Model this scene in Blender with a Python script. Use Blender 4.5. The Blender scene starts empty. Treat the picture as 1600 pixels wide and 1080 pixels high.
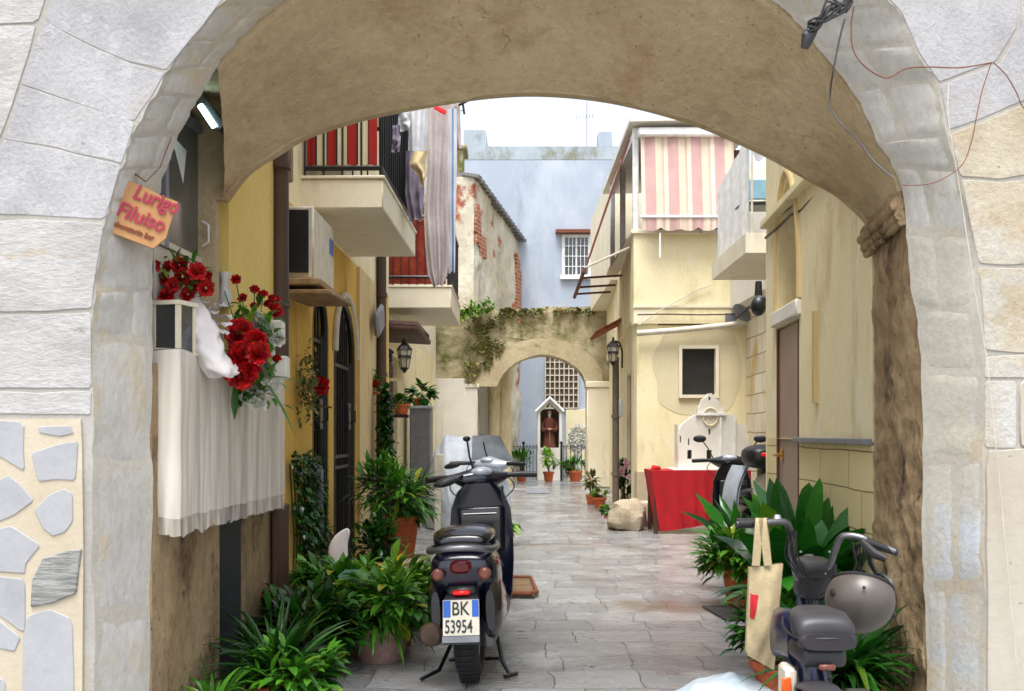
import bpy, bmesh, math, random
from mathutils import Vector, Matrix, noise
from mathutils.geometry import tessellate_polygon
R = math.radians
PI = math.pi
random.seed(11)
SC = bpy.context.scene
COL = SC.collection

# ------------------------------------------------------------ camera, sky, sun, exposure
cam_d = bpy.data.cameras.new('camera')
cam_d.sensor_width = 36.0
cam_d.lens = 35.0
cam_d.shift_y = 0.0844
cam_d.clip_end = 500
cam_d.dof.use_dof = True
cam_d.dof.focus_distance = 8.0
cam_d.dof.aperture_fstop = 6.3
cam = bpy.data.objects.new('camera', cam_d)
cam.location = (0, 0, 1.28)
cam.rotation_euler = (R(90), 0, 0)
COL.objects.link(cam)
SC.camera = cam

SUN_EL, SUN_AZ = R(70), R(195)
world = bpy.data.worlds.new('World')
SC.world = world
world.use_nodes = True
wn = world.node_tree
wn.nodes.clear()
w_out = wn.nodes.new('ShaderNodeOutputWorld')
w_bg = wn.nodes.new('ShaderNodeBackground')
w_sky = wn.nodes.new('ShaderNodeTexSky')
w_sky.sky_type = 'NISHITA'
w_sky.sun_disc = False
w_sky.sun_elevation = SUN_EL
w_sky.sun_rotation = SUN_AZ
w_sky.dust_density = 3.0
w_hsv = wn.nodes.new('ShaderNodeHueSaturation')
w_hsv.inputs['Saturation'].default_value = 0.42
w_bg.inputs['Strength'].default_value = 0.15
wn.links.new(w_sky.outputs[0], w_hsv.inputs['Color'])
wn.links.new(w_hsv.outputs[0], w_bg.inputs['Color'])
wn.links.new(w_bg.outputs[0], w_out.inputs[0])

sun_d = bpy.data.lights.new('sun', 'SUN')
sun_d.energy = 2.0
sun_d.angle = R(32)
sun_d.color = (1.0, 0.98, 0.955)
sun = bpy.data.objects.new('sun', sun_d)
sun.rotation_euler = (R(90) - SUN_EL, 0, PI - SUN_AZ)
COL.objects.link(sun)

SC.view_settings.view_transform = 'Standard'
SC.view_settings.look = 'None'
SC.view_settings.gamma = 1.0
SC.view_settings.exposure = 1.27
SC.render.engine = 'CYCLES'
SC.cycles.max_bounces = 8
SC.cycles.diffuse_bounces = 5
SC.cycles.use_denoising = True

# ------------------------------------------------------------ helpers
F0, H0, HY = 1555.0, 1.28, 675.0


def P(px, py, Y):
    return Vector(((px - 800) * Y / F0, Y, H0 - (py - HY) * Y / F0))


def X(px, Y):
    return (px - 800) * Y / F0


def Z(py, Y):
    return H0 - (py - HY) * Y / F0


def c(r, g, b):
    def f(v):
        v /= 255.0
        return v / 12.92 if v <= 0.04045 else ((v + 0.055) / 1.055) ** 2.4
    return (f(r), f(g), f(b), 1.0)


def TR(x, y, z=0, rz=0, rx=0, ry=0):
    return Matrix.Translation((x, y, z)) @ Matrix.Rotation(rz, 4, 'Z') @ Matrix.Rotation(ry, 4, 'Y') @ Matrix.Rotation(rx, 4, 'X')


def rloc(o):
    v = Vector((0, 0, 0))
    while o is not None:
        v += o.location
        o = o.parent
    return v


def tag(o, label=None, cat=None, group=None, kind=None):
    if label:
        o['label'] = label
    if cat:
        o['category'] = cat
    if group:
        o['group'] = group
    if kind:
        o['kind'] = kind
    return o


def thing(name, label, cat, loc=(0, 0, 0), group=None):
    o = bpy.data.objects.new(name, None)
    o.empty_display_size = 0.1
    COL.objects.link(o)
    o.location = loc
    return tag(o, label, cat, group)


def dup(root, loc, rz=0, label=None, sc=None):
    r = root.copy()
    COL.objects.link(r)
    r.location = loc
    r.rotation_euler = (0, 0, rz)
    if sc:
        r.scale = (sc, sc, sc)
    if label:
        r['label'] = label
    for ch in list(root.children):
        k = ch.copy()
        COL.objects.link(k)
        k.parent = r
        for g in list(ch.children):
            d = g.copy()
            COL.objects.link(d)
            d.parent = k
    return r


class MB:
    def __init__(s, M=None):
        s.bm = bmesh.new()
        s.M = M if M is not None else Matrix()
        s.mi = 0

    def add(s, vs, fs):
        bv = [s.bm.verts.new(s.M @ Vector(v)) for v in vs]
        for f in fs:
            try:
                nf = s.bm.faces.new([bv[i] for i in f])
                nf.material_index = s.mi
            except ValueError:
                pass
        return s

    def box(s, cen, size, rz=0, bev=0.0, rx=0, ry=0, seg=1):
        t = bmesh.new()
        bmesh.ops.create_cube(t, size=1.0)
        for v in t.verts:
            v.co = Vector((v.co.x * size[0], v.co.y * size[1], v.co.z * size[2]))
        if bev > 0:
            bmesh.ops.bevel(t, geom=list(t.edges), offset=bev, segments=seg, profile=0.5, affect='EDGES')
        m = TR(cen[0], cen[1], cen[2], rz, rx, ry)
        t.verts.index_update()
        s.add([m @ v.co for v in t.verts], [[v.index for v in f.verts] for f in t.faces])
        t.free()
        return s

    def bx(s, a, b, bev=0.0, seg=1):
        cen = [(a[i] + b[i]) / 2 for i in range(3)]
        return s.box(cen, [abs(b[i] - a[i]) for i in range(3)], bev=bev, seg=seg)

    def tube(s, pts, r, seg=8, cap=True):
        pts = [Vector(p) for p in pts]
        n = len(pts)
        if not isinstance(r, (list, tuple)):
            r = [r] * n
        vs, fs = [], []
        prev = None
        for i, p in enumerate(pts):
            if i == 0:
                d = pts[1] - p
            elif i == n - 1:
                d = p - pts[i - 1]
            else:
                d = (pts[i + 1] - p).normalized() + (p - pts[i - 1]).normalized()
            if d.length < 1e-9:
                d = Vector((0, 0, 1))
            d.normalize()
            if prev is None:
                a = d.orthogonal().normalized()
            else:
                a = prev - d * prev.dot(d)
                a = a.normalized() if a.length > 1e-6 else d.orthogonal().normalized()
            prev = a
            b = d.cross(a)
            for k in range(seg):
                t = 2 * PI * k / seg
                vs.append(p + (a * math.cos(t) + b * math.sin(t)) * r[i])
        for i in range(n - 1):
            for k in range(seg):
                k2 = (k + 1) % seg
                fs.append([i * seg + k, i * seg + k2, (i + 1) * seg + k2, (i + 1) * seg + k])
        if cap:
            fs.append(list(range(seg))[::-1])
            fs.append([(n - 1) * seg + k for k in range(seg)])
        return s.add(vs, fs)

    def loft(s, rings, cap=True, closed=True):
        n = len(rings[0])
        vs = [v for r in rings for v in r]
        fs = []
        for i in range(len(rings) - 1):
            for k in range(n if closed else n - 1):
                k2 = (k + 1) % n
                fs.append([i * n + k, i * n + k2, (i + 1) * n + k2, (i + 1) * n + k])
        if cap and closed:
            fs.append(list(range(n))[::-1])
            fs.append([(len(rings) - 1) * n + k for k in range(n)])
        return s.add(vs, fs)

    def lathe(s, prof, cen=(0, 0, 0), seg=20, m=None, cap=True):
        rings = []
        for (r, z) in prof:
            ring = [Vector((r * math.cos(2 * PI * k / seg), r * math.sin(2 * PI * k / seg), z)) for k in range(seg)]
            if m is not None:
                ring = [m @ v for v in ring]
            rings.append([v + Vector(cen) for v in ring])
        return s.loft(rings, cap)

    def ball(s, cen, rad, seg=14, m=None):
        if not isinstance(rad, (list, tuple)):
            rad = (rad, rad, rad)
        rings = []
        nr = max(6, seg // 2)
        for i in range(nr + 1):
            a = -PI / 2 + PI * i / nr
            q = max(math.cos(a), 0.01)
            ring = [Vector((rad[0] * q * math.cos(2 * PI * k / seg), rad[1] * q * math.sin(2 * PI * k / seg), rad[2] * math.sin(a))) for k in range(seg)]
            if m is not None:
                ring = [m @ v for v in ring]
            rings.append([v + Vector(cen) for v in ring])
        return s.loft(rings)

    def grid(s, fn, nu, nv, thick=0.0):
        vs = [Vector(fn(i / nu, j / nv)) for i in range(nu + 1) for j in range(nv + 1)]
        fs = []
        for i in range(nu):
            for j in range(nv):
                a = i * (nv + 1) + j
                fs.append([a, a + 1, a + nv + 2, a + nv + 1])
        return s.add(vs, fs)

    def prism(s, loops, fn, thick):
        """loops of 2-D points (outline, then holes) -> slab; fn maps them to the front face, thick is the vector to the back face"""
        thick = Vector(thick)
        flat = [q for l in loops for q in l]
        tris = tessellate_polygon([[Vector((q[0], q[1], 0)) for q in l] for l in loops])
        fr = [Vector(fn(*q)) for q in flat]
        n = len(fr)
        vs = fr + [v + thick for v in fr]
        fs = [list(t) for t in tris] + [[i + n for i in t][::-1] for t in tris]
        o = 0
        for l in loops:
            m = len(l)
            for k in range(m):
                a, b = o + k, o + (k + 1) % m
                fs.append([a, b, b + n, a + n])
            o += m
        return s.add(vs, fs)

    def leaf(s, p, d, L, W, droop=0.5, n=5, fold=0.25, side=None, tip=1.0):
        """one arching blade with a folded midrib"""
        p = Vector(p)
        d = Vector(d).normalized()
        if side is None:
            side = d.cross(Vector((0, 0, 1)))
            if side.length < 0.05:
                side = Vector((1, 0, 0))
        side = Vector(side).normalized()
        vs, fs = [], []
        st = L / n
        for i in range(n + 1):
            t = i / n
            if i == n:
                w = 0.001
            elif tip < 0.7:
                w = W * 0.5 * math.sin(PI * (0.03 + 0.94 * t) ** 1.35) ** 0.75
            else:
                w = W * 0.5 * math.sin(PI * min(1, (t * 0.93 + 0.07)) ** tip)
            w = max(w, 0.001)
            up = side.cross(d)
            vs += [p - side * w + up * w * fold, p.copy(), p + side * w + up * w * fold]
            p = p + d * st
            d = (d + Vector((0, 0, -droop / n))).normalized()
        for i in range(n):
            a = i * 3
            fs += [[a, a + 1, a + 4, a + 3], [a + 1, a + 2, a + 5, a + 4]]
        return s.add(vs, fs)

    def noise(s, amp, scale, seed=0.0, axis=None):
        for v in s.bm.verts:
            q = v.co * scale + Vector((seed, seed * 0.7, -seed))
            if axis is None:
                d = noise.noise_vector(q)
                v.co += d * amp
            else:
                v.co += Vector(axis) * noise.fractal(q, 0.8, 2.0, 4) * amp
        return s

    def build(s, name, mat, parent=None, smooth=True, ang=40, at=None, label=None, recalc=True):
        if recalc:
            bmesh.ops.recalc_face_normals(s.bm, faces=list(s.bm.faces))
        org = Vector(at) if at is not None else Vector((0, 0, 0))
        sh = rloc(parent) + org
        for v in s.bm.verts:
            v.co -= sh
        me = bpy.data.meshes.new(name)
        s.bm.to_mesh(me)
        s.bm.free()
        for m in (mat if isinstance(mat, (list, tuple)) else [mat]):
            me.materials.append(m)
        if smooth:
            me.polygons.foreach_set('use_smooth', [True] * len(me.polygons))
            me.set_sharp_from_angle(angle=R(ang))
        o = bpy.data.objects.new(name, me)
        COL.objects.link(o)
        o.parent = parent
        o.location = org
        if label:
            o['label'] = label
        return o


def se(cx, cz, y, hw, hh, e=2.6, n=20, tilt=0.0):
    """super-ellipse section in the x-z plane at depth y"""
    out = []
    for k in range(n):
        t = 2 * PI * k / n
        ct, st = math.cos(t), math.sin(t)
        x = hw * math.copysign(abs(ct) ** (2 / e), ct)
        z = hh * math.copysign(abs(st) ** (2 / e), st)
        out.append(Vector((cx + x, y + z * tilt, cz + z)))
    return out


def sh(cx, cy, z, hx, hy, e=2.6, n=20):
    out = []
    for k in range(n):
        t = 2 * PI * k / n
        ct, st = math.cos(t), math.sin(t)
        out.append(Vector((cx + hx * math.copysign(abs(ct) ** (2 / e), ct), cy + hy * math.copysign(abs(st) ** (2 / e), st), z)))
    return out


def text_mesh(name, body, mat, size, M, parent, ext=0.003, ax='LEFT', shear=0.0, sx=1.0, bold=0.0):
    cu = bpy.data.curves.new(name, 'FONT')
    cu.body = body
    cu.size = size
    cu.extrude = ext
    cu.align_x = ax
    cu.shear = shear
    cu.offset = bold
    to = bpy.data.objects.new(name, cu)
    COL.objects.link(to)
    dg = bpy.context.evaluated_depsgraph_get()
    me = bpy.data.meshes.new_from_object(to.evaluated_get(dg))
    bpy.data.objects.remove(to)
    off = rloc(parent)
    for v in me.vertices:
        v.co = (M @ Vector((v.co.x * sx, v.co.y, v.co.z))) - off
    me.materials.clear()
    me.materials.append(mat)
    o = bpy.data.objects.new(name, me)
    COL.objects.link(o)
    o.parent = parent
    return o


# ------------------------------------------------------------ materials
def nodes_of(name):
    m = bpy.data.materials.new(name)
    m.use_nodes = True
    nt = m.node_tree
    b = nt.nodes['Principled BSDF']
    return m, nt, b


def surf(name, c1, c2, scale=2.5, rough=0.85, bump=0.25, bscale=40.0, stretch=(1, 1, 1), metal=0.0, stains=(), fine=0.12, detail=8.0,
         spec=0.4, bdist=0.01, coord='Object', coat=0.0, cracks=0.0, pits=0.0):
    m, nt, b = nodes_of(name)
    N, L = nt.nodes, nt.links
    tc = N.new('ShaderNodeTexCoord')
    mp = N.new('ShaderNodeMapping')
    mp.inputs['Scale'].default_value = stretch
    L.new(tc.outputs[coord], mp.inputs['Vector'])
    n1 = N.new('ShaderNodeTexNoise')
    n1.inputs['Scale'].default_value = scale
    n1.inputs['Detail'].default_value = detail
    n1.inputs['Roughness'].default_value = 0.62
    L.new(mp.outputs[0], n1.inputs['Vector'])
    cr = N.new('ShaderNodeValToRGB')
    cr.color_ramp.elements[0].position = 0.32
    cr.color_ramp.elements[1].position = 0.68
    cr.color_ramp.elements[0].color = c1
    cr.color_ramp.elements[1].color = c2
    L.new(n1.outputs['Fac'], cr.inputs['Fac'])
    col = cr.outputs['Color']
    for k, (sc_, s_scale, lo, hi, s_str) in enumerate(stains):
        n = N.new('ShaderNodeTexNoise')
        mp2 = N.new('ShaderNodeMapping')
        mp2.inputs['Scale'].default_value = s_str
        mp2.inputs['Location'].default_value = (3.7 * (k + 1), 1.9 * k, 5.1)
        L.new(tc.outputs[coord], mp2.inputs['Vector'])
        L.new(mp2.outputs[0], n.inputs['Vector'])
        n.inputs['Scale'].default_value = s_scale
        n.inputs['Detail'].default_value = 9
        n.inputs['Roughness'].default_value = 0.68
        mr = N.new('ShaderNodeMapRange')
        mr.inputs['From Min'].default_value = lo
        mr.inputs['From Max'].default_value = hi
        L.new(n.outputs['Fac'], mr.inputs['Value'])
        mx = N.new('ShaderNodeMix')
        mx.data_type = 'RGBA'
        L.new(mr.outputs[0], mx.inputs[0])
        L.new(col, mx.inputs[6])
        mx.inputs[7].default_value = sc_
        col = mx.outputs[2]
    nf = N.new('ShaderNodeTexNoise')
    nf.inputs['Scale'].default_value = bscale
    nf.inputs['Detail'].default_value = 6
    nf.inputs['Roughness'].default_value = 0.7
    L.new(mp.outputs[0], nf.inputs['Vector'])
    if fine > 0:
        mr = N.new('ShaderNodeMapRange')
        mr.inputs['From Min'].default_value = 0.3
        mr.inputs['From Max'].default_value = 0.7
        mr.inputs['To Min'].default_value = 1 - fine
        mr.inputs['To Max'].default_value = 1 + fine
        L.new(nf.outputs['Fac'], mr.inputs['Value'])
        mu = N.new('ShaderNodeVectorMath')
        mu.operation = 'SCALE'
        L.new(col, mu.inputs[0])
        L.new(mr.outputs[0], mu.inputs['Scale'])
        col = mu.outputs[0]
    L.new(col, b.inputs['Base Color'])
    crk = None
    if cracks > 0:
        nd = N.new('ShaderNodeTexNoise')
        nd.inputs['Scale'].default_value = 3.5
        nd.inputs['Detail'].default_value = 6
        L.new(tc.outputs['Object'], nd.inputs['Vector'])
        dv = N.new('ShaderNodeVectorMath')
        dv.operation = 'MULTIPLY_ADD'
        L.new(nd.outputs['Color'], dv.inputs[0])
        dv.inputs[1].default_value = (0.5, 0.5, 0.5)
        L.new(tc.outputs['Object'], dv.inputs[2])
        vo = N.new('ShaderNodeTexVoronoi')
        vo.feature = 'DISTANCE_TO_EDGE'
        vo.inputs['Scale'].default_value = cracks
        L.new(dv.outputs[0], vo.inputs['Vector'])
        m1 = N.new('ShaderNodeMapRange')
        m1.inputs['From Min'].default_value = 0.0005 * cracks
        m1.inputs['From Max'].default_value = 0.0035 * cracks
        m1.inputs['To Min'].default_value = 1
        m1.inputs['To Max'].default_value = 0
        L.new(vo.outputs['Distance'], m1.inputs['Value'])
        m2 = N.new('ShaderNodeMapRange')
        m2.inputs['From Min'].default_value = 0.56
        m2.inputs['From Max'].default_value = 0.66
        L.new(n1.outputs['Fac'], m2.inputs['Value'])
        m3 = N.new('ShaderNodeMath')
        m3.operation = 'MULTIPLY'
        L.new(m1.outputs[0], m3.inputs[0])
        L.new(m2.outputs[0], m3.inputs[1])
        crk = m3.outputs[0]
    if pits > 0:
        vp = N.new('ShaderNodeTexVoronoi')
        vp.inputs['Scale'].default_value = pits
        wq = N.new('ShaderNodeVectorMath')
        wq.operation = 'MULTIPLY_ADD'
        L.new(nf.outputs['Color'], wq.inputs[0])
        wq.inputs[1].default_value = (0.9 / pits, 0.9 / pits, 0.9 / pits)
        L.new(mp.outputs[0], wq.inputs[2])
        L.new(wq.outputs[0], vp.inputs['Vector'])
        p1 = N.new('ShaderNodeMapRange')
        p1.inputs['From Min'].default_value = 0.02
        p1.inputs['From Max'].default_value = 0.17
        p1.inputs['To Min'].default_value = 1
        p1.inputs['To Max'].default_value = 0
        L.new(vp.outputs['Distance'], p1.inputs['Value'])
        sc0 = N.new('ShaderNodeSeparateColor')
        L.new(vp.outputs['Color'], sc0.inputs[0])
        p2 = N.new('ShaderNodeMath')
        p2.operation = 'GREATER_THAN'
        p2.inputs[1].default_value = 0.84
        L.new(sc0.outputs[0], p2.inputs[0])
        p3 = N.new('ShaderNodeMath')
        p3.operation = 'MULTIPLY'
        L.new(p1.outputs[0], p3.inputs[0])
        L.new(p2.outputs[0], p3.inputs[1])
        if crk is None:
            crk = p3.outputs[0]
        else:
            p4 = N.new('ShaderNodeMath')
            p4.operation = 'MAXIMUM'
            L.new(crk, p4.inputs[0])
            L.new(p3.outputs[0], p4.inputs[1])
            crk = p4.outputs[0]
    if crk is not None:
        dk = N.new('ShaderNodeMix')
        dk.data_type = 'RGBA'
        sm = N.new('ShaderNodeMath')
        sm.operation = 'MULTIPLY'
        sm.inputs[1].default_value = 0.5
        L.new(crk, sm.inputs[0])
        L.new(sm.outputs[0], dk.inputs[0])
        L.new(col, dk.inputs[6])
        dk.inputs[7].default_value = (c1[0] * 0.35, c1[1] * 0.3, c1[2] * 0.25, 1)
        L.new(dk.outputs[2], b.inputs['Base Color'])
    if bump > 0:
        ad = N.new('ShaderNodeMath')
        ad.operation = 'MULTIPLY_ADD'
        L.new(n1.outputs['Fac'], ad.inputs[0])
        ad.inputs[1].default_value = 1.6
        L.new(nf.outputs['Fac'], ad.inputs[2])
        if crk is not None:
            sb = N.new('ShaderNodeMath')
            sb.operation = 'SUBTRACT'
            L.new(ad.outputs[0], sb.inputs[0])
            L.new(crk, sb.inputs[1])
            ad = sb
        bp = N.new('ShaderNodeBump')
        bp.inputs['Strength'].default_value = bump
        bp.inputs['Distance'].default_value = bdist
        L.new(ad.outputs[0], bp.inputs['Height'])
        L.new(bp.outputs[0], b.inputs['Normal'])
    b.inputs['Roughness'].default_value = rough
    b.inputs['Metallic'].default_value = metal
    b.inputs['Specular IOR Level'].default_value = spec
    b.inputs['Coat Weight'].default_value = coat
    return m


def plain(name, col, rough=0.5, metal=0.0, spec=0.5, emit=None, estr=0.0, coat=0.0, trans=0.0, alpha=1.0, vary=0.12):
    m, nt, b = nodes_of(name)
    N, L = nt.nodes, nt.links
    tc = N.new('ShaderNodeTexCoord')
    n = N.new('ShaderNodeTexNoise')
    n.inputs['Scale'].default_value = 9.0
    n.inputs['Detail'].default_value = 6
    L.new(tc.outputs['Object'], n.inputs['Vector'])
    cr = N.new('ShaderNodeValToRGB')
    cr.color_ramp.elements[0].position = 0.35
    cr.color_ramp.elements[1].position = 0.65
    cr.color_ramp.elements[0].color = (col[0] * (1 - vary), col[1] * (1 - vary), col[2] * (1 - vary), 1)
    cr.color_ramp.elements[1].color = (min(1, col[0] * (1 + vary)), min(1, col[1] * (1 + vary)), min(1, col[2] * (1 + vary)), 1)
    L.new(n.outputs['Fac'], cr.inputs['Fac'])
    L.new(cr.outputs[0], b.inputs['Base Color'])
    mr = N.new('ShaderNodeMapRange')
    mr.inputs['To Min'].default_value = max(0.02, rough * 0.8)
    mr.inputs['To Max'].default_value = min(1, rough * 1.25)
    L.new(n.outputs['Fac'], mr.inputs['Value'])
    L.new(mr.outputs[0], b.inputs['Roughness'])
    b.inputs['Metallic'].default_value = metal
    b.inputs['Specular IOR Level'].default_value = spec
    b.inputs['Coat Weight'].default_value = coat
    b.inputs['Transmission Weight'].default_value = trans
    b.inputs['Alpha'].default_value = alpha
    if emit:
        b.inputs['Emission Color'].default_value = emit
        b.inputs['Emission Strength'].default_value = estr
    return m


def leafmat(name, dark, light, rough=0.35, transl=0.25):
    m, nt, b = nodes_of(name)
    N, L = nt.nodes, nt.links
    g = N.new('ShaderNodeNewGeometry')
    cr = N.new('ShaderNodeValToRGB')
    cr.color_ramp.elements[0].color = dark
    cr.color_ramp.elements[1].color = light
    cr.color_ramp.elements[1].position = 0.93
    ey = cr.color_ramp.elements.new(0.985)
    ey.color = (min(1, light[0] * 2.2 + 0.05), light[1] * 0.9, light[2] * 0.6, 1)
    L.new(g.outputs['Random Per Island'], cr.inputs['Fac'])
    L.new(cr.outputs[0], b.inputs['Base Color'])
    b.inputs['Roughness'].default_value = rough
    b.inputs['Specular IOR Level'].default_value = 0.5
    nz = N.new('ShaderNodeTexNoise')
    nz.inputs['Scale'].default_value = 14
    tcl = N.new('ShaderNodeTexCoord')
    L.new(tcl.outputs['Object'], nz.inputs['Vector'])
    mrr = N.new('ShaderNodeMapRange')
    mrr.inputs['From Min'].default_value = 0.35
    mrr.inputs['From Max'].default_value = 0.65
    mrr.inputs['To Min'].default_value = rough * 0.5
    mrr.inputs['To Max'].default_value = min(1, rough * 1.7)
    L.new(nz.outputs['Fac'], mrr.inputs['Value'])
    L.new(mrr.outputs[0], b.inputs['Roughness'])
    tr = N.new('ShaderNodeBsdfTranslucent')
    L.new(cr.outputs[0], tr.inputs['Color'])
    mx = N.new('ShaderNodeMixShader')
    mx.inputs[0].default_value = transl
    L.new(b.outputs[0], mx.inputs[1])
    L.new(tr.outputs[0], mx.inputs[2])
    L.new(mx.outputs[0], N['Material Output'].inputs[0])
    return m


def blocks_mat(name, c1, c2, cm, bw=0.5, bh=0.25, mortar=0.008, plane='YZ', rough=0.85, bump=0.6, rough2=None, ns=3.0, warp=0.02, stains=(), uneven=0.5, msm=0.1):
    """masonry or paving: brick pattern in the object's own plane, warped a little, with grain"""
    m, nt, b = nodes_of(name)
    N, L = nt.nodes, nt.links
    tc = N.new('ShaderNodeTexCoord')
    sp = N.new('ShaderNodeSeparateXYZ')
    cb = N.new('ShaderNodeCombineXYZ')
    nw = N.new('ShaderNodeTexNoise')
    nw.inputs['Scale'].default_value = 1.7
    nw.inputs['Detail'].default_value = 5
    L.new(tc.outputs['Object'], nw.inputs['Vector'])
    wv = N.new('ShaderNodeVectorMath')
    wv.operation = 'MULTIPLY_ADD'
    L.new(nw.outputs['Color'], wv.inputs[0])
    wv.inputs[1].default_value = (warp * 2, warp * 2, warp * 2)
    L.new(tc.outputs['Object'], wv.inputs[2])
    L.new(wv.outputs[0], sp.inputs[0])
    L.new(sp.outputs['XYZ'.index(plane[0])], cb.inputs[0])
    L.new(sp.outputs['XYZ'.index(plane[1])], cb.inputs[1])
    br = N.new('ShaderNodeTexBrick')
    br.inputs['Scale'].default_value = 1.0
    br.inputs['Brick Width'].default_value = bw
    br.inputs['Row Height'].default_value = bh
    br.inputs['Mortar Size'].default_value = mortar
    br.inputs['Mortar Smooth'].default_value = msm
    br.inputs['Color1'].default_value = (0, 0, 0, 1)
    br.inputs['Color2'].default_value = (1, 1, 1, 1)
    br.offset = 0.37
    br.squash = 0.8
    br.squash_frequency = 3
    L.new(cb.outputs[0], br.inputs['Vector'])
    n1 = N.new('ShaderNodeTexNoise')
    n1.inputs['Scale'].default_value = ns
    n1.inputs['Detail'].default_value = 9
    n1.inputs['Roughness'].default_value = 0.65
    L.new(tc.outputs['Object'], n1.inputs['Vector'])
    mxf = N.new('ShaderNodeMix')
    mxf.data_type = 'FLOAT'
    mxf.inputs[0].default_value = uneven
    L.new(n1.outputs['Fac'], mxf.inputs[2])
    sepc = N.new('ShaderNodeSeparateColor')
    L.new(br.outputs['Color'], sepc.inputs[0])
    L.new(sepc.outputs[0], mxf.inputs[3])
    cr = N.new('ShaderNodeValToRGB')
    cr.color_ramp.elements[0].position = 0.22
    cr.color_ramp.elements[1].position = 0.78
    cr.color_ramp.elements[0].color = c1
    cr.color_ramp.elements[1].color = c2
    L.new(mxf.outputs[0], cr.inputs['Fac'])
    col = cr.outputs[0]
    for k, (sc_, s_scale, lo, hi, s_str) in enumerate(stains):
        n = N.new('ShaderNodeTexNoise')
        mp2 = N.new('ShaderNodeMapping')
        mp2.inputs['Scale'].default_value = s_str
        mp2.inputs['Location'].default_value = (2.7 * (k + 1), 1.3 * k, 4.1)
        L.new(tc.outputs['Object'], mp2.inputs['Vector'])
        L.new(mp2.outputs[0], n.inputs['Vector'])
        n.inputs['Scale'].default_value = s_scale
        n.inputs['Detail'].default_value = 8
        mr = N.new('ShaderNodeMapRange')
        mr.inputs['From Min'].default_value = lo
        mr.inputs['From Max'].default_value = hi
        L.new(n.outputs['Fac'], mr.inputs['Value'])
        mx = N.new('ShaderNodeMix')
        mx.data_type = 'RGBA'
        L.new(mr.outputs[0], mx.inputs[0])
        L.new(col, mx.inputs[6])
        mx.inputs[7].default_value = sc_
        col = mx.outputs[2]
    mm = N.new('ShaderNodeMix')
    mm.data_type = 'RGBA'
    L.new(br.outputs['Fac'], mm.inputs[0])
    L.new(col, mm.inputs[6])
    mm.inputs[7].default_value = cm
    L.new(mm.outputs[2], b.inputs['Base Color'])
    nf = N.new('ShaderNodeTexNoise')
    nf.inputs['Scale'].default_value = 24 if rough2 is not None else 30
    nf.inputs['Detail'].default_value = 7
    nf.inputs['Roughness'].default_value = 0.7
    L.new(tc.outputs['Object'], nf.inputs['Vector'])
    h1 = N.new('ShaderNodeMath')
    h1.operation = 'MULTIPLY_ADD'
    L.new(br.outputs['Fac'], h1.inputs[0])
    h1.inputs[1].default_value = -1.0
    L.new(n1.outputs['Fac'], h1.inputs[2])
    h2 = N.new('ShaderNodeMath')
    h2.operation = 'MULTIPLY_ADD'
    L.new(nf.outputs['Fac'], h2.inputs[0])
    h2.inputs[1].default_value = 0.9 if rough2 is not None else 0.35
    L.new(h1.outputs[0], h2.inputs[2])
    bp = N.new('ShaderNodeBump')
    bp.inputs['Strength'].default_value = bump
    bp.inputs['Distance'].default_value = 0.012
    L.new(h2.outputs[0], bp.inputs['Height'])
    L.new(bp.outputs[0], b.inputs['Normal'])
    if rough2 is not None:
        nr = N.new('ShaderNodeTexNoise')
        nr.inputs['Scale'].default_value = 1.1
        nr.inputs['Detail'].default_value = 8
        nr.inputs['Roughness'].default_value = 0.6
        L.new(tc.outputs['Object'], nr.inputs['Vector'])
        mr = N.new('ShaderNodeMapRange')
        mr.inputs['From Min'].default_value = 0.46
        mr.inputs['From Max'].default_value = 0.64
        mr.inputs['To Min'].default_value = rough2
        mr.inputs['To Max'].default_value = rough
        L.new(nr.outputs['Fac'], mr.inputs['Value'])
        L.new(mr.outputs[0], b.inputs['Roughness'])
    else:
        b.inputs['Roughness'].default_value = rough
    b.inputs['Specular IOR Level'].default_value = 0.85 if rough2 is not None else 0.35
    return m


def stripes_mat(name, stops, axis='X', scale=1.0, rough=0.9):
    """a cloth woven in stripes: the ramp runs along one axis of the cloth's own generated box"""
    m, nt, b = nodes_of(name)
    N, L = nt.nodes, nt.links
    tc = N.new('ShaderNodeTexCoord')
    sp = N.new('ShaderNodeSeparateXYZ')
    L.new(tc.outputs['Generated'], sp.inputs[0])
    mu = N.new('ShaderNodeMath')
    mu.operation = 'MULTIPLY'
    mu.inputs[1].default_value = scale
    L.new(sp.outputs['XYZ'.index(axis)], mu.inputs[0])
    fr = N.new('ShaderNodeMath')
    fr.operation = 'FRACT'
    L.new(mu.outputs[0], fr.inputs[0])
    cr = N.new('ShaderNodeValToRGB')
    cr.color_ramp.interpolation = 'CONSTANT'
    for i, (p, col) in enumerate(stops):
        if i < 2:
            e = cr.color_ramp.elements[i]
            e.position = p
        else:
            e = cr.color_ramp.elements.new(p)
        e.color = col
    L.new(fr.outputs[0], cr.inputs[0])
    n = N.new('ShaderNodeTexNoise')
    n.inputs['Scale'].default_value = 6
    n.inputs['Detail'].default_value = 6
    L.new(tc.outputs['Object'], n.inputs['Vector'])
    mr = N.new('ShaderNodeMapRange')
    mr.inputs['To Min'].default_value = 0.8
    mr.inputs['To Max'].default_value = 1.15
    L.new(n.outputs['Fac'], mr.inputs['Value'])
    mv = N.new('ShaderNodeVectorMath')
    mv.operation = 'SCALE'
    L.new(cr.outputs[0], mv.inputs[0])
    L.new(mr.outputs[0], mv.inputs['Scale'])
    L.new(mv.outputs[0], b.inputs['Base Color'])
    b.inputs['Roughness'].default_value = rough
    return m


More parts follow.
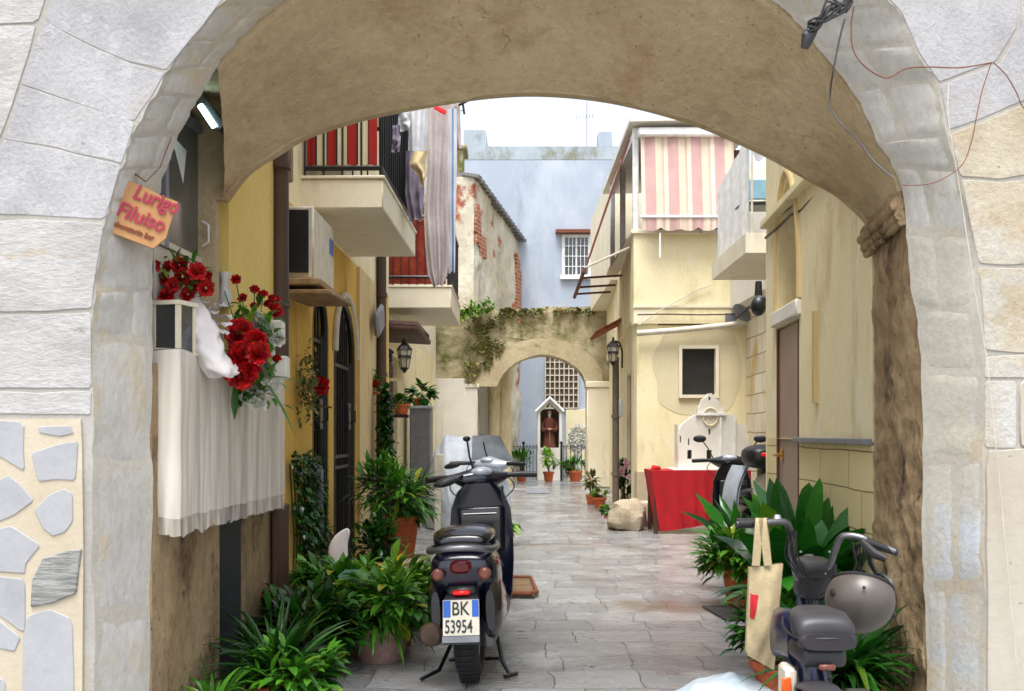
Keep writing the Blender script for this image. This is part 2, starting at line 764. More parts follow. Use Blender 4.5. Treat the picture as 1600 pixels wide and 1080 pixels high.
ONE = (1, 1, 1)
M = {}
M['stone'] = surf('grey_stone', c(144, 143, 144), c(172, 171, 172), 3.0, 0.9, 0.5, 55, stains=((c(160, 150, 132), 1.6, 0.56, 0.75, ONE), (c(184, 184, 186), 2.3, 0.56, 0.7, ONE), (c(100, 96, 92), 11.0, 0.64, 0.76, ONE)), bdist=0.012, pits=55)
M['stone_cream'] = surf('cream_stone', c(160, 146, 120), c(184, 176, 158), 2.6, 0.9, 0.5, 45, stains=((c(166, 124, 70), 2.2, 0.58, 0.74, ONE), (c(180, 179, 174), 1.3, 0.5, 0.62, ONE), (c(110, 84, 50), 9.0, 0.66, 0.74, ONE)), bdist=0.014, pits=28, cracks=1.2)
M['stone_flaky'] = surf('flaky_white_stone', c(154, 152, 148), c(184, 183, 181), 2.0, 0.9, 0.45, 30, stretch=(1, 1, 2.4), stains=((c(120, 112, 98), 5.0, 0.64, 0.72, (1, 1, 3)), (c(166, 148, 116), 2.4, 0.62, 0.74, (1, 1, 3))), bdist=0.018, pits=40)
M['mortar'] = surf('ochre_mortar', c(146, 142, 134), c(170, 167, 160), 3.0, 0.95, 0.3, 60, stains=((c(168, 146, 110), 1.3, 0.56, 0.72, ONE),))
M['mortar_pale'] = surf('pale_mortar', c(176, 164, 142), c(190, 180, 160), 3.0, 0.95, 0.25, 60, fine=0.05)
M['reveal'] = surf('worn_jamb_stone', c(170, 167, 160), c(190, 188, 182), 3.2, 0.9, 0.4, 40, stretch=(1, 1, 0.5), stains=((c(186, 165, 124), 2.4, 0.55, 0.72, ONE),), pits=45)
M['vault'] = surf('vault_plaster', c(172, 152, 118), c(196, 176, 142), 1.9, 0.95, 0.8, 26, stains=((c(152, 128, 92), 2.4, 0.54, 0.80, (1, 1, 2)), (c(168, 124, 88), 1.1, 0.58, 0.72, (1, 0.3, 1)), (c(96, 78, 54), 12.0, 0.66, 0.76, ONE)), bdist=0.02, cracks=1.1, pits=38)
M['brownpier'] = surf('rough_brown_stone', c(132, 108, 76), c(182, 158, 122), 3.2, 0.95, 0.9, 22, stretch=(1, 1, 0.7), stains=((c(78, 58, 38), 4.0, 0.52, 0.66, (1, 1, 0.6)), (c(186, 168, 138), 2.5, 0.6, 0.72, ONE), (c(60, 44, 30), 14.0, 0.6, 0.7, (1, 1, 0.6))), bdist=0.03, pits=30)
M['slate'] = surf('grey_slate', c(142, 143, 146), c(168, 169, 172), 1.8, 0.7, 0.15, 30, fine=0.05, pits=70)
M['slate_ribbed'] = surf('ribbed_slate', c(110, 110, 108), c(168, 168, 164), 6.0, 0.8, 0.9, 20, stretch=(1.5, 1, 9), fine=0.08)
M['plaster_r'] = surf('beige_smooth_plaster', c(166, 156, 138), c(182, 176, 164), 1.3, 0.9, 0.25, 25, stains=((c(180, 148, 108), 3.0, 0.64, 0.8, ONE),), fine=0.05, cracks=0.8, pits=24)
M['yellow'] = surf('yellow_plaster', c(222, 208, 164), c(235, 224, 186), 1.2, 0.9, 0.2, 30, stretch=(1, 1, 0.6), stains=((c(184, 166, 122), 2.4, 0.52, 0.76, (1, 1, 0.4)), (c(160, 148, 118), 5.0, 0.60, 0.78, (1, 1, 0.12)), (c(226, 220, 196), 1.6, 0.56, 0.7, ONE)), fine=0.05, cracks=0.8)
M['ochre'] = surf('ochre_plaster', c(198, 156, 62), c(218, 182, 92), 1.6, 0.9, 0.25, 26, stretch=(1, 1, 0.4), stains=((c(160, 116, 46), 2.4, 0.56, 0.72, (1, 1, 0.25)),), fine=0.08, cracks=0.9, pits=20)
M['beige_wall'] = surf('beige_weathered_plaster', c(190, 164, 112), c(214, 194, 148), 1.8, 0.9, 0.4, 24, stretch=(1, 1, 0.4), stains=((c(150, 124, 82), 2.6, 0.55, 0.75, (1, 1, 0.3)),), fine=0.08, cracks=1.2)
M['greypatch'] = surf('grey_cement_patch', c(204, 193, 158), c(214, 204, 170), 2.0, 0.9, 0.2, 30, fine=0.05)
M['cement'] = surf('cement_skirting', c(172, 154, 128), c(188, 172, 146), 6.0, 0.95, 0.5, 60)
M['white_wall'] = surf('white_plaster', c(206, 200, 188), c(224, 220, 210), 1.5, 0.9, 0.15, 30, fine=0.04, cracks=0.9)
M['cream_conc'] = surf('cream_balcony_plaster', c(214, 204, 178), c(226, 218, 196), 1.5, 0.85, 0.1, 30, stains=((c(176, 162, 132), 2.0, 0.58, 0.78, (1, 1, 0.3)), (c(150, 140, 118), 5.0, 0.60, 0.76, (1, 1, 0.15))), fine=0.04, cracks=0.9)
M['blue_wall'] = surf('pale_blue_plaster', c(150, 161, 174), c(166, 175, 187), 0.5, 0.9, 0.1, 20, stains=((c(182, 190, 200), 0.7, 0.5, 0.7, (1, 1, 0.5)), (c(128, 136, 142), 1.5, 0.58, 0.8, (1, 1, 0.2))), fine=0.03, cracks=0.4)
M['blue_moss'] = surf('mossy_blue_parapet', c(146, 156, 162), c(164, 174, 182), 1.6, 0.95, 0.3, 20, stains=((c(112, 112, 84), 1.8, 0.50, 0.68, (1, 1, 0.8)),))
M['ruin'] = surf('crumbling_wall', c(170, 158, 130), c(212, 206, 190), 0.9, 0.95, 0.8, 7, stretch=(1, 0.5, 0.6), stains=((c(150, 84, 56), 0.8, 0.58, 0.64, ONE), (c(122, 120, 78), 1.4, 0.58, 0.7, (1, 1, 0.4))), bdist=0.05)
M['redbrick'] = surf('exposed_red_brick', c(140, 72, 48), c(176, 104, 76), 4.0, 0.95, 0.8, 14)
M['archstone'] = surf('weathered_arch_masonry', c(160, 146, 112), c(196, 186, 156), 1.3, 0.95, 0.9, 9, stains=((c(104, 104, 54), 1.4, 0.47, 0.62, ONE), (c(112, 98, 72), 4.0, 0.62, 0.72, ONE)), bdist=0.04, pits=9)
M['archring'] = surf('sandstone_arch_ring', c(162, 148, 118), c(188, 174, 144), 2.2, 0.95, 0.5, 14, stains=((c(120, 104, 66), 3.0, 0.6, 0.72, ONE),), bdist=0.03)
M['limepier'] = surf('limewashed_column', c(190, 172, 128), c(220, 208, 178), 2.0, 0.95, 0.7, 12, stretch=(1, 1, 0.4), stains=((c(168, 138, 72), 2.0, 0.56, 0.68, (1, 1, 0.4)),), bdist=0.03)
M['tileband'] = blocks_mat('tuff_block_band', c(204, 188, 138), c(220, 204, 156), c(130, 112, 76), 0.62, 0.2, 0.004, 'YZ', bump=0.3, ns=2.0, uneven=0.3)
M['whiteblocks'] = blocks_mat('whitewashed_tuff_blocks', c(206, 196, 172), c(224, 216, 196), c(150, 134, 104), 0.5, 0.26, 0.008, 'YZ', bump=0.6, warp=0.03, stains=((c(200, 172, 116), 1.4, 0.56, 0.7, ONE),))
M['beigeblocks'] = blocks_mat('beige_stone_courses', c(190, 170, 128), c(208, 192, 156), c(164, 142, 104), 0.7, 0.4, 0.008, 'XZ', bump=0.6, warp=0.03, stains=((c(204, 170, 96), 1.3, 0.54, 0.66, ONE),))
M['paving'] = blocks_mat('wet_stone_paving', c(118, 119, 119), c(162, 163, 162), c(104, 102, 98), 0.47, 0.36, 0.0035, 'XY', rough=0.38, rough2=0.06, bump=1.0, ns=6.0, warp=0.09, stains=((c(116, 106, 90), 1.3, 0.58, 0.74, ONE), (c(170, 170, 168), 2.1, 0.55, 0.7, ONE), (c(70, 66, 60), 16.0, 0.64, 0.72, ONE)), uneven=0.35, msm=0.8)
M['ground'] = surf('street_stone', c(120, 110, 96), c(160, 150, 136), 2.0, 0.7, 0.4, 20)
M['rock'] = surf('rough_rock', c(150, 136, 112), c(186, 174, 152), 3.0, 0.95, 0.9, 14, bdist=0.03)
M['terracotta'] = surf('terracotta', c(170, 82, 44), c(196, 104, 60), 4.0, 0.8, 0.15, 40, stains=((c(200, 150, 116), 5.0, 0.62, 0.76, ONE),))
M['soil'] = surf('potting_soil', c(44, 32, 22), c(70, 52, 38), 20.0, 0.95, 0.8, 60)
M['wood_dark'] = surf('dark_brown_wood', c(54, 34, 22), c(84, 54, 38), 3.0, 0.6, 0.3, 30, stretch=(6, 6, 0.6))
M['wood_old'] = surf('old_plank_wood', c(120, 96, 66), c(160, 134, 98), 3.0, 0.8, 0.4, 30, stretch=(4, 1, 4))
M['wood_tan'] = surf('tan_sign_wood', c(164, 118, 72), c(182, 136, 88), 2.5, 0.6, 0.1, 30, stretch=(1, 5, 1), fine=0.04)
M['wood_tan_side'] = surf('pale_sign_edge', c(176, 136, 106), c(190, 150, 120), 3.0, 0.7, 0.1, 30, fine=0.04)
M['magenta'] = plain('magenta_paint', c(158, 30, 62), 0.5)
M['brownink'] = plain('brown_lettering', c(120, 60, 24), 0.6)
M['black'] = plain('black_plastic', c(24, 24, 26), 0.4)
M['blackgloss'] = plain('black_gloss_paint', c(12, 14, 22), 0.2, coat=0.5)
M['navy'] = plain('navy_gloss_paint', c(9, 12, 34), 0.25, coat=0.5)
M['bluebike'] = plain('blue_bike_paint', c(14, 24, 54), 0.3, coat=0.4)
M['rubber'] = plain('tyre_rubber', c(26, 26, 28), 0.8)
M['vinyl'] = plain('dark_vinyl', c(38, 34, 40), 0.42)
M['vinylgrey'] = plain('grey_vinyl', c(46, 45, 48), 0.45)
M['chrome'] = plain('chrome', c(200, 202, 205), 0.18, metal=1.0)
M['steel'] = plain('brushed_steel', c(120, 120, 122), 0.35, metal=0.9)
M['silver'] = plain('silver_paint', c(172, 180, 192), 0.3, metal=0.15, coat=0.4)
M['greymetal'] = plain('grey_painted_metal', c(120, 122, 128), 0.5)
M['darkmetal'] = plain('dark_grey_metal', c(48, 50, 54), 0.45)
M['irondark'] = plain('black_iron', c(20, 18, 18), 0.45)
M['rust'] = plain('rusty_iron', c(110, 62, 40), 0.8)
M['rustpaint'] = plain('red_brown_paint', c(122, 62, 46), 0.6)
M['brownpipe'] = plain('brown_pipe_paint', c(70, 52, 40), 0.6)
M['greypipe'] = plain('grey_brown_pipe', c(106, 92, 80), 0.6)
M['whiteplastic'] = plain('white_plastic', c(214, 212, 204), 0.4)
M['offwhite'] = plain('off_white_metal', c(196, 190, 174), 0.5)
M['white'] = plain('white_paint', c(226, 226, 222), 0.6)
M['whitecloth'] = plain('white_lace', c(214, 208, 206), 0.95)
M['lace'] = surf('aged_lace_cloth', c(186, 174, 156), c(206, 196, 180), 2.2, 0.95, 0.2, 90, stretch=(1, 1, 0.4), stains=((c(150, 120, 84), 2.6, 0.58, 0.75, (1.5, 1.5, 0.25)),), fine=0.08)
m, nt, b = nodes_of('sheer_lace')
N, L = nt.nodes, nt.links
tcs = N.new('ShaderNodeTexCoord')
mps = N.new('ShaderNodeMapping')
mps.inputs['Scale'].default_value = (6, 6, 0.6)
L.new(tcs.outputs['Object'], mps.inputs['Vector'])
ns_ = N.new('ShaderNodeTexNoise')
ns_.inputs['Scale'].default_value = 2.0
ns_.inputs['Detail'].default_value = 5
L.new(mps.outputs[0], ns_.inputs['Vector'])
cs_ = N.new('ShaderNodeValToRGB')
cs_.color_ramp.elements[0].color = c(200, 188, 170)
cs_.color_ramp.elements[1].color = c(226, 220, 212)
L.new(ns_.outputs['Fac'], cs_.inputs['Fac'])
L.new(cs_.outputs[0], b.inputs['Base Color'])
b.inputs['Roughness'].default_value = 0.95
ms_ = N.new('ShaderNodeMapRange')
ms_.inputs['From Min'].default_value = 0.3
ms_.inputs['From Max'].default_value = 0.6
ms_.inputs['To Min'].default_value = 0.70
ms_.inputs['To Max'].default_value = 0.97
L.new(ns_.outputs['Fac'], ms_.inputs['Value'])
L.new(ms_.outputs[0], b.inputs['Alpha'])
M['lace'] = m
M['fringe'] = m.copy()
M['fringe'].name = 'sheer_fringe'
for n_ in M['fringe'].node_tree.nodes:
    if n_.bl_idname == 'ShaderNodeMapRange':
        n_.inputs['To Min'].default_value = 0.15
        n_.inputs['To Max'].default_value = 0.75
M['tote'] = surf('canvas_tote', c(150, 134, 102), c(174, 158, 124), 3.0, 0.95, 0.2, 80)
M['redcloth'] = plain('red_cloth', c(168, 14, 26), 0.9)
M['redlens'] = plain('red_lens', c(190, 10, 14), 0.2, emit=(1, 0.02, 0.02, 1), estr=0.15)
M['redlens_dark'] = plain('dark_red_lens', c(90, 12, 20), 0.2)
M['amber'] = plain('amber_lens', c(110, 62, 50), 0.3)
M['orange'] = plain('orange_plastic', c(214, 84, 24), 0.4)
M['plateblue'] = plain('plate_blue', c(24, 82, 170), 0.4)
M['platewhite'] = plain('plate_white', c(196, 190, 172), 0.5)
M['glassdark'] = plain('dark_window_glass', c(26, 26, 30), 0.08, spec=0.8)
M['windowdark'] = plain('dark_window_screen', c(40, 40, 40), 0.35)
M['glassblue'] = plain('window_glass', c(52, 58, 62), 0.1, spec=0.9)
M['acdark'] = plain('condenser_grille', c(10, 11, 18), 0.7)
M['taupe'] = surf('taupe_door_paint', c(142, 122, 108), c(158, 138, 122), 1.2, 0.5, 0.08, 30, fine=0.03)
M['brownred'] = plain('dark_red_frame', c(84, 38, 26), 0.6)
M['brass'] = plain('brass', c(190, 150, 80), 0.3, metal=0.9)
M['coveredgrey'] = surf('grey_tarpaulin', c(150, 158, 168), c(178, 184, 190), 2.0, 0.45, 0.5, 10, bdist=0.02)
M['clothgrey'] = surf('washed_mauve_cloth', c(166, 156, 156), c(188, 178, 176), 3.0, 0.95, 0.1, 60)
M['clothpurple'] = surf('washed_lilac_cloth', c(122, 112, 130), c(146, 136, 152), 3.0, 0.95, 0.1, 60)
M['clothcream'] = plain('cream_cloth', c(200, 180, 136), 0.95)
M['clothwhite'] = plain('white_cloth', c(206, 206, 208), 0.95)
M['brownsheet'] = plain('dark_brown_balcony_sheet', c(54, 40, 42), 0.6)
M['redstripe'] = stripes_mat('red_cream_curtain', [(0.0, c(150, 22, 12)), (0.4, c(40, 22, 16)), (0.5, c(206, 196, 160)), (0.95, c(40, 22, 16))], 'X', 3.4)
M['pinkstripe'] = stripes_mat('pink_cream_shade', [(0.0, c(216, 196, 178)), (0.16, c(184, 148, 142)), (0.62, c(206, 188, 166)), (0.9, c(192, 166, 148))], 'X', 4.0)
M['bluestripe'] = stripes_mat('white_blue_towel', [(0.0, c(190, 184, 188)), (0.45, c(80, 140, 190)), (0.6, c(206, 150, 80)), (0.66, c(200, 200, 206))], 'X', 1.0)
M['redpatch'] = surf('coloured_balcony_cloth', c(120, 22, 14), c(140, 60, 30), 7.0, 0.9, 0.1, 30, detail=2)
M['yellow_warm'] = surf('strong_yellow_plaster', c(212, 184, 100), c(228, 202, 126), 1.4, 0.9, 0.2, 30, stretch=(1, 1, 0.5), stains=((c(184, 150, 78), 2.4, 0.58, 0.76, (1, 1, 0.3)),), fine=0.05, cracks=1.0)
M['bricks_red'] = blocks_mat('bare_red_bricks', c(130, 66, 44), c(168, 98, 70), c(170, 150, 120), 0.28, 0.10, 0.012, 'YZ', bump=0.8, uneven=0.5)
M['potpink'] = surf('pinkish_stone_pot', c(150, 112, 100), c(180, 146, 134), 4.0, 0.85, 0.4, 30)
M['jambbase'] = surf('pale_jamb_mortar', c(168, 163, 152), c(186, 181, 170), 2.0, 0.95, 0.3, 50, stains=((c(176, 154, 116), 1.5, 0.55, 0.7, ONE),))
M['cream_jamb'] = surf('cream_jamb_stone', c(172, 167, 153), c(188, 184, 173), 2.0, 0.9, 0.4, 40, stains=((c(160, 134, 96), 2.6, 0.6, 0.75, ONE), (c(178, 182, 186), 1.4, 0.52, 0.62, ONE)), pits=40)
M['leaf'] = leafmat('mid_green_leaves', c(24, 70, 12), c(86, 148, 36))
M['leaf_dark'] = leafmat('dark_green_leaves', c(8, 34, 8), c(42, 96, 22), 0.32)
M['leaf_light'] = leafmat('light_green_leaves', c(62, 112, 24), c(140, 186, 66))
M['leaf_gloss'] = leafmat('glossy_green_leaves', c(10, 62, 14), c(52, 130, 32), 0.28)
M['leaf_grey'] = leafmat('grey_green_leaves', c(70, 82, 44), c(140, 140, 88), 0.6)
M['ivy'] = leafmat('olive_ivy_leaves', c(84, 88, 40), c(148, 150, 80), 0.7)
M['teal'] = leafmat('teal_felt_leaves', c(112, 168, 160), c(160, 204, 192), 0.7)
M['redflower'] = leafmat('red_petals', c(122, 2, 6), c(206, 16, 18), 0.6, 0.15)
M['whiteflower'] = leafmat('white_petals', c(190, 190, 182), c(226, 226, 216), 0.7, 0.2)
M['pinkflower'] = leafmat('pink_petals', c(206, 160, 168), c(230, 200, 200), 0.6)
M['clearglass'] = plain('clear_glass', (0.9, 0.95, 0.95, 1), 0.05, trans=0.9, vary=0.02)
M['statue'] = plain('brown_habit', c(96, 48, 34), 0.7)
M['skin'] = plain('painted_skin', c(196, 160, 130), 0.6)
M['niche'] = plain('brown_niche_paint', c(110, 92, 76), 0.9)
M['lampglow'] = plain('fluorescent_tube', c(220, 250, 252), 0.4, emit=(0.55, 0.95, 1, 1), estr=5.0)
M['roofgrey'] = surf('grey_corrugated_roof', c(96, 96, 96), c(130, 130, 126), 3.0, 0.9, 0.5, 12, stretch=(6, 1, 1))
M['redtile'] = surf('red_roof_tile', c(120, 54, 30), c(160, 84, 50), 5.0, 0.9, 0.4, 20)
M['bark'] = surf('plant_stem', c(70, 56, 36), c(110, 92, 62), 8.0, 0.9, 0.5, 30)
M['blind_olive'] = plain('dark_olive_metal', c(70, 66, 40), 0.5)
M['helmet'] = plain('grey_brown_helmet_paint', c(84, 78, 72), 0.42, metal=0.2, coat=0.1)
M['dirt'] = surf('damp_dirt', c(84, 66, 44), c(120, 98, 70), 6.0, 0.8, 0.7, 30)


# ------------------------------------------------------------ the setting: ground
def flat(name, x0, x1, y0, y1, z, mat, nx=1, ny=1):
    mb = MB()
    mb.grid(lambda u, v: (x0 + (x1 - x0) * u, y0 + (y1 - y0) * v, z), nx, ny)
    return mb.build(name, mat)


tag(flat('ground', -150, 150, -120, 250, -0.012, M['ground']), kind='structure')
mb = MB()
mb.grid(lambda u, v: (-4 + 10 * u, -3 + 31 * v, 0.012 * noise.noise(Vector((u * 9, v * 28, 0))) - 0.0), 60, 160)
tag(mb.build('paving', M['paving']), kind='structure')

# ------------------------------------------------------------ stone gateway
gate = thing('stone_gateway', 'stone gateway wall with round arch framing the view of the alley', 'archway', (0.1, 4.2, 0))
YO, YI, YF = 3.75, 4.0, 4.75
PAIRS = [((145, 1250), (232, 1250)), ((145, 1000), (235, 1000)), ((145, 800), (238, 800)), ((145, 655), (238, 655)), ((145, 500), (238, 500)),
         ((152, 430), (238, 432)), ((165, 350), (240, 360)), ((176, 300), (251, 300)), ((190, 260), (265, 255)), ((212, 205), (285, 205)),
         ((240, 150), (310, 158)), ((262, 108), (340, 103)), ((300, 60), (374, 62)), ((350, 0), (445, 0)), ((440, -75), (530, -58)),
         ((560, -135), (640, -98)), ((700, -172), (740, -120)), ((838, -185), (838, -127)), ((980, -172), (940, -118)),
         ((1110, -135), (1030, -90)), ((1250, -95), (1120, -45)), ((1350, -35), (1204, 0)), ((1407, 22), (1248, 41)), ((1437, 89), (1294, 95)),
         ((1467, 133), (1335, 150)), ((1481, 205), (1368, 215)), ((1497, 270), (1396, 264)), ((1515, 340), (1414, 335)), ((1530, 450), (1424, 450)),
         ((1535, 560), (1440, 560)), ((1535, 700), (1440, 700)), ((1536, 850), (1443, 850)), ((1537, 1000), (1445, 1000)), ((1538, 1250), (1446, 1250))]


def smooth_line(pts, per=6):
    out = []
    n = len(pts)
    for i in range(n - 1):
        p0, p1, p2, p3 = pts[max(i - 1, 0)], pts[i], pts[i + 1], pts[min(i + 2, n - 1)]
        for k in range(per):
            t = k / per
            out.append(tuple(0.5 * (2 * p1[j] + (p2[j] - p0[j]) * t + (2 * p0[j] - 5 * p1[j] + 4 * p2[j] - p3[j]) * t * t
                                    + (3 * p1[j] - p0[j] - 3 * p2[j] + p3[j]) * t ** 3) for j in range(len(p1))))
    out.append(tuple(pts[-1]))
    return out


def wob(a, k, seed):
    return a * noise.noise(Vector((k * 0.33, seed, 0.5))) + a * 0.6 * noise.noise(Vector((k * 1.1, seed + 9, 0.5)))


o3 = smooth_line([(X(p[0][0], YO), Z(p[0][1], YO)) for p in PAIRS])
i3 = smooth_line([(X(p[1][0], YI), Z(p[1][1], YI)) for p in PAIRS])
o3 = [(a + wob(0.012, k, 1), b + wob(0.01, k, 2)) for k, (a, b) in enumerate(o3)]
i3 = [(a + wob(0.010, k, 5), b + wob(0.009, k, 6)) for k, (a, b) in enumerate(i3)]
i3[0] = (i3[0][0], 0.0)
o3[0] = (o3[0][0], 0.0)
i3[-1] = (i3[-1][0], 0.0)
o3[-1] = (o3[-1][0], 0.0)
WL, WR, WT = -7.0, 7.5, 4.7
# facade slab: a flat-topped wall with the arch cut out
mb = MB()
mb.prism([[(WL, 0), (WL, WT), (WR, WT), (WR, 0)] + o3[::-1]], lambda a, b: (a, YO, b), (0, 0.12, 0))
mb.build('facade', M['mortar'], gate)
mb = MB()
n = len(o3)
TT = [0, 0.04, 0.5, 0.96, 1.0]
rings = []
for t in TT:
    bul = 0.0
    rings.append([Vector((o3[k][0] * (1 - t) + i3[k][0] * t, YO + (YI - YO) * t, o3[k][1] * (1 - t) + i3[k][1] * t)) for k in range(n)])
mb.loft(rings, cap=False, closed=False)
mb.build('splayed_jamb', M['jambbase'], gate)
# dressed stones on the splay: patches raised a few millimetres
mb = MB()
mb_right = MB()


def splay_pt(k, t, lift):
    k0 = int(min(max(k, 0), n - 1.001))
    f = k - k0
    a = Vector((o3[k0][0], o3[k0][1])).lerp(Vector((o3[k0 + 1][0], o3[k0 + 1][1])), f)
    b = Vector((i3[k0][0], i3[k0][1])).lerp(Vector((i3[k0 + 1][0], i3[k0 + 1][1])), f)
    q = a.lerp(b, t)
    tan = Vector((o3[k0 + 1][0] - o3[k0][0], o3[k0 + 1][1] - o3[k0][1])).normalized()
    nrm = Vector((tan.y, -tan.x))
    return Vector((q.x + nrm.x * lift * 0.8, YO + (YI - YO) * t - lift * 0.6, q.y + nrm.y * lift * 0.8))


def splay_patch(mb, k0, k1, t0, t1, h=0.0025, g=0.02):
    nu, nv = 8, 5

    def fn(u, v):
        e = min(u, 1 - u, v, 1 - v)
        lift = h if e > 0.01 else -0.004
        uu = min(max((u - 0.5) * 1.12 + 0.5, 0.03), 0.97) if 0 < u < 1 else u
        vv = min(max((v - 0.5) * 1.12 + 0.5, 0.05), 0.95) if 0 < v < 1 else v
        k = k0 + g + (k1 - k0 - 2 * g) * uu
        t = t0 + 0.015 + (t1 - t0 - 0.02) * vv
        return splay_pt(k, t, lift + 0.004 * noise.noise(Vector((k * 0.8, t * 4, 2))))
    mb.grid(fn, nu, nv)


kk = 0.0
row = 0
rnd = random.Random(5)
while kk < n - 3:
    k2 = min(kk + rnd.uniform(5.0, 8.5), n - 1)
    if splay_pt(kk, 0.5, 0).x > 1 and splay_pt(kk, 0.5, 0).z < 2.2:
        s = rnd.uniform(0.3, 0.7)
        if rnd.random() < 0.5:
            splay_patch(mb_right, kk, k2, 0.0, s, h=0.0015)
            splay_patch(mb_right, kk, k2, s, 0.99, h=0.0015)
        else:
            splay_patch(mb_right, kk, k2, 0.0, 0.99, h=0.0015)
    elif rnd.random() < 0.6:
        s = rnd.uniform(0.4, 0.62)
        splay_patch(mb, kk, k2, 0.0, s)
        splay_patch(mb, kk, k2, s, 0.99)
    else:
        splay_patch(mb, kk, k2, 0.0, 0.99)
    kk = k2
mb.build('jamb_stones', M['reveal'], gate, ang=35)
mb_right.build('cream_jamb_stones', M['cream_jamb'], gate, ang=35)


def round_poly(pts, it=1, amt=0.12):
    for _ in range(it):
        out = []
        m = len(pts)
        for i in range(m):
            p, q = Vector(pts[i]), Vector(pts[(i + 1) % m])
            out.append(p.lerp(q, amt))
            out.append(p.lerp(q, 1 - amt))
        pts = out
    return [Vector(p) for p in pts]


def resample(pts, step):
    out = []
    m = len(pts)
    for i in range(m):
        p, q = Vector(pts[i]), Vector(pts[(i + 1) % m])
        L_ = (q - p).length
        k = max(1, int(L_ / step))
        for j in range(k):
            out.append(p.lerp(q, j / k))
    return out


def inset(pts, d):
    m = len(pts)
    area = sum(pts[i].x * pts[(i + 1) % m].y - pts[(i + 1) % m].x * pts[i].y for i in range(m))
    sg = 1 if area > 0 else -1
    out = []
    for i in range(m):
        t = (pts[(i + 1) % m] - pts[i - 1])
        if t.length < 1e-9:
            out.append(pts[i].copy())
            continue
        t.normalize()
        out.append(pts[i] + Vector((-t.y, t.x)) * sg * d)
    return out


def block(mb, poly, h=0.014, gap=0.0016, bev=0.002, seed=0, y=YO, wobble=0.006, rnd_amt=0.06):
    """poly in metres (x, z) on the facade -> a dressed stone standing h proud of it"""
    p = round_poly([Vector(q) for q in poly], 1, rnd_amt)
    p = resample(p, 0.05)
    p = [q + Vector((wobble * noise.noise(Vector((q.x * 7, q.y * 7, seed))), wobble * noise.noise(Vector((q.y * 7, q.x * 7, seed + 5))))) for q in p]
    p = inset(p, gap)
    p2 = inset(p, bev)
    m = len(p)
    vs = [Vector((q.x, y + 0.004, q.y)) for q in p] + [Vector((q.x, y - h * 0.6, q.y)) for q in p] + [Vector((q.x, y - h, q.y)) for q in p2]
    fs = []
    for r_ in range(2):
        for k in range(m):
            k2 = (k + 1) % m
            fs.append([r_ * m + k, r_ * m + k2, (r_ + 1) * m + k2, (r_ + 1) * m + k])
    fs += [[2 * m + i for i in t] for t in tessellate_polygon([[Vector((q.x, q.y, 0)) for q in p2]])]
    mb.add(vs, fs)


def pxpoly(l, Y=YO):
    return [(X(a, Y), Z(b, Y)) for a, b in l]


OUT = lambda k: (o3[k][0], o3[k][1])
grey, cream, flaky = MB(), MB(), MB()
for i, q in enumerate([
    [(115, -190), (420, -190), (440, -75), (350, 0), (300, 60), (259, 112), (200, 96), (146, 73), (70, 33), (92, -60)],
    [(70, 33), (146, 74), (200, 97), (257, 115), (240, 150), (212, 189), (196, 189), (115, 160), (33, 133), (50, 80)],
    [(33, 133), (115, 160), (212, 191), (190, 256), (175, 252), (90, 232), (7, 218), (20, 180)],
    [(7, 218), (90, 232), (189, 258), (165, 345), (60, 338), (-60, 332), (-90, 300), (-10, 240)],
]):
    block(grey, pxpoly(q), seed=i, h=0.0025)
for i, q in enumerate([
    [(-60, -190), (112, -190), (90, -60), (60, 36), (-60, 40)],
    [(-60, 42), (58, 40), (48, 82), (28, 140), (2, 215), (-60, 262)],
    [(-60, 346), (60, 343), (164, 350), (150, 430), (145, 483), (60, 488), (-60, 487)],
    [(-60, 491), (60, 492), (144, 487), (144, 608), (60, 607), (-60, 607)],
    [(-60, 611), (60, 612), (144, 612), (143, 648), (60, 648), (-60, 648)],
]):
    block(flaky, pxpoly(q), seed=i + 20, h=0.004)
for i, q in enumerate([
    [(1350, -190), (1590, -190), (1590, 40), (1556, 98), (1500, 118), (1467, 130), (1437, 86), (1407, 19), (1355, -38)],
    [(1594, -190), (1760, -190), (1760, 92), (1605, 156), (1500, 198), (1483, 203), (1469, 133), (1500, 121), (1560, 102), (1594, 44)],
]):
    block(grey, pxpoly(q), seed=i + 40, h=0.003)
for i, q in enumerate([
    [(1484, 210), (1600, 164), (1760, 100), (1760, 262), (1620, 270), (1560, 280), (1499, 276)],
    [(1500, 281), (1560, 284), (1660, 272), (1660, 410), (1580, 415), (1528, 412), (1512, 330)],
    [(1662, 268), (1700, 266), (1700, 408), (1664, 410)],
    [(1530, 418), (1590, 419), (1680, 414), (1680, 548), (1590, 552), (1537, 548)],
    [(1538, 556), (1700, 552), (1700, 590), (1538, 592)],
    [(1538, 596), (1588, 596), (1588, 700), (1538, 700)],
]):
    block(cream, pxpoly(q), seed=i + 60, h=0.0035)
# the courses that run on beyond the picture
rb = random.Random(3)
z = 0.0
while z < WT - 0.1:
    hh = rb.uniform(0.26, 0.36)
    for side in (-1, 1):
        x = (-2.075 if side < 0 else (2.18 if z + hh < 2.3 else 2.325))
        if side < 0 and z < 1.33:
            x = -2.66
        while abs(x) < 6.8:
            w = rb.uniform(0.4, 0.75)
            x2 = x + side * w
            block(flaky if side < 0 else cream, [(x, z), (x2, z), (x2, min(z + hh, WT)), (x, min(z + hh, WT))], seed=z, h=0.016)
            x = x2
    z += hh
z = 3.35
while z < WT - 0.1:
    x = -2.1
    while x < 2.3:
        w = rb.uniform(0.4, 0.7)
        block(grey, [(x, z), (min(x + w, 2.32), z), (min(x + w, 2.32), min(z + 0.32, WT)), (x, min(z + 0.32, WT))], seed=x, h=0.014)
        x += w
    z += 0.32
grey.build('grey_arch_stones', M['stone'], gate, ang=12)
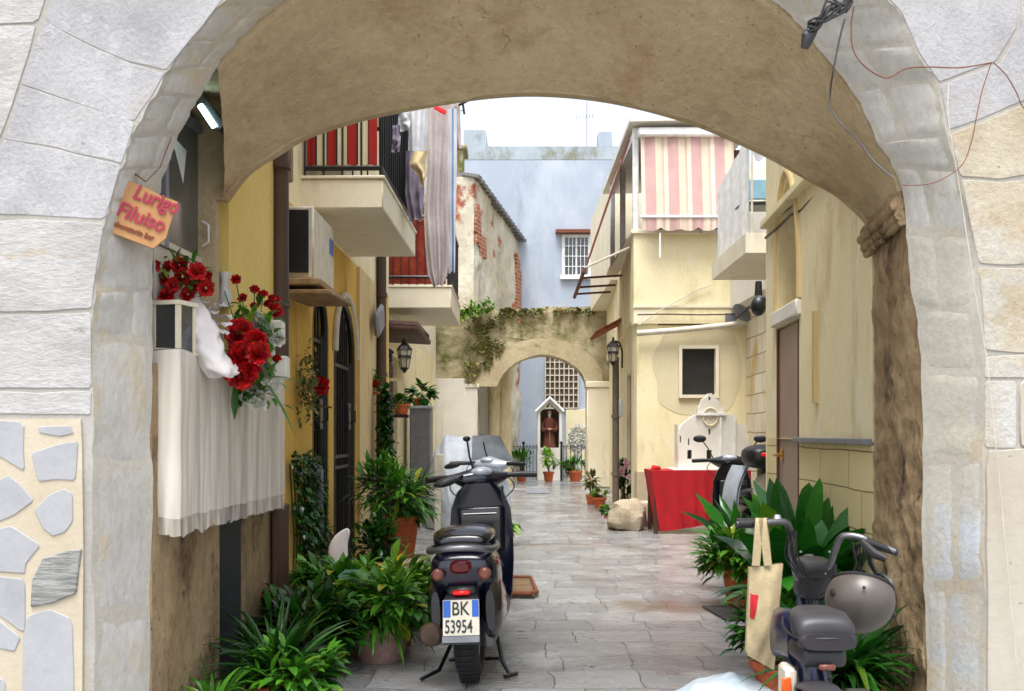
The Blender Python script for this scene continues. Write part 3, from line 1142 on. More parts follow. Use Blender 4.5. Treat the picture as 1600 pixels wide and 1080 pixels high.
flaky.build('flaky_wall_stones', M['stone_flaky'], gate, ang=12)
cream.build('cream_wall_stones', M['stone_cream'], gate, ang=12)
# smooth render on the right with a shallow step
mb = MB()
for q in ([(1539, 704), (1600, 700), (1700, 704), (1700, 1150), (1539, 1150)], [(1592, 596), (1700, 596), (1700, 700), (1592, 700)]):
    block(mb, pxpoly(q), h=0.010, gap=0.002, seed=2)
mb.build('rendered_patch', M['plaster_r'], gate, ang=50)
# crazy paving panel bottom left
mb = MB()
mb.prism([pxpoly([(-300, 655), (128, 655), (130, 700), (132, 860), (130, 1150), (-300, 1150)])], lambda a, b: (a, YO - 0.010, b), (0, 0.02, 0))
mb.build('mortar_panel', M['mortar_pale'], gate)
ST = [[(-40, 656), (40, 658), (42, 738), (0, 712), (-40, 700)], [(62, 666), (112, 664), (118, 677), (95, 683), (63, 677)],
      [(52, 708), (95, 694), (125, 690), (120, 750), (90, 748), (62, 752)], [(-30, 760), (0, 750), (17, 741), (35, 757), (57, 783), (25, 805), (0, 815), (-30, 812)],
      [(55, 795), (80, 772), (105, 764), (117, 772), (117, 815), (105, 832), (85, 838), (70, 825)], [(-30, 830), (0, 827), (20, 822), (68, 850), (45, 880), (43, 896), (0, 892), (-30, 886)],
      [(-30, 895), (0, 900), (43, 904), (43, 985), (35, 985), (0, 960), (-30, 950)], [(-30, 968), (0, 968), (35, 995), (25, 1017), (0, 1012), (-30, 1010)],
      [(45, 960), (80, 950), (115, 965), (120, 1080), (118, 1140), (36, 1140), (38, 1000)], [(-30, 1040), (12, 1062), (10, 1110), (-30, 1110)]]
mb = MB()
for i, q in enumerate(ST):
    block(mb, pxpoly(q), h=0.004, gap=0.001, bev=0.002, y=YO - 0.010, seed=i, rnd_amt=0.1)
    block(mb, pxpoly([(-(a + 30) - 8 if True else a, b + 4) for a, b in q]) if False else pxpoly([(-46 - a, b) for a, b in [(max(a, -14), b) for a, b in q]][::-1]), h=0.004, gap=0.001, bev=0.002, y=YO - 0.010, seed=i + 9, rnd_amt=0.1)
mb.build('slate_cladding', M['slate'], gate, ang=12)
mb = MB()
block(mb, pxpoly([(52, 905), (70, 872), (110, 858), (130, 857), (122, 925), (85, 940), (50, 948)]), h=0.009, gap=0.001, bev=0.004, y=YO - 0.010, seed=1)
mb.build('ribbed_slate_piece', M['slate_ribbed'], gate)

# the vault: a splayed, sagging barrel between near arch and lower far arch
VP = [((340, 103), (353, 312)), ((374, 62), (385, 270)), ((408, 30), (430, 240)), ((445, 0), (480, 211)), ((530, -58), (560, 185)),
      ((640, -98), (650, 166)), ((740, -120), (750, 150)), ((838, -127), (838, 145)), ((940, -118), (930, 152)), ((1030, -90), (1010, 168)),
      ((1120, -45), (1090, 192)), ((1204, 0), (1170, 226)), ((1248, 41), (1215, 248)), ((1294, 95), (1262, 275)), ((1335, 150), (1305, 298)),
      ((1368, 215), (1330, 318)), ((1396, 264), (1348, 335)), ((1414, 335), (1366, 356))]
vn = smooth_line([(X(a[0], YI), Z(a[1], YI)) for a, b in VP], 8)
vf = smooth_line([(X(b[0], YF), Z(b[1], YF)) for a, b in VP], 8)
mb = MB()
NV = 26


def vault_pt(k, t):
    a, b = vn[k], vf[k]
    s = t ** 1.15
    p = Vector((a[0] * (1 - s) + b[0] * s, YI + (YF - YI) * t, a[1] * (1 - s) + b[1] * s))
    amp = min(1.0, t * 6)
    cx = Vector((0.1, 0, 1.4)) - Vector((p.x, 0, p.z))
    cx.normalize()
    if t == 0:
        return p - cx * 0.07
    w = 0.022 * noise.noise(p * 2.3) + 0.009 * noise.noise(p * 8) + 0.004 * noise.noise(p * 25)
    if t > 0.9:
        w += 0.012 * noise.noise(p * 14)
    return p + cx * w * amp


mb.loft([[vault_pt(k, j / NV) for k in range(len(vn))] for j in range(NV + 1)], cap=False, closed=False)
mb.build('vault', M['vault'], gate, ang=60)
# brown right pier
mb = MB()


def pier_pt(u, v):
    zt = 2.20
    z = zt * (1 - u)
    xa = 1.60 + 0.055 * u
    py_ = HY - (z - H0) * F0 / YI
    # near edge follows the inner curve
    pts = [(264, 1394), (335, 1414), (450, 1424), (560, 1440), (700, 1440), (850, 1443), (1200, 1446)]
    e = 1446
    for (a, xa_), (b, xb_) in zip(pts, pts[1:]):
        if a <= py_ <= b:
            e = xa_ + (xb_ - xa_) * (py_ - a) / (b - a)
            break
    x0 = X(e, YI) + (0.06 if v == 0 else 0.012)
    x1 = X(1366, YF) + 0.0
    p = Vector((x0 + (x1 - x0) * v, YI + (YF - YI) * v, z))
    w = 0.022 * noise.noise(Vector((p.x, p.y * 2.0, p.z * 2.2))) + 0.022 * noise.noise(Vector((p.x, p.y * 7, p.z * 9))) + 0.008 * noise.noise(p * 20) + 0.003 * noise.noise(p * 50)
    p.x += -w * (1 if v > 0 else 0.35)
    return p


mb.grid(pier_pt, 200, 50)
mb.build('right_pier', M['brownpier'], gate, ang=60)
mb = MB()
for j, (dx, zz, r_) in enumerate([(0, 2.235, 0.022), (-0.008, 2.20, 0.030), (0.006, 2.16, 0.024), (0.012, 2.13, 0.016)]):
    pts = [Vector((X(1408, YI) * (1 - t) + X(1352, YF) * t + dx + 0.012 * noise.noise(Vector((t * 9, j, 0))), YI + 0.02 + (YF - YI) * t, zz + 0.012 * noise.noise(Vector((t * 7, j, 4))))) for t in [i / 14 for i in range(15)]]
    mb.tube(pts, [r_ * (1 + 0.3 * noise.noise(p * 12)) for p in pts], 10)
mb.build('pier_capital', M['brownpier'], gate, ang=60)
# gateway back face, left soffit, and unseen top slab added to block sky light
mb = MB()
back = [(X(337, YF), 0), (X(337, YF), vf[0][1])] + [(a, b) for a, b in vf] + [(X(1366, YF) + 0.02, 2.0), (X(1366, YF) + 0.02, 0)]
mb.prism([[(WL, 0), (WL, WT), (WR, WT), (WR, 0)] + back[::-1]], lambda a, b: (a, YF + 0.001, b), (0, 0.06, 0))
mb.build('rear_face', M['vault'], gate)
mb = MB()
mb.bx((WL, YO + 0.13, WT - 0.15), (WR, YF - 0.002, WT))
mb.bx((-1.9, YI + 0.005, 2.78), (X(341, YI), YF - 0.01, 2.9))
mb.build('soffit_and_sky_block', M['vault'], gate)
mb = MB()
mb.bx((WL, YO + 0.13, 0), (WL + 0.1, YF - 0.002, WT - 0.16))
mb.bx((WR - 0.1, YO + 0.13, 0), (WR, YF - 0.002, WT - 0.16))
mb.build('side_wall', M['stone_cream'], gate)


# ------------------------------------------------------------ left: house with the shop front inside the gateway
def wallx(x0, y0, x1, y1, z0, z1, thick, holes=()):
    """a wall along the alley, from (x0,y0) to (x1,y1); holes are loops in (y, z); thick is the inward-building vector in x"""
    m_ = MB()

    def fn(y, z):
        t = (y - y0) / (y1 - y0)
        return (x0 + (x1 - x0) * t, y, z)
    m_.prism([[(y0, z0), (y1, z0), (y1, z1), (y0, z1)]] + [list(h) for h in holes], fn, (thick, 0, 0))
    return m_


def wally(x0, x1, y, z0, z1, thick, holes=()):
    m_ = MB()
    m_.prism([[(x0, z0), (x1, z0), (x1, z1), (x0, z1)]] + [list(h) for h in holes], lambda a, b: (a, y, b), (0, thick, 0))
    return m_


def xw(Y):
    return -1.448 + 0.045 * (Y - 4.0)


hl = thing('yellow_house', 'ochre yellow house along the left side with tall arched iron gates and balcony', 'house', (-2.0, 7.5, 0))
m_ = wallx(xw(4.005), 4.005, xw(5.9), 5.9, 0, 1.56, -0.25, [[(4.80, 0.02), (5.20, 0.02), (5.20, 1.02), (4.80, 1.02)]])
m_.noise(0.006, 9)
m_.build('lower_wall', M['brownpier'], hl)
m_ = wallx(xw(4.005) - 0.10, 4.005, xw(4.95) - 0.10, 4.95, 1.56, 2.77, -0.25)
m_.build('recess_wall', M['yellow'], hl)
m_ = wallx(xw(4.94), 4.94, xw(5.9), 5.9, 1.562, 5.2, -0.30)
m_.build('yellow_pier', M['yellow_warm'], hl)
mb = MB()
mb.bx((-2.0, 5.9, 0), (xw(5.9), 5.93, 5.2))
mb.build('pier_return', M['ochre'], hl)


def xw2(Y):
    return -1.62 + 0.02 * (Y - 7.0)


def archhole(y0, y1, z0, z1, spring, n_=10, point=0.0):
    out = [(y0, z0), (y1, z0)]
    cy = (y0 + y1) / 2
    for i in range(n_ + 1):
        a = PI * i / n_
        out.append((cy + (y1 - y0) / 2 * math.cos(a), spring + (z1 - spring) * math.sin(a) ** 0.9))
    return out


G1 = archhole(8.0, 8.62, 0.02, 2.45, 2.1)
G2 = archhole(8.86, 9.95, 0.02, 2.5, 1.95)
wallx(xw2(5.93), 5.93, xw2(12.2), 12.2, 0, 2.95, -0.30, [G1, G2]).build('lower_wall_plaster', M['ochre'], hl)
wallx(xw2(5.93), 5.93, xw2(12.2), 12.2, 2.952, 5.598, -0.30, [[(8.3, 3.2), (9.2, 3.2), (9.2, 5.2), (8.3, 5.2)]]).build('upper_wall', M['yellow'], hl)
m_ = MB()
m_.bx((xw2(10.1) - 0.2, 10.0, 0), (xw2(10.1) + 0.03, 12.2, 2.94))
m_.build('weathered_panel', M['beige_wall'], hl)
m_ = MB()
m_.bx((-6, 12.2, 0), (xw2(12.2), 12.24, 5.598))
m_.build('far_return', M['yellow'], hl)
m_ = MB()
m_.bx((-6, 4.82, 5.6), (xw2(12.2) + 0.08, 12.3, 5.75))
m_.build('roof', M['roofgrey'], hl)
m_ = MB()
m_.bx((xw2(8.7) - 0.32, 8.25, 3.15), (xw2(8.7) - 0.27, 9.25, 5.25))
m_.build('balcony_door', M['windowdark'], hl)


def gate_door(y0, y1, ztop, spring, parent):
    cy = (y0 + y1) / 2
    x = xw2(cy) - 0.06
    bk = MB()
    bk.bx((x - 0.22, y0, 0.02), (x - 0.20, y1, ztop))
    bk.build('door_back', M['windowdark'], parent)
    fr = MB()
    loop = archhole(y0, y1, 0.02, ztop, spring, 12)
    pts = [Vector((x + 0.03, a, b)) for a, b in loop]
    fr.tube(pts + [pts[0]], 0.03, 8)
    for yy in (y0 + 0.04, y1 - 0.04):
        fr.tube([(x, yy, 0.03), (x, yy, spring)], 0.028, 6)
    d = MB()
    nb = int((y1 - y0) / 0.11)
    for i in range(1, nb):
        yy = y0 + (y1 - y0) * i / nb
        top = spring + (ztop - spring) * math.sqrt(max(0, 1 - ((yy - cy) / ((y1 - y0) / 2)) ** 2)) - 0.02
        d.tube([(x, yy, 0.05), (x, yy, top)], 0.011, 6)
    for zz in (0.12, 0.95, 1.05, spring - 0.05):
        d.bx((x - 0.012, y0 + 0.02, zz - 0.015), (x + 0.012, y1 - 0.02, zz + 0.015))
    d.bx((x - 0.02, y0 + 0.05, 0.12), (x - 0.008, y1 - 0.05, 0.95))
    dd = d.build('gate_leaf', M['irondark'], parent)
    fr.build('gate_frame', M['irondark'], parent)
    h = MB()
    h.bx((x - 0.01, y1 - 0.30, 1.30), (x + 0.05, y1 - 0.16, 1.56), bev=0.008)
    h.tube([(x + 0.05, y1 - 0.22, 1.36), (x + 0.10, y1 - 0.22, 1.38), (x + 0.10, y1 - 0.22, 1.48), (x + 0.05, y1 - 0.22, 1.5)], 0.008, 6)
    h.build('gate_lock', M['black'], dd)


gate_door(8.0, 8.62, 2.45, 2.1, hl)
gate_door(8.86, 9.95, 2.5, 1.95, hl)
mb = MB()
pts = [Vector((xw2(9.4) + 0.012, a, b + 0.05)) for a, b in archhole(8.80, 10.0, 0.0, 2.52, 1.95, 14)[2:]]
mb.tube(pts, 0.028, 8)
mb.build('arch_moulding', M['offwhite'], hl)
# balcony (first)
m_ = MB(TR(xw2(8.65), 8.65, 0, -0.02))
m_.bx((-0.02, -1.05, 2.985), (0.625, 1.05, 3.21), bev=0.01)
m_.bx((-0.02, -1.065, 3.21), (0.64, 1.065, 3.235), bev=0.006)
bal = m_.build('balcony', M['cream_conc'], hl)
m_ = MB(TR(xw2(8.65), 8.65, 0, -0.02))
for a, b in (((0.02, -1.02), (0.60, -1.02)), ((0.60, -1.02), (0.60, 1.02)), ((0.60, 1.02), (0.02, 1.02))):
    for zz in (3.30, 4.22):
        m_.tube([(a[0], a[1], zz), (b[0], b[1], zz)], 0.02, 6)
    k = int((Vector(a) - Vector(b)).length / 0.12)
    for i in range(k + 1):
        q = Vector(a).lerp(Vector(b), i / k)
        m_.tube([(q.x, q.y, 3.235), (q.x, q.y, 4.22)], 0.009, 5)
m_.build('railing', M['irondark'], bal)
m_ = MB(TR(xw2(8.65), 8.65, 0, -0.02))
m_.grid(lambda u, v: (0.583, -0.98 + 1.96 * u, 3.32 + 0.9 * v), 8, 4)
m_.grid(lambda u, v: (0.589, -0.98 + 1.96 * u, 3.32 + 0.9 * v), 8, 4)
m_.build('side_sheet', M['brownsheet'], bal)
m_ = MB(TR(xw2(8.65), 8.65, 0, -0.02))
m_.grid(lambda u, v: (0.03 + 0.54 * u, -0.995 + 0.012 * math.sin(u * 40), 3.33 + 1.35 * v), 30, 6)
m_.grid(lambda u, v: (0.03 + 0.54 * u, -0.992 + 0.012 * math.sin(u * 40), 3.33 + 1.35 * v), 30, 6)
m_.build('striped_curtain', M['redstripe'], bal)
m_ = MB(TR(xw2(9.6), 9.6, 0, -0.02))
m_.bx((-0.02, -2.2, 4.66), (0.36, 1.5, 4.86), bev=0.01)
m_.build('upper_slab', M['cream_conc'], hl)
mb = MB()
mb.bx((xw2(6.7), 6.6, 2.95), (xw2(6.7) + 0.16, 6.68, 3.4), bev=0.01)
mb.box((xw2(6.7) + 0.05, 6.64, 3.08), (0.08, 0.07, 0.30), ry=R(-35), bev=0.01)
mb.build('bracket', M['wood_old'], hl)

# left: second house with porch and balcony
h2 = thing('cream_house', 'cream plastered house beyond the drainpipe with small tiled porch and low balcony', 'house', (-2.2, 15, 0))
XH2 = -1.80
m_ = wallx(XH2, 12.24, XH2 + 0.05, 22.9, 0, 2.9, -0.3, [[(14.2, 0.02), (15.5, 0.02), (15.5, 2.42), (14.2, 2.42)]])
m_.build('wall', M['yellow'], h2)
m_ = wallx(XH2, 12.24, XH2 + 0.05, 22.9, 2.902, 5.6, -0.3, [[(14.0, 3.2), (15.0, 3.2), (15.0, 5.3), (14.0, 5.3)]])
m_.build('upper_wall', M['cream_conc'], h2)
m_ = MB()
m_.bx((XH2 - 0.12, 14.2, 0.03), (XH2 - 0.06, 15.5, 2.42))
for k in range(4):
    m_.bx((XH2 - 0.06, 14.25 + k * 0.31, 0.1), (XH2 - 0.04, 14.5 + k * 0.31, 2.3), bev=0.01)
dd = m_.build('door', M['wood_dark'], h2)
m_ = MB()
m_.tube([(XH2 - 0.04, 14.32, 1.0), (XH2 + 0.02, 14.32, 1.02), (XH2 + 0.02, 14.4, 1.02)], 0.012, 6)
m_.build('handle', M['brass'], dd)
m_ = MB()
m_.bx((XH2 - 0.30, 13.95, 3.2), (XH2 - 0.26, 15.05, 5.3))
m_.build('balcony_door', M['windowdark'], h2)
m_ = MB()
m_.bx((-6, 12.31, 5.6), (XH2 + 0.1, 23, 5.75))
m_.build('roof', M['roofgrey'], h2)
# porch
m_ = MB()
m_.box((XH2 + 0.29, 13.55, 2.60), (0.66, 1.9, 0.07), bev=0.02, ry=R(3), seg=2)
for k in range(9):
    m_.tube([(XH2 - 0.02, 12.70 + k * 0.21, 2.665), (XH2 + 0.60, 12.70 + k * 0.21, 2.635)], 0.055, 8)
por = m_.build('porch_roof', M['wood_dark'], h2)
m_ = MB()
m_.bx((XH2 + 0.06, 12.62, 0.0), (XH2 + 0.20, 12.76, 2.54), bev=0.01)
m_.bx((XH2 + 0.30, 12.9, 1.98), (XH2 + 0.40, 13.0, 2.2), bev=0.01)
m_.bx((XH2, 12.9, 1.94), (XH2 + 0.40, 13.0, 1.98))
m_.build('porch_post', M['yellow'], h2)
# second balcony
m_ = MB()
BX1 = X(705, 13.7)
m_.bx((XH2, 13.7, 2.985), (BX1, 16.0, 3.27), bev=0.01)
m_.bx((XH2, 13.685, 3.27), (BX1 + 0.015, 16.0, 3.30), bev=0.005)
bal2 = m_.build('balcony', M['cream_conc'], h2)
m_ = MB()
for zz in (3.42, 4.25):
    m_.tube([(XH2 + 0.02, 13.75, zz), (BX1 - 0.03, 13.75, zz), (BX1 - 0.03, 15.95, zz)], 0.022, 6)
for k in range(9):
    x_ = XH2 + 0.05 + (BX1 - XH2 - 0.08) * k / 8
    m_.tube([(x_, 13.75, 3.30), (x_, 13.75, 4.25)], 0.009, 5)
for k in range(14):
    m_.tube([(BX1 - 0.03, 13.9 + k * 0.155, 3.30), (BX1 - 0.03, 13.9 + k * 0.155, 4.25)], 0.009, 5)
m_.tube([(BX1 - 0.03, 13.75, 3.30), (BX1 - 0.03, 13.75, 4.3)], 0.03, 8)
m_.build('railing', M['irondark'], bal2)
m_ = MB()
m_.grid(lambda u, v: (XH2 + 0.06 + (BX1 - XH2 - 0.14) * u, 13.80 + 0.01 * math.sin(u * 30), 3.33 + 0.9 * v), 24, 4)
m_.build('red_sheet', M['redpatch'], bal2)

# left: ruined wall that leans in behind
rw = thing('ruined_building', 'crumbling old house with peeling white wall and bare red bricks above the far arch', 'building', (-0.6, 20, 0))
m_ = MB()


def ruin_pt(u, v):
    y = 23.7 + 4.2 * u
    x = -0.91 + 1.12 * u
    z = (7.35 - 0.7 * u) * v
    p = Vector((x, y, z))
    w = 0.07 * noise.noise(p * 1.1) + 0.05 * noise.noise(p * 3) + 0.02 * noise.noise(p * 8)
    return p + Vector((w, 0, 0.10 * noise.noise(Vector((y * 2, 3, 0))) * v))


m_.grid(ruin_pt, 80, 70)
m_.build('side_wall', M['ruin'], rw, ang=60)
m_ = MB()
m_.grid(lambda u, v: (-3.4 + 2.49 * u, 23.7 + 0.05 * noise.noise(Vector((u * 5, v * 7, 1))), 7.35 * v), 20, 30)
m_.build('front_wall', M['ruin'], rw, ang=60)
m_ = MB()
m_.bx((-6, 23.72, 7.36), (-0.95, 27.9, 7.45))
for k in range(18):
    t = k / 17
    m_.box((-0.95 + 1.12 * t, 23.75 + 4.1 * t, 7.38 - 0.7 * t), (0.42, 0.3, 0.09), rz=R(-15), ry=R(12), bev=0.01)
m_.build('roof', M['roofgrey'], rw)
for (yy, zz, w_, h_) in ((23.9, 6.2, 0.4, 0.7), (24.3, 5.8, 0.5, 0.5), (27.6, 5.0, 0.5, 1.7), (27.3, 4.3, 0.4, 1.0)):
    xx = -0.91 + 1.12 * (yy - 23.7) / 4.2
    m_ = MB(TR(xx + 0.06, yy, zz, R(-14.9)))
    lp = []
    for k in range(40):
        a = 2 * PI * k / 40
        q = 1 + 0.5 * noise.noise(Vector((math.cos(a) * 1.6, math.sin(a) * 1.6, zz * 3))) + 0.25 * noise.noise(Vector((math.cos(a) * 6, math.sin(a) * 6, zz)))
        lp.append((w_ * 0.55 * q * math.copysign(abs(math.cos(a)) ** 0.6, math.cos(a)), h_ * 0.55 * q * math.copysign(abs(math.sin(a)) ** 0.6, math.sin(a))))
    m_.prism([lp], lambda a, b: (0.0, a, b), (-0.15, 0, 0))
    m_.build('bare_bricks', M['bricks_red'], rw)
m_ = MB()
m_.bx((-2.2, 24.4, 7.4), (-1.2, 25.2, 8.2), bev=0.02)
m_.bx((-2.3, 24.3, 8.2), (-1.1, 25.3, 8.3), bev=0.02)
m_.build('chimney', M['archstone'], rw)

# ------------------------------------------------------------ far arch wall
fa = thing('far_arch_wall', 'weathered masonry wall with a round arch at the end of the alley', 'archway', (0.8, 23, 0))
YA = 23.0
arch = [(745, 600), (747, 592), (760, 572), (785, 553), (815, 540), (845, 534), (880, 538), (905, 548), (925, 563), (938, 582), (942, 600)]
archm = [(X(a, YA), Z(b, YA)) for a, b in smooth_line(arch, 3)]
topl = [(X(640, YA), Z(512, YA)), (X(738, YA), Z(480, YA)), (X(780, YA), Z(484, YA)), (X(840, YA), Z(482, YA)), (X(900, YA), Z(480, YA)), (X(965, YA), Z(477, YA))]
m_ = MB()
base = [(X(640, YA), 0), (X(640, YA), 4.0)] + topl + [(X(965, YA), 0), (X(942, YA), 0)] + archm[::-1] + [(X(745, YA), 0)]
m_.prism([base], lambda a, b: (a, YA, b), (0, 0.55, 0))
bm_ = m_.bm
bmesh.ops.triangulate(bm_, faces=list(bm_.faces))
bmesh.ops.subdivide_edges(bm_, edges=[e for e in bm_.edges if e.calc_length() > 0.5], cuts=3, use_grid_fill=True)
m_.noise(0.045, 2.2)
m_.build('masonry', M['archstone'], fa, ang=50)
# ring of dressed stones
m_ = MB()
ringo = [(752, 604), (765, 570), (785, 553), (815, 536), (845, 529), (880, 534), (908, 545), (930, 562), (942, 582), (948, 604)]
am = smooth_line([(X(a, YA), Z(b, YA)) for a, b in [(775, 604), (783, 590), (797, 574), (818, 561), (845, 555), (872, 559), (895, 571), (910, 586), (917, 604)]], 3)
ao = smooth_line([(X(a, YA), Z(b, YA)) for a, b in [(740, 604), (752, 578), (780, 550), (812, 535), (848, 529), (885, 534), (914, 549), (936, 574), (944, 604)]], 3)
m_.loft([[Vector((p[0], YA - 0.06, p[1])) for p in am], [Vector((p[0], YA - 0.06, p[1])) for p in ao], [Vector((p[0], YA + 0.02, p[1])) for p in ao]], closed=False, cap=False)
m_.loft([[Vector((p[0], YA - 0.06, p[1])) for p in am], [Vector((p[0], YA + 0.56, p[1])) for p in am]], closed=False, cap=False)
m_.noise(0.02, 3)
m_.build('arch_ring', M['archring'], fa, ang=40)
m_ = MB()
m_.bx((X(917, YA), YA - 0.07, 0), (X(968, YA), YA + 0.5, Z(606, YA)), bev=0.02)
m_.bx((X(915, YA), YA - 0.10, Z(606, YA)), (X(968, YA), YA + 0.5, Z(596, YA)), bev=0.02)
m_.build('right_pier', M['cream_conc'], fa)
m_ = MB()
m_.bx((X(672, YA), YA - 0.06, 0), (X(728, YA), YA - 0.002, Z(592, YA)), bev=0.01)
m_.bx((X(728, YA), YA - 0.05, 0), (X(746, YA), YA + 0.5, Z(606, YA)), bev=0.01)
m_.bx((X(727, YA), YA - 0.08, Z(606, YA)), (X(749, YA), YA + 0.5, Z(600, YA)), bev=0.01)
m_.build('white_plinth', M['white_wall'], fa)
m_ = MB()
q = [(X(a, YA), Z(b, YA)) for a, b in [(692, 775), (692, 640), (694, 628), (702, 619), (716, 617), (730, 617), (744, 619), (744, 775)]]
m_.prism([q], lambda a, b: (a, YA - 0.10, b), (0, 0.03, 0))
m_.build('blocked_opening', M['white_wall'], fa)
# column behind the left of the arch
m_ = MB()
for (a, b, r0, y0) in ((762, 782, 0.15, 23.9), (778, 800, 0.16, 24.0)):
    cx = X((a + b) / 2, 23.9)
    m_.lathe([(r0 * 1.15, 0), (r0 * 1.1, 0.2), (r0, 0.3), (r0 * 0.97, 1.5), (r0, 2.2), (r0 * 1.3, 2.5), (r0 * 1.45, 2.9), (r0 * 1.5, 3.4)], (cx, y0, 0), 18)
m_.noise(0.035, 3.5)
m_.build('column', M['limepier'], fa, ang=60)
m_ = MB()
m_.bx((X(700, 24.4), 24.2, 0), (X(765, 24.4), 24.4, 4.0))
m_.build('inner_wall', M['white_wall'], fa)
# ivy and moss hanging over the wall
m_ = MB()
ri = random.Random(8)
for i in range(3000):
    px_ = ri.gauss(766, 24) if i % 3 else ri.uniform(735, 945)
    py_ = 482 + abs(ri.gauss(0, 1)) * (95 if (i % 3 and px_ < 790) else 7)
    if not (724 < px_ < 946) or py_ > 598:
        continue
    ex = (px_ - 740) / 50
    if py_ > 530 and px_ > 800 - (py_ - 530) * 0.75:
        continue
    if noise.noise(Vector((px_ * 0.06, py_ * 0.06, 0))) < -0.18:
        continue
    p = P(px_, py_, YA - 0.05)
    m_.leaf(p, (ri.uniform(-1, 1), -0.8, ri.uniform(-0.9, 0.6)), ri.uniform(0.05, 0.11), ri.uniform(0.04, 0.08), 0.6, 2)
tag(m_.build('ivy', M['ivy'], at=(X(765, YA), YA, 2.4)), 'olive green ivy creeping over the top left of the far arch', 'ivy')
m_ = MB()
for i in range(260):
    t = ri.random()
    p = P(712 + 55 * t + ri.gauss(0, 4), 500 - 22 * t ** 0.6 + ri.gauss(0, 5), YA - 0.2)
    m_.leaf(p, (ri.uniform(-1, 0.6), -0.7, ri.uniform(-0.4, 0.9)), ri.uniform(0.10, 0.2), 0.05, 0.9, 3)
tag(m_.build('wall_fern', M['leaf_light'], at=(X(740, YA), YA, 3.8)), 'bright green fern growing on top of the far arch wall', 'fern')

# ------------------------------------------------------------ blue building behind
bb = thing('blue_building', 'tall pale blue building with mossy parapet closing the view', 'building', (1.5, 28.2, 0))
YB = 28.0


def hole(px0, py0, px1, py1, Y):
    return [(X(px0, Y), Z(py1, Y)), (X(px1, Y), Z(py1, Y)), (X(px1, Y), Z(py0, Y)), (X(px0, Y), Z(py0, Y))]


wally(X(560, YB), X(1120, YB), YB, 2.4, Z(250, YB), 0.3, [hole(880, 370, 921, 431, YB)]).build('wall', M['blue_wall'], bb)
wally(X(560, YB), X(1120, YB), YB - 0.01, 0, 2.399, 0.3, [hole(852, 610, 903, 638, YB)] if False else []).build('lower_wall', M['blue_wall'], bb)
m_ = MB()
m_.bx((X(560, YB), YB - 0.004, Z(250, YB)), (X(1120, YB), YB + 0.3, Z(229, YB)))
m_.noise(0.02, 2)
m_.build('parapet', M['blue_moss'], bb)


def window(px0, py0, px1, py1, Y, parent, fmat, gmat, nx, ny, grille=None, fw=0.07, dep=0.03):
    x0, x1, z0, z1 = X(px0, Y), X(px1, Y), Z(py1, Y), Z(py0, Y)
    f = MB()
    f.bx((x0, Y - dep, z0), (x0 + fw, Y + 0.06, z1))
    f.bx((x1 - fw, Y - dep, z0), (x1, Y + 0.06, z1))
    f.bx((x0 + fw, Y - dep + 0.002, z0), (x1 - fw, Y + 0.06, z0 + fw))
    f.bx((x0 + fw, Y - dep + 0.002, z1 - fw), (x1 - fw, Y + 0.06, z1))
    for i in range(1, nx):
        xx = x0 + (x1 - x0) * i / nx
        f.bx((xx - fw * 0.3, Y - dep + 0.006, z0 + fw), (xx + fw * 0.3, Y + 0.05, z1 - fw))
    for i in range(1, ny):
        zz = z0 + (z1 - z0) * i / ny
        f.bx((x0 + fw, Y - dep + 0.010, zz - fw * 0.3), (x1 - fw, Y + 0.05, zz + fw * 0.3))
    fo = f.build('window', fmat, parent)
    g = MB()
    g.bx((x0 + 0.01, Y + 0.06, z0 + 0.01), (x1 - 0.01, Y + 0.075, z1 - 0.01))
    g.build('pane', gmat, fo)
    return fo


wo = window(878, 367, 923, 434, YB, bb, M['white'], M['glassblue'], 2, 1, fw=0.08)
m_ = MB()
m_.bx((X(875, YB), YB - 0.12, Z(437, YB)), (X(926, YB), YB - 0.035, Z(431, YB)))
m_.build('sill', M['white'], wo)
m_ = MB()
for k in range(7):
    xx = X(882 + k * 6.2, YB)
    m_.tube([(xx, YB - 0.05, Z(431, YB)), (xx, YB - 0.05, Z(370, YB))], 0.010, 5)
for yy in (385, 401, 417):
    m_.tube([(X(880, YB), YB - 0.05, Z(yy, YB)), (X(921, YB), YB - 0.05, Z(yy, YB))], 0.010, 5)
m_.build('bars', M['white'], wo)
m_ = MB()
m_.bx((X(868, YB), YB - 0.25, Z(366, YB)), (X(930, YB), YB - 0.01, Z(361, YB)))
m_.build('canopy', M['rust'], bb)
# lattice window above the shrine
YW = YB - 0.02
m_ = MB()
x0, x1, z0, z1 = X(852, YB), X(903, YB), Z(638, YB), Z(556, YB)
m_.bx((x0, YB - 0.03, z0), (x1, YB - 0.012, z1))
wl = m_.build('lattice_window', M['niche'], bb)
m_ = MB()
for i in range(8):
    xx = x0 + (x1 - x0) * i / 7
    m_.bx((xx - 0.013, YB - 0.10, z0), (xx + 0.013, YB - 0.032, z1))
for i in range(9):
    zz = z0 + (z1 - z0) * i / 8
    m_.bx((x0, YB - 0.096, zz - 0.013), (x1, YB - 0.036, zz + 0.013))
m_.build('lattice', M['offwhite'], wl)
m_ = MB()
m_.bx((X(884, YB), YB - 0.09, 0.0), (X(960, YB), YB - 0.012, Z(640, YB)), bev=0.01)
m_.build('patched_plaster', M['greypatch'], bb)
m_ = MB()
m_.bx((X(935, 30), 30.0, 9.5), (X(957, 30), 30.6, Z(205, 30)), bev=0.02)
m_.build('roof_box', M['blue_wall'], bb)
m_ = MB()
m_.bx((X(720, 27), 28.4, 8.0), (X(760, 28.5), 30, Z(212, 29)), bev=0.02)
m_.build('side_tower', M['blue_moss'], bb)
an = MB()
an.tube([(X(917, 30), 30, 9.5), (X(917, 30), 30, Z(158, 30))], 0.010, 5)
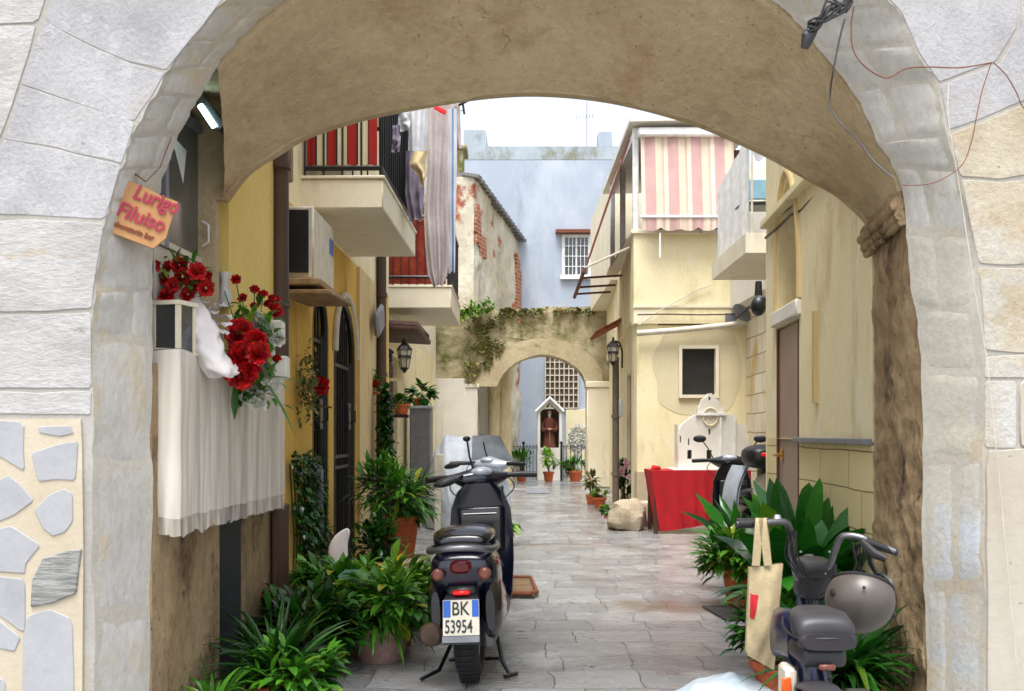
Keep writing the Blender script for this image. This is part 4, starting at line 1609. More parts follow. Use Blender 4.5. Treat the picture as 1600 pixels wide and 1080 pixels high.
an.tube([(X(900, 30), 30.0, Z(185, 30)), (X(930, 30), 30.0, Z(181, 30))], 0.012, 5)
for k in range(6):
    xx = X(901 + k * 5, 30)
    an.tube([(xx, 29.85, Z(184 - k * 0.6, 30)), (xx, 30.15, Z(184 - k * 0.6, 30))], 0.008, 5)
tag(an.build('roof_antenna', M['steel'], at=(X(917, 30), 30, 9.5)), 'thin television antenna standing on the roof of the blue building', 'antenna')

# ------------------------------------------------------------ right: near yellow house
hr = thing('right_yellow_house', 'pale yellow house on the right with taupe door under a pointed niche', 'house', (2.3, 6.5, 0))


def xr(Y):
    return 1.745 + 0.066 * (Y - 4.82)


DOOR = [(6.42, 0.02), (7.15, 0.02), (7.15, 2.02), (6.42, 2.02)]
NICHE = [(6.42, 2.14), (7.12, 2.14), (7.10, 2.5), (7.02, 2.76), (6.9, 2.95), (6.78, 3.02), (6.62, 2.9), (6.50, 2.7), (6.43, 2.45)]
NICHE = NICHE[:]
wallx(xr(4.82), 4.82, xr(7.5), 7.5, 1.232, 4.55, 0.35, [[(6.42, 1.232 + 0.001), (7.15, 1.233), (7.15, 2.02), (6.42, 2.02)], NICHE]).build('wall', M['yellow'], hr)
wallx(xr(4.82), 4.82, xr(6.42), 6.42, 0, 1.215, 0.35).build('block_band', M['tileband'], hr)
wallx(xr(7.15), 7.15, xr(7.5), 7.5, 0, 1.231, 0.35).build('corner_base', M['tileband'], hr)
m_ = MB()
m_.bx((xr(7.5) + 0.001, 7.5, 0), (6.0, 7.54, 1.23))
m_.bx((xr(7.5) + 0.001, 7.5, 1.232), (6.0, 7.54, 4.55))
m_.build('rear_wall', M['yellow'], hr)
m_ = MB(TR(xr(5.6), 5.6, 0, -0.066))
m_.bx((-0.045, -0.78, 1.216), (0.01, 0.80, 1.246), bev=0.004)
m_.build('ledge', M['greymetal'], hr)
m_ = MB(TR(xr(6.78), 6.78, 0, -0.066))
m_.bx((-0.035, -0.42, 2.03), (0.2, 0.42, 2.135), bev=0.01)
m_.build('lintel', M['white_wall'], hr)
m_ = MB(TR(xr(6.78), 6.78, 0, -0.066))
m_.bx((0.015, -0.33, 0.03), (0.055, 0.33, 2.0))
dr = m_.build('door', M['taupe'], hr)
m_ = MB(TR(xr(6.78), 6.78, 0, -0.066))
m_.tube([(0.015, 0.22, 1.12), (-0.045, 0.22, 1.12), (-0.045, 0.10, 1.12)], 0.012, 8)
m_.bx((0.0, 0.19, 1.08), (0.014, 0.25, 1.16), bev=0.003)
m_.build('handle', M['brass'], dr)
m_ = MB(TR(xr(6.78), 6.78, 0, -0.066))
m_.bx((-0.004, -0.365, 0.0), (0.06, -0.335, 2.01))
m_.bx((0.0, 0.335, 0.0), (0.14, 0.37, 2.01))
m_.build('door_frame', M['brownred'], hr)
m_ = MB(TR(xr(6.78), 6.78, 0, -0.066))
m_.bx((0.22, -0.4, 2.0), (0.25, 0.4, 3.1))
m_.build('niche_back', M['niche'], hr)
m_ = MB(TR(xr(6.78), 6.78, 0, -0.066))
q = [(-0.40, 2.14), (-0.39, 2.45), (-0.32, 2.72), (-0.18, 2.94), (0.0, 3.06), (0.16, 2.98), (0.28, 2.78), (0.36, 2.5), (0.38, 2.14)]
m_.tube([(0.0, a, b) for a, b in smooth_line(q, 3)], 0.026, 8)
m_.build('niche_moulding', M['beige_wall'], hr)
m_ = MB()
m_.bx((xr(5) - 0.05, 4.83, 4.55), (6.0, 7.6, 4.7))
m_.build('roof', M['roofgrey'], hr)
m_ = MB(TR(xr(6.2), 6.2, 0, -0.066))
m_.bx((-0.06, -1.35, 2.80), (0.01, 1.28, 2.86), bev=0.01)
m_.build('string_course', M['yellow'], hr)
m_ = MB(TR(xr(6.2), 6.2, 0, -0.066))
m_.bx((-0.025, -0.30, 1.45), (0.01, -0.24, 2.0))
m_.build('meter_cover', M['beige_wall'], hr)

# right: courtyard behind, blocks wall
cw = thing('whitewashed_block_wall', 'side wall of whitewashed blocks between yellow house and recessed facade', 'wall', (3.2, 11, 0))
m_ = MB()
m_.prism([[(7.55, 0), (14.0, 0), (14.0, 3.0), (7.55, 3.0)]], lambda y, z: (3.05 + 0.038 * (y - 7.55), y, z), (0.3, 0, 0))
m_.build('masonry', M['whiteblocks'], cw)

# right: facade with awning bay
YR = 14.0
hf = thing('awning_house', 'pale yellow house on the right with striped sunshade and small dark window', 'house', (2.6, 14.5, 0))
XA, XB = X(995, YR), X(1178, YR)
wally(XA, XB, YR, 0.72, 2.78, 0.3, [hole(1064, 544, 1118, 620, YR)]).build('wall', M['yellow'], hf)
wally(XA, XB, YR - 0.01, 0, 0.718, 0.3).build('skirting', M['cement'], hf)
wo = window(1060, 540, 1122, 622, YR, hf, M['cream_conc'], M['windowdark'], 1, 1, fw=0.045, dep=0.05)
m_ = MB()
mm = [(X(1022 + 0, YR), 1.0)]
cxp, czp = X(1090, YR), Z(580, YR)
q = []
for k in range(32):
    a = 2 * PI * k / 32
    rr = 1 + 0.12 * noise.noise(Vector((math.cos(a) * 2, math.sin(a) * 2, 1)))
    q.append((cxp + 0.62 * rr * math.copysign(abs(math.cos(a)) ** 0.7, math.cos(a)), czp + 0.62 * rr * math.copysign(abs(math.sin(a)) ** 0.8, math.sin(a))))
q = [(min(a, XB - 0.02), max(min(b, 2.76), 0.9)) for a, b in q]
m_.prism([q, hole(1062, 542, 1120, 621, YR)], lambda a, b: (a, YR - 0.004, b), (0, 0.003, 0))
m_.build('cement_patch', M['greypatch'], hf)
# side wall running on to the far arch
wallx(XA, YR + 0.001, X(945, 23.0) + 0.1, 23.0, 0, 2.9, 0.3, [[(15.2, 0.02), (16.3, 0.02), (16.3, 2.2), (15.2, 2.2)]]).build('side_wall', M['yellow'], hf)
m_ = MB()
m_.bx((XA + 0.18, 15.2, 0.03), (XA + 0.22, 16.3, 2.2))
m_.build('side_door', M['taupe'], hf)
wallx(XA - 0.05, YR - 0.05, X(945, 23.0) + 0.05, 23.2, 2.902, 4.05, 0.3).build('upper_side_wall', M['yellow'], hf)
wally(XA - 0.05, X(1200, YR), YR - 0.051, 2.80, 4.05, 0.3).build('bay_parapet', M['yellow'], hf)
m_ = MB()
m_.bx((XA - 0.09, YR - 0.09, 4.05), (X(1125, YR), YR + 0.12, 4.11), bev=0.01)
m_.bx((XA - 0.09, YR + 0.121, 4.05), (XA + 0.12, 17.6, 4.11), bev=0.01)
m_.build('parapet_cap', M['cream_conc'], hf)
m_ = MB()
m_.bx((XA - 0.06, YR - 0.07, 3.02), (X(1160, YR), YR - 0.052, 3.055))
m_.build('string_course', M['cream_conc'], hf)
m_ = MB()
for (x_, y_) in ((XA - 0.02, YR), (XA - 0.02, 15.6), (XA - 0.02, 17.2), (X(1140, YR), YR)):
    m_.bx((x_ - 0.04, y_ - 0.04, 4.11), (x_ + 0.04, y_ + 0.04, 5.55), bev=0.005)
m_.bx((XA - 0.05, YR - 0.05, 5.40), (X(1145, YR), YR + 0.03, 5.52))
m_.bx((XA - 0.05, YR + 0.031, 5.40), (XA + 0.03, 17.3, 5.52))
m_.build('loggia_frame', M['white'], hf)
m_ = MB()
m_.bx((XA + 0.8, 14.9, 4.11), (X(1180, YR), 15.0, 5.5))
m_.bx((XA + 0.55, 14.2, 4.11), (XA + 0.6, 17.2, 5.5))
m_.build('inner_wall', M['brownred'], hf)
m_ = MB()
m_.prism([[(XA - 0.13, 5.56), (X(1180, YR), 5.60), (X(1180, YR), 5.68), (XA - 0.13, 5.63)]], lambda a, b: (a, YR - 0.28, b), (0, 4.2, 0))
m_.build('roof', M['white_wall'], hf)
m_ = MB()
m_.bx((XA + 0.05, 18.2, 4.06), (XB + 2, 22.9, 6.1))
m_.build('rear_block', M['cream_conc'], hf)
# gutter pipe over the recessed wall
m_ = MB()
m_.tube([P(995, 521, YR - 0.12), P(1060, 516, YR - 0.12), P(1130, 509, YR - 0.12), P(1178, 503, YR - 0.12)], 0.042, 10)
tag(m_.build('gutter_pipe', M['offwhite'], at=P(1080, 513, 13.9)), 'sloping white gutter pipe above the small dark window', 'pipe')
m_ = MB()
m_.box((X(1140, YR) , YR - 0.06, Z(498, YR)), (0.15, 0.02, 0.14), bev=0.004)
tag(m_.build('house_number_plate', M['greymetal'], at=P(1131, 498, YR)), 'small pale grey plate on yellow wall above the gutter', 'plate')
# striped shade
sd = thing('striped_sunshade', 'pink and cream striped sunshade with scalloped valance hanging over the bay', 'sunshade', P(1070, 218, YR - 0.12))
m_ = MB()
sx0, sx1 = X(999, YR), X(1142, YR)


def shade_pt(u, v):
    return (sx0 + (sx1 - sx0) * u, YR - 0.13 - 0.16 * v + 0.012 * math.sin(u * 30), Z(218, YR) + (Z(345, YR) - Z(218, YR)) * v)


def val_pt(u, v):
    d = 0.16 + 0.045 * abs(math.sin(u * PI * 5))
    return (sx0 + (sx1 - sx0) * u, YR - 0.295 + 0.012 * math.sin(u * 60) * v, Z(345, YR) - d * v)


m_.grid(shade_pt, 60, 10)
m_.grid(val_pt, 60, 4)
m_.build('fabric', M['pinkstripe'], sd)
m_ = MB()
m_.tube([(sx0 - 0.03, YR - 0.30, Z(346, YR)), (sx1 + 0.02, YR - 0.30, Z(346, YR))], 0.018, 8)
m_.build('bottom_rail', M['white'], sd)
m_ = MB()
m_.bx((sx0 - 0.04, YR - 0.22, Z(219, YR)), (sx1 + 0.03, YR - 0.06, Z(206, YR)), bev=0.02)
m_.build('roller_case', M['white'], sd)
m_ = MB()
m_.tube([(sx0 + 0.25, YR - 0.27, Z(370, YR)), (sx0 + 0.25, YR - 0.27, Z(408, YR))], 0.012, 6)
m_.build('crank_rod', M['white'], sd)
# folding awning over the alley
aw = thing('side_awning', 'folded red brown awning frame sticking out over the alley', 'awning', P(965, 300, 15.5))
m_ = MB()
xa_ = XA - 0.05
a0, a1 = Vector((xa_ - 0.06, 14.1, 5.42)), Vector((xa_ - 0.66, 14.4, 3.62))
b0, b1 = Vector((xa_ - 0.0, 17.0, 5.42)), Vector((xa_ - 0.62, 17.3, 3.62))
m_.loft([[a0, b0, b0 + Vector((0.03, 0, 0.0)), a0 + Vector((0.03, 0, 0))], [a1, b1, b1 + Vector((0.03, 0, 0.02)), a1 + Vector((0.03, 0, 0.02))]])
m_.build('fabric', M['rustpaint'], aw)
m_ = MB()
m_.tube([a1, b1], 0.03, 8)
m_.build('front_rail', M['rust'], aw)
for y_ in (14.4, 15.4, 16.4, 17.2):
    m_ = MB()
    zz = 3.72 + (y_ - 14.4) * 0.04
    m_.tube([(xa_, y_, 3.95 if y_ < 15 else 3.7), (xa_ - 0.64, y_, 3.66)], 0.018, 6)
    m_.build('arm', M['offwhite' if y_ < 15 else 'rust'], aw)
# small tiled hood + lamp on the side wall
m_ = MB()
m_.box((X(953, 17.5) - 0.02, 17.6, Z(512, 17.5)), (0.62, 1.3, 0.05), ry=R(-28), bev=0.01)
hd = m_
tag(hd.build('door_hood', M['redtile'], at=P(953, 512, 17.5)), 'small rusty red hood sticking out over the side wall', 'hood')

# balcony of the courtyard house on the right
yb0, yb1 = 10.0, 11.8
xb0, xb1 = X(1165, yb0), X(1118, yb1)
hb = thing('courtyard_house', 'white house at the back of the courtyard with a sheeted balcony', 'house', (3.2, 11, 3))
m_ = MB()
m_.bx((3.06, 7.56, 3.01), (3.4, 14.6, 4.1))
m_.build('wall', M['white_wall'], hb)
m_ = MB()
m_.prism([[(X(1165, yb0), yb0), (X(1112, yb1), yb1), (3.5, yb1), (3.5, yb0)]], lambda a, b: (a, b, 3.08), (0, 0, 0.20))
bl = m_.build('balcony', M['cream_conc'], hb)
m_ = MB()
q0, q1 = Vector((X(1165, yb0) + 0.03, yb0 + 0.02, 3.28)), Vector((X(1117, yb1) + 0.03, yb1, 3.28))
nn = Vector((q1.y - q0.y, -(q1.x - q0.x), 0)).normalized() * 0.012
m_.grid(lambda u, v: q0.lerp(q1, u) + nn * (1 + 0.6 * math.sin(u * 24)) + Vector((0, 0, (1.0 - 0.12 * u) * v)), 24, 6)
m_.grid(lambda u, v: q0.lerp(q1, u) + nn * (0.7 + 0.6 * math.sin(u * 24)) + Vector((0, 0, (1.0 - 0.12 * u) * v)), 24, 6)
m_.build('side_sheet', M['white'], bl)
m_ = MB()
for k in range(7):
    x_ = q0.x + 0.04 + k * 0.16
    m_.tube([(x_, yb0 + 0.03, 3.28), (x_, yb0 + 0.03, 4.22)], 0.012, 6)
m_.tube([(q0.x, yb0 + 0.03, 4.22), (3.4, yb0 + 0.03, 4.22)], 0.018, 6)
m_.tube([(q0.x + 0.24, yb0 + 0.05, 3.28), (q0.x + 0.24, yb0 + 0.05, 5.4)], 0.022, 6)
m_.build('railing', M['offwhite'], bl)


# ------------------------------------------------------------ things on the gateway
sg = thing('wooden_sign', 'tilted tan wooden sign with magenta lettering hanging from the left jamb', 'sign', P(222, 335, 3.84))
SM = Matrix.Translation(P(224, 338, 3.84)) @ Matrix.Rotation(R(18), 4, 'Z') @ Matrix.Rotation(R(19), 4, 'Y') @ Matrix.Rotation(R(90), 4, 'X')
m_ = MB(SM)
# sign plane: x right, y up, z towards the viewer
m_.prism([[(-0.105, -0.105), (0.075, -0.105), (0.105, -0.05), (0.100, 0.03), (0.10, 0.10), (0.04, 0.098), (-0.02, 0.105), (-0.105, 0.105)]], lambda a, b: (a, b, 0.012), (0, 0, -0.024))
m_.build('board', M['wood_tan'], sg)
m_ = MB(SM)
m_.bx((-0.128, -0.105, -0.014), (-0.106, 0.105, 0.013))
m_.build('edge_batten', M['wood_tan_side'], sg)
SMt = SM @ Matrix.Translation((0, 0, 0.0125))
text_mesh('lettering', 'Lurigo', M['magenta'], 0.082, SMt @ Matrix.Translation((-0.060, 0.050, 0.004)), sg, 0.0015, sx=0.80, bold=0.0015, shear=0.15)
text_mesh('lettering', 'Filuiso', M['magenta'], 0.082, SMt @ Matrix.Translation((-0.095, -0.035, 0.004)), sg, 0.0015, sx=0.86, bold=0.0015, shear=0.15)
text_mesh('lettering', 'laboratorio bar', M['brownink'], 0.030, SMt @ Matrix.Translation((-0.095, -0.078, 0.002)), sg, 0.002, sx=0.85, bold=0.001, shear=0.15)
m_ = MB()
m_.tube([P(189, 268, 3.80), P(196, 272, 3.82), P(208, 270, 3.84), P(228, 284, 3.84)], 0.0035, 6)
m_.tube([P(228, 284, 3.84), P(250, 262, 3.9), P(268, 215, 3.95)], 0.002, 5)
m_.tube([P(189, 264, 3.76), P(189, 270, 3.84)], 0.006, 6)
m_.build('hanging_wire', M['rust'], sg)

ln = thing('fluorescent_lamp', 'lit fluorescent lamp above the shop window under the arch', 'lamp', P(325, 185, 4.4))
m_ = MB()
m_.box(P(333, 180, 4.42), (0.05, 0.10, 0.17), ry=R(-38), bev=0.008)
m_.build('housing', M['steel'], ln)
m_ = MB()
m_.tube([P(313, 165, 4.36), P(335, 198, 4.36)], 0.013, 8)
m_.build('tube', M['lampglow'], ln)

# shop window in the recess
sw = thing('shop_window', 'narrow shop window with cream lower panel in the recess behind the sign', 'window', (xw(4.4) - 0.09, 4.45, 2.3))
m_ = MB()
wx = lambda y: xw(y) - 0.085
for (ya, yb_, za, zb) in ((4.13, 4.17, 1.6, 2.72), (4.30, 4.335, 2.08, 2.72), (4.84, 4.90, 1.6, 2.74), (4.17, 4.84, 2.70, 2.74)):
    m_.prism([[(ya, za), (yb_, za), (yb_, zb), (ya, zb)]], lambda a, b: (wx(a) + 0.025, a, b), (-0.04, 0, 0))
m_.build('frame', M['greymetal'], sw)
m_ = MB()
m_.prism([[(4.17, 2.1), (4.30, 2.1), (4.30, 2.7), (4.17, 2.7)]], lambda a, b: (wx(a), a, b), (-0.01, 0, 0))
m_.prism([[(4.335, 2.1), (4.84, 2.1), (4.84, 2.7), (4.335, 2.7)]], lambda a, b: (wx(a), a, b), (-0.01, 0, 0))
m_.build('pane', plain('grey_shop_glass', c(92, 90, 86), 0.12), sw)
m_ = MB()
m_.prism([[(4.17, 1.6), (4.84, 1.6), (4.84, 2.08), (4.17, 2.08)]], lambda a, b: (wx(a) + 0.005, a, b), (-0.03, 0, 0))
m_.prism([[(4.17, 2.085), (4.84, 2.085), (4.84, 2.11), (4.17, 2.11)]], lambda a, b: (wx(a) + 0.02, a, b), (-0.03, 0, 0))
m_.build('panel', M['blind_cream'] if 'blind_cream' in M else M['offwhite'], sw)
m_ = MB()
m_.prism([[(4.42, 2.60), (4.60, 2.58), (4.56, 2.42)]], lambda a, b: (wx(a) + 0.002, a, b), (-0.001, 0, 0))
m_.build('sticker', M['white'], sw)
m_ = MB()
m_.tube([(wx(4.75) + 0.03, 4.72, 2.16), (wx(4.75) + 0.06, 4.72, 2.18), (wx(4.75) + 0.06, 4.72, 2.26), (wx(4.75) + 0.03, 4.72, 2.28)], 0.006, 6)
m_.build('handle', M['whiteplastic'], sw)

# drainpipe beside the yellow pier
m_ = MB()
m_.tube([(xw(5.7) + 0.03, 5.76, 1.7), (xw(5.7) + 0.03, 5.76, 3.6)], 0.05, 12)
for zz in (2.0, 2.8):
    m_.tube([(xw(5.7) + 0.03, 5.76, zz), (xw(5.7) + 0.03, 5.76, zz + 0.04)], 0.06, 12)
tag(m_.build('brown_drainpipe', M['brownpipe'], at=(xw(5.7), 5.76, 1.7)), 'fat brown drainpipe between yellow pier and air conditioner', 'drainpipe')
m_ = MB()
m_.bx((xw(5.75) + 0.01, 5.62, 0.28), (xw(5.75) + 0.05, 5.90, 0.86), bev=0.01)
m_.bx((xw(5.75) - 0.01, 5.70, 0.0), (xw(5.75) + 0.03, 5.80, 1.70))
tag(m_.build('dark_post', M['wood_dark'], at=(xw(5.75), 5.76, 0)), 'dark wooden post standing at the end of the lace cloth', 'post')
# dark cabinet door in the lower wall
cd = thing('cellar_door', 'narrow dark grey metal door in the brown wall below the lace cloth', 'door', (xw(5), 5.0, 0))
m_ = MB()
m_.bx((xw(5) - 0.20, 4.81, 0.02), (xw(5) - 0.16, 5.19, 1.02))
m_.build('opening', M['black'], cd)
m_ = MB()
m_.box((xw(5) - 0.05, 5.07, 0.52), (0.03, 0.24, 1.0), rz=R(-14), bev=0.004)
m_.build('leaf', M['darkmetal'], cd)

# shelf draped in lace
st = thing('draped_shelf', 'shelf draped in aged cream lace hanging down the left wall', 'shelf', (xw(4.8), 4.8, 1.5))
m_ = MB()
m_.prism([[(xw(4.1) - 0.12, 4.10), (xw(4.1) + 0.06, 4.10), (xw(5.6) + 0.06, 5.60), (xw(5.6) - 0.02, 5.60)]], lambda a, b: (a, b, 1.55), (0, 0, 0.035))
m_.build('board', M['wood_old'], st)
m_ = MB()


def cloth_path(s):
    # end face, then the long side
    e0, e1, e2 = Vector((xw(4.07) - 0.07, 4.07)), Vector((xw(4.07) + 0.085, 4.07)), Vector((xw(5.62) + 0.085, 5.62))
    La, Lb = (e1 - e0).length, (e2 - e1).length
    d = s * (La + Lb)
    return (e0.lerp(e1, d / La), Vector((0, -1))) if d < La else (e1.lerp(e2, (d - La) / Lb), Vector((1, 0)))


def lace_pt(u, v):
    p, nrm = cloth_path(u)
    near = min(1, (1 - v) + 0.15)
    w = (0.010 * noise.noise(Vector((u * 26 + 0.6 * v, v * 0.7, 3))) + 0.006 * noise.noise(Vector((u * 70 + v, v * 1.2, 9))) + 0.002 * math.sin(u * 34 + 2.5 * math.sin(u * 7) + v) + 0.004 * math.sin(u * 95 + 3 * math.sin(u * 13)) * (0.3 + v) + 0.006 * noise.noise(Vector((u * 16, v * 3, 7)))) * (v ** 0.4) * (1 - 0.3 * v)
    q = p + nrm * (w + 0.006)
    zt = 1.605 + 0.02 * math.sin(u * 14) - (0.05 * u)
    zb = 0.93 + 0.012 * noise.noise(Vector((u * 18, 0, 0)))
    return (q.x, q.y, zt + (zb - zt) * v)


m_.grid(lace_pt, 220, 24)
m_.grid(lambda u, v: (lace_pt(u, 0)[0] + (-0.22 + 0.0 * u) * v * (1 if True else 0), lace_pt(u, 0)[1], lace_pt(u, 0)[2] + 0.004), 40, 4)
lc_ = m_.build('lace_cloth', M['lace'], st, ang=80)
m_ = MB()


def fringe_pt(u, v):
    a_, b_ = Vector(lace_pt(u, 0.97)), Vector(lace_pt(u, 1.0))
    drop = 0.075 + 0.02 * noise.noise(Vector((u * 40, 5, 0))) + 0.008 * noise.noise(Vector((u * 260, 5, 0)))
    q = b_ + (b_ - a_) * 0.5 * v
    return (q.x + 0.004 * math.sin(u * 160) * v, q.y, b_.z + 0.002 - drop * v)


m_.grid(fringe_pt, 220, 5)
m_.build('fringe', M['fringe'], lc_, ang=80)

# lantern on the shelf
lt = thing('wooden_lantern', 'cream wooden candle lantern with glass sides on the draped shelf', 'lantern', P(272, 553, 4.2))
m_ = MB(Matrix.Translation(P(272, 555, 4.20)) @ Matrix.Rotation(R(-14), 4, 'Z'))
W_, Hh = 0.056, 0.205
for sx_ in (-1, 1):
    for sy_ in (-1, 1):
        m_.bx((sx_ * W_ - 0.009, sy_ * W_ - 0.009, 0.012), (sx_ * W_ + 0.009, sy_ * W_ + 0.009, Hh))
m_.bx((-W_ - 0.016, -W_ - 0.016, 0), (W_ + 0.016, W_ + 0.016, 0.011))
m_.bx((-W_ - 0.016, -W_ - 0.016, Hh + 0.001), (W_ + 0.016, W_ + 0.016, Hh + 0.018))
m_.build('frame', M['cream_conc'], lt)
m_ = MB(Matrix.Translation(P(272, 555, 4.20)) @ Matrix.Rotation(R(-14), 4, 'Z'))
m_.bx((-W_ + 0.009, -W_ - 0.002, 0.012), (W_ - 0.009, -W_ + 0.002, Hh))
m_.bx((W_ - 0.002, -W_ + 0.009, 0.012), (W_ + 0.002, W_ - 0.009, Hh))
m_.bx((-W_ + 0.009, W_ - 0.002, 0.012), (W_ - 0.009, W_ + 0.002, Hh))
m_.build('glass', M['glassblue'], lt)

# white ruffled cloth
m_ = MB()
rp = [P(300, 458, 4.32), P(312, 500, 4.30), P(325, 545, 4.28), P(345, 585, 4.30), P(356, 572, 4.4)]
rps = [Vector(q) for q in smooth_line([tuple(q) for q in rp], 7)]
rr = [0.012 + 0.055 * min(1, i / 9) * (1 - 0.55 * max(0, (i - 20) / 9)) for i in range(len(rps))]
rings = []
for i, (p, r_) in enumerate(zip(rps, rr)):
    ring = []
    for k in range(28):
        a = 2 * PI * k / 28
        q = r_ * (1 + 0.22 * noise.noise(Vector((i * 0.35, math.cos(a) * 2.2, math.sin(a) * 2.2))) + 0.07 * math.sin(i * 1.5 + math.sin(a) * 3) + 0.07 * math.sin(5 * a + i * 0.3))
        ring.append(p + Vector((q * math.cos(a), q * 0.7 * math.sin(a), 0.25 * q * math.sin(a * 2))))
    rings.append(ring)
m_.loft(rings)
for i in range(0):
    k_ = ri.randrange(3, len(rps) - 1)
    a = ri.uniform(0, 2 * PI)
    m_.leaf(rps[k_] + Vector((rr[k_] * 0.8 * math.cos(a), -abs(rr[k_] * 0.55 * math.sin(a)), 0)), (math.cos(a), -0.5, ri.uniform(-.6, .6)), 0.025, 0.05, 2.5, 4, 0.3, tip=0.6)
c1_ = P(332, 500, 4.42)
for i in range(70):
    a, b = ri.uniform(0, 2 * PI), ri.uniform(-1, 1)
    q = c1_ + Vector((0.06 * math.cos(a) * (1 - b * b) ** 0.5, 0.04 * math.sin(a), 0.075 * b))
    m_.leaf(q, (math.cos(a), math.sin(a) - 0.5, b), 0.03, 0.04, 2.0, 4, 0.3, tip=0.6)
tag(m_.build('ruffled_cloth', M['whitecloth'], at=P(330, 580, 4.3), ang=70), 'white ruffled lace garment bunched beside the red bouquet', 'cloth')


def blossom(mb, cen, r, d=(0, -1, 0.3), n=16, rr_=random):
    cen = Vector(cen)
    d = Vector(d).normalized()
    a0 = d.orthogonal().normalized()
    b0 = d.cross(a0)
    for i in range(n):
        f = i / n
        a = i * 2.4
        rad = (a0 * math.cos(a) + b0 * math.sin(a))
        tilt = d * (1.0 - 0.9 * f) + rad * (0.25 + 0.8 * f)
        mb.leaf(cen + rad * r * 0.15, tilt, r * (0.8 + 0.35 * f), r * 0.85, -0.8 if f < 0.5 else 0.7, 3, 0.55, side=d.cross(rad), tip=0.6)


def petals_group(name, spots, r, mat, parent, rnd_):
    for p in spots:
        mb = MB()
        blossom(mb, p, r * rnd_.uniform(0.8, 1.2), (rnd_.uniform(-.5, .8), -1, rnd_.uniform(-0.2, 0.7)), 22)
        mb.build(name, mat, parent, ang=80)


rf = random.Random(21)
# small red bouquet on the window side
f1 = thing('red_flower_bunch', 'bunch of small red carnations behind the lantern on the window ledge', 'flowers', P(275, 466, 4.35))
sp = [P(px_, py_, rf.uniform(4.22, 4.38)) for px_, py_ in [(240, 415), (262, 418), (280, 415), (255, 436), (270, 445), (300, 448), (318, 436), (294, 460), (240, 460), (262, 462), (308, 425), (322, 450), (285, 432)]]
petals_group('carnation', sp, 0.034, M['redflower'], f1, rf)
m_ = MB()
for i in range(75):
    px_, py_ = rf.uniform(236, 318), rf.uniform(412, 466)
    m_.leaf(P(px_, py_, rf.uniform(4.28, 4.40)), (rf.uniform(-1, 1), rf.uniform(-1, .2), rf.uniform(-.4, 1)), rf.uniform(0.04, 0.10), 0.022, 0.8, 4)
m_.build('leaves', M['leaf'], f1)
m_ = MB()
m_.lathe([(0.03, 0), (0.05, 0.02), (0.055, 0.09), (0.05, 0.1)], P(278, 480, 4.36), 14)
m_.build('pot', M['offwhite'], f1)
# large bouquet
f2 = thing('red_rose_bouquet', 'large drooping bouquet of red roses with white lilies hanging over the lace', 'flowers', P(385, 560, 4.6))
m_ = MB()
for (px_, py_, r_) in [(374, 520, 0.062), (398, 535, 0.055), (382, 556, 0.07), (378, 582, 0.068), (386, 572, 0.06), (404, 552, 0.05)]:
    m_ = MB()
    blossom(m_, P(px_, py_, 4.55 + rf.uniform(-0.04, 0.04)), r_, (rf.uniform(0, .6), -1, rf.uniform(-.3, .3)), 40)
    m_.build('rose', M['redflower'], f2, ang=80)
for (px_, py_, r_) in [(369, 437, 0.025), (351, 452, 0.014), (379, 466, 0.024), (398, 453, 0.026), (411, 461, 0.028), (419, 475, 0.024), (430, 470, 0.028), (433, 490, 0.034), (428, 480, 0.03), (397, 478, 0.02), (432, 562, 0.026), (425, 466, 0.02)]:
    m_ = MB()
    blossom(m_, P(px_, py_, 4.85 + rf.uniform(-0.05, 0.15)), r_, (rf.uniform(-.3, .4), -.7, rf.uniform(0.2, 1)), 22)
    m_.build('carnation', M['redflower'], f2, ang=80)
m_ = MB()
for (px_, py_, r_) in [(412, 512, 0.05), (420, 535, 0.045), (400, 500, 0.04), (392, 612, 0.045), (405, 624, 0.05), (385, 622, 0.035), (420, 580, 0.05), (428, 600, 0.04), (433, 530, 0.035), (414, 565, 0.03)]:
    m_ = MB()
    blossom(m_, P(px_, py_, 4.75 + rf.uniform(-0.05, 0.05)), r_, (rf.uniform(-.3, .6), -1, rf.uniform(-.6, .4)), 14)
    m_.build('white_lily', M['whiteflower'], f2, ang=80)
m_ = MB()
for i in range(150):
    t = rf.random()
    px_ = 372 + 55 * rf.random() + rf.gauss(0, 8)
    py_ = 470 + 165 * t
    if px_ < 360:
        continue
    m_.leaf(P(px_, py_, 4.72 + rf.uniform(-0.05, 0.12)), (rf.uniform(-1, 1), rf.uniform(-1, 0), rf.uniform(-1, .8)), rf.uniform(0.05, 0.11), rf.uniform(0.025, 0.05), 0.8, 4)
m_.leaf(P(412, 595, 4.6), (0.4, -0.1, -0.5), 0.30, 0.03, 0.6, 8)
m_.leaf(P(368, 600, 4.6), (0.0, -0.1, -1), 0.17, 0.035, 0.2, 6)
m_.leaf(P(420, 590, 4.7), (1, -0.1, 0.05), 0.16, 0.04, 0.5, 6)
for (px_, py_) in [(369, 437), (379, 466), (398, 453), (411, 461), (430, 470), (351, 452)]:
    m_.tube([P(px_, py_ + 3, 4.86), P(px_ + (392 - px_) * 0.3, py_ + 40, 4.84), P(392, 560, 4.8)], 0.003, 5)
m_.build('leaves', M['leaf'], f2)
m_ = MB()
m_.lathe([(0.028, 0), (0.034, 0.05), (0.02, 0.13), (0.032, 0.17)], P(352, 480, 4.9), 12)
m_.build('vase', M['whiteplastic'], f2)
m_ = MB()
m_.lathe([(0.045, 0), (0.07, 0.03), (0.08, 0.16), (0.07, 0.17)], P(405, 600, 4.9), 14)
m_.build('vase', M['whiteplastic'], f2)
m_ = MB()
m_.box(P(430, 520, 5.2), (0.10, 0.05, 0.13), bev=0.01)
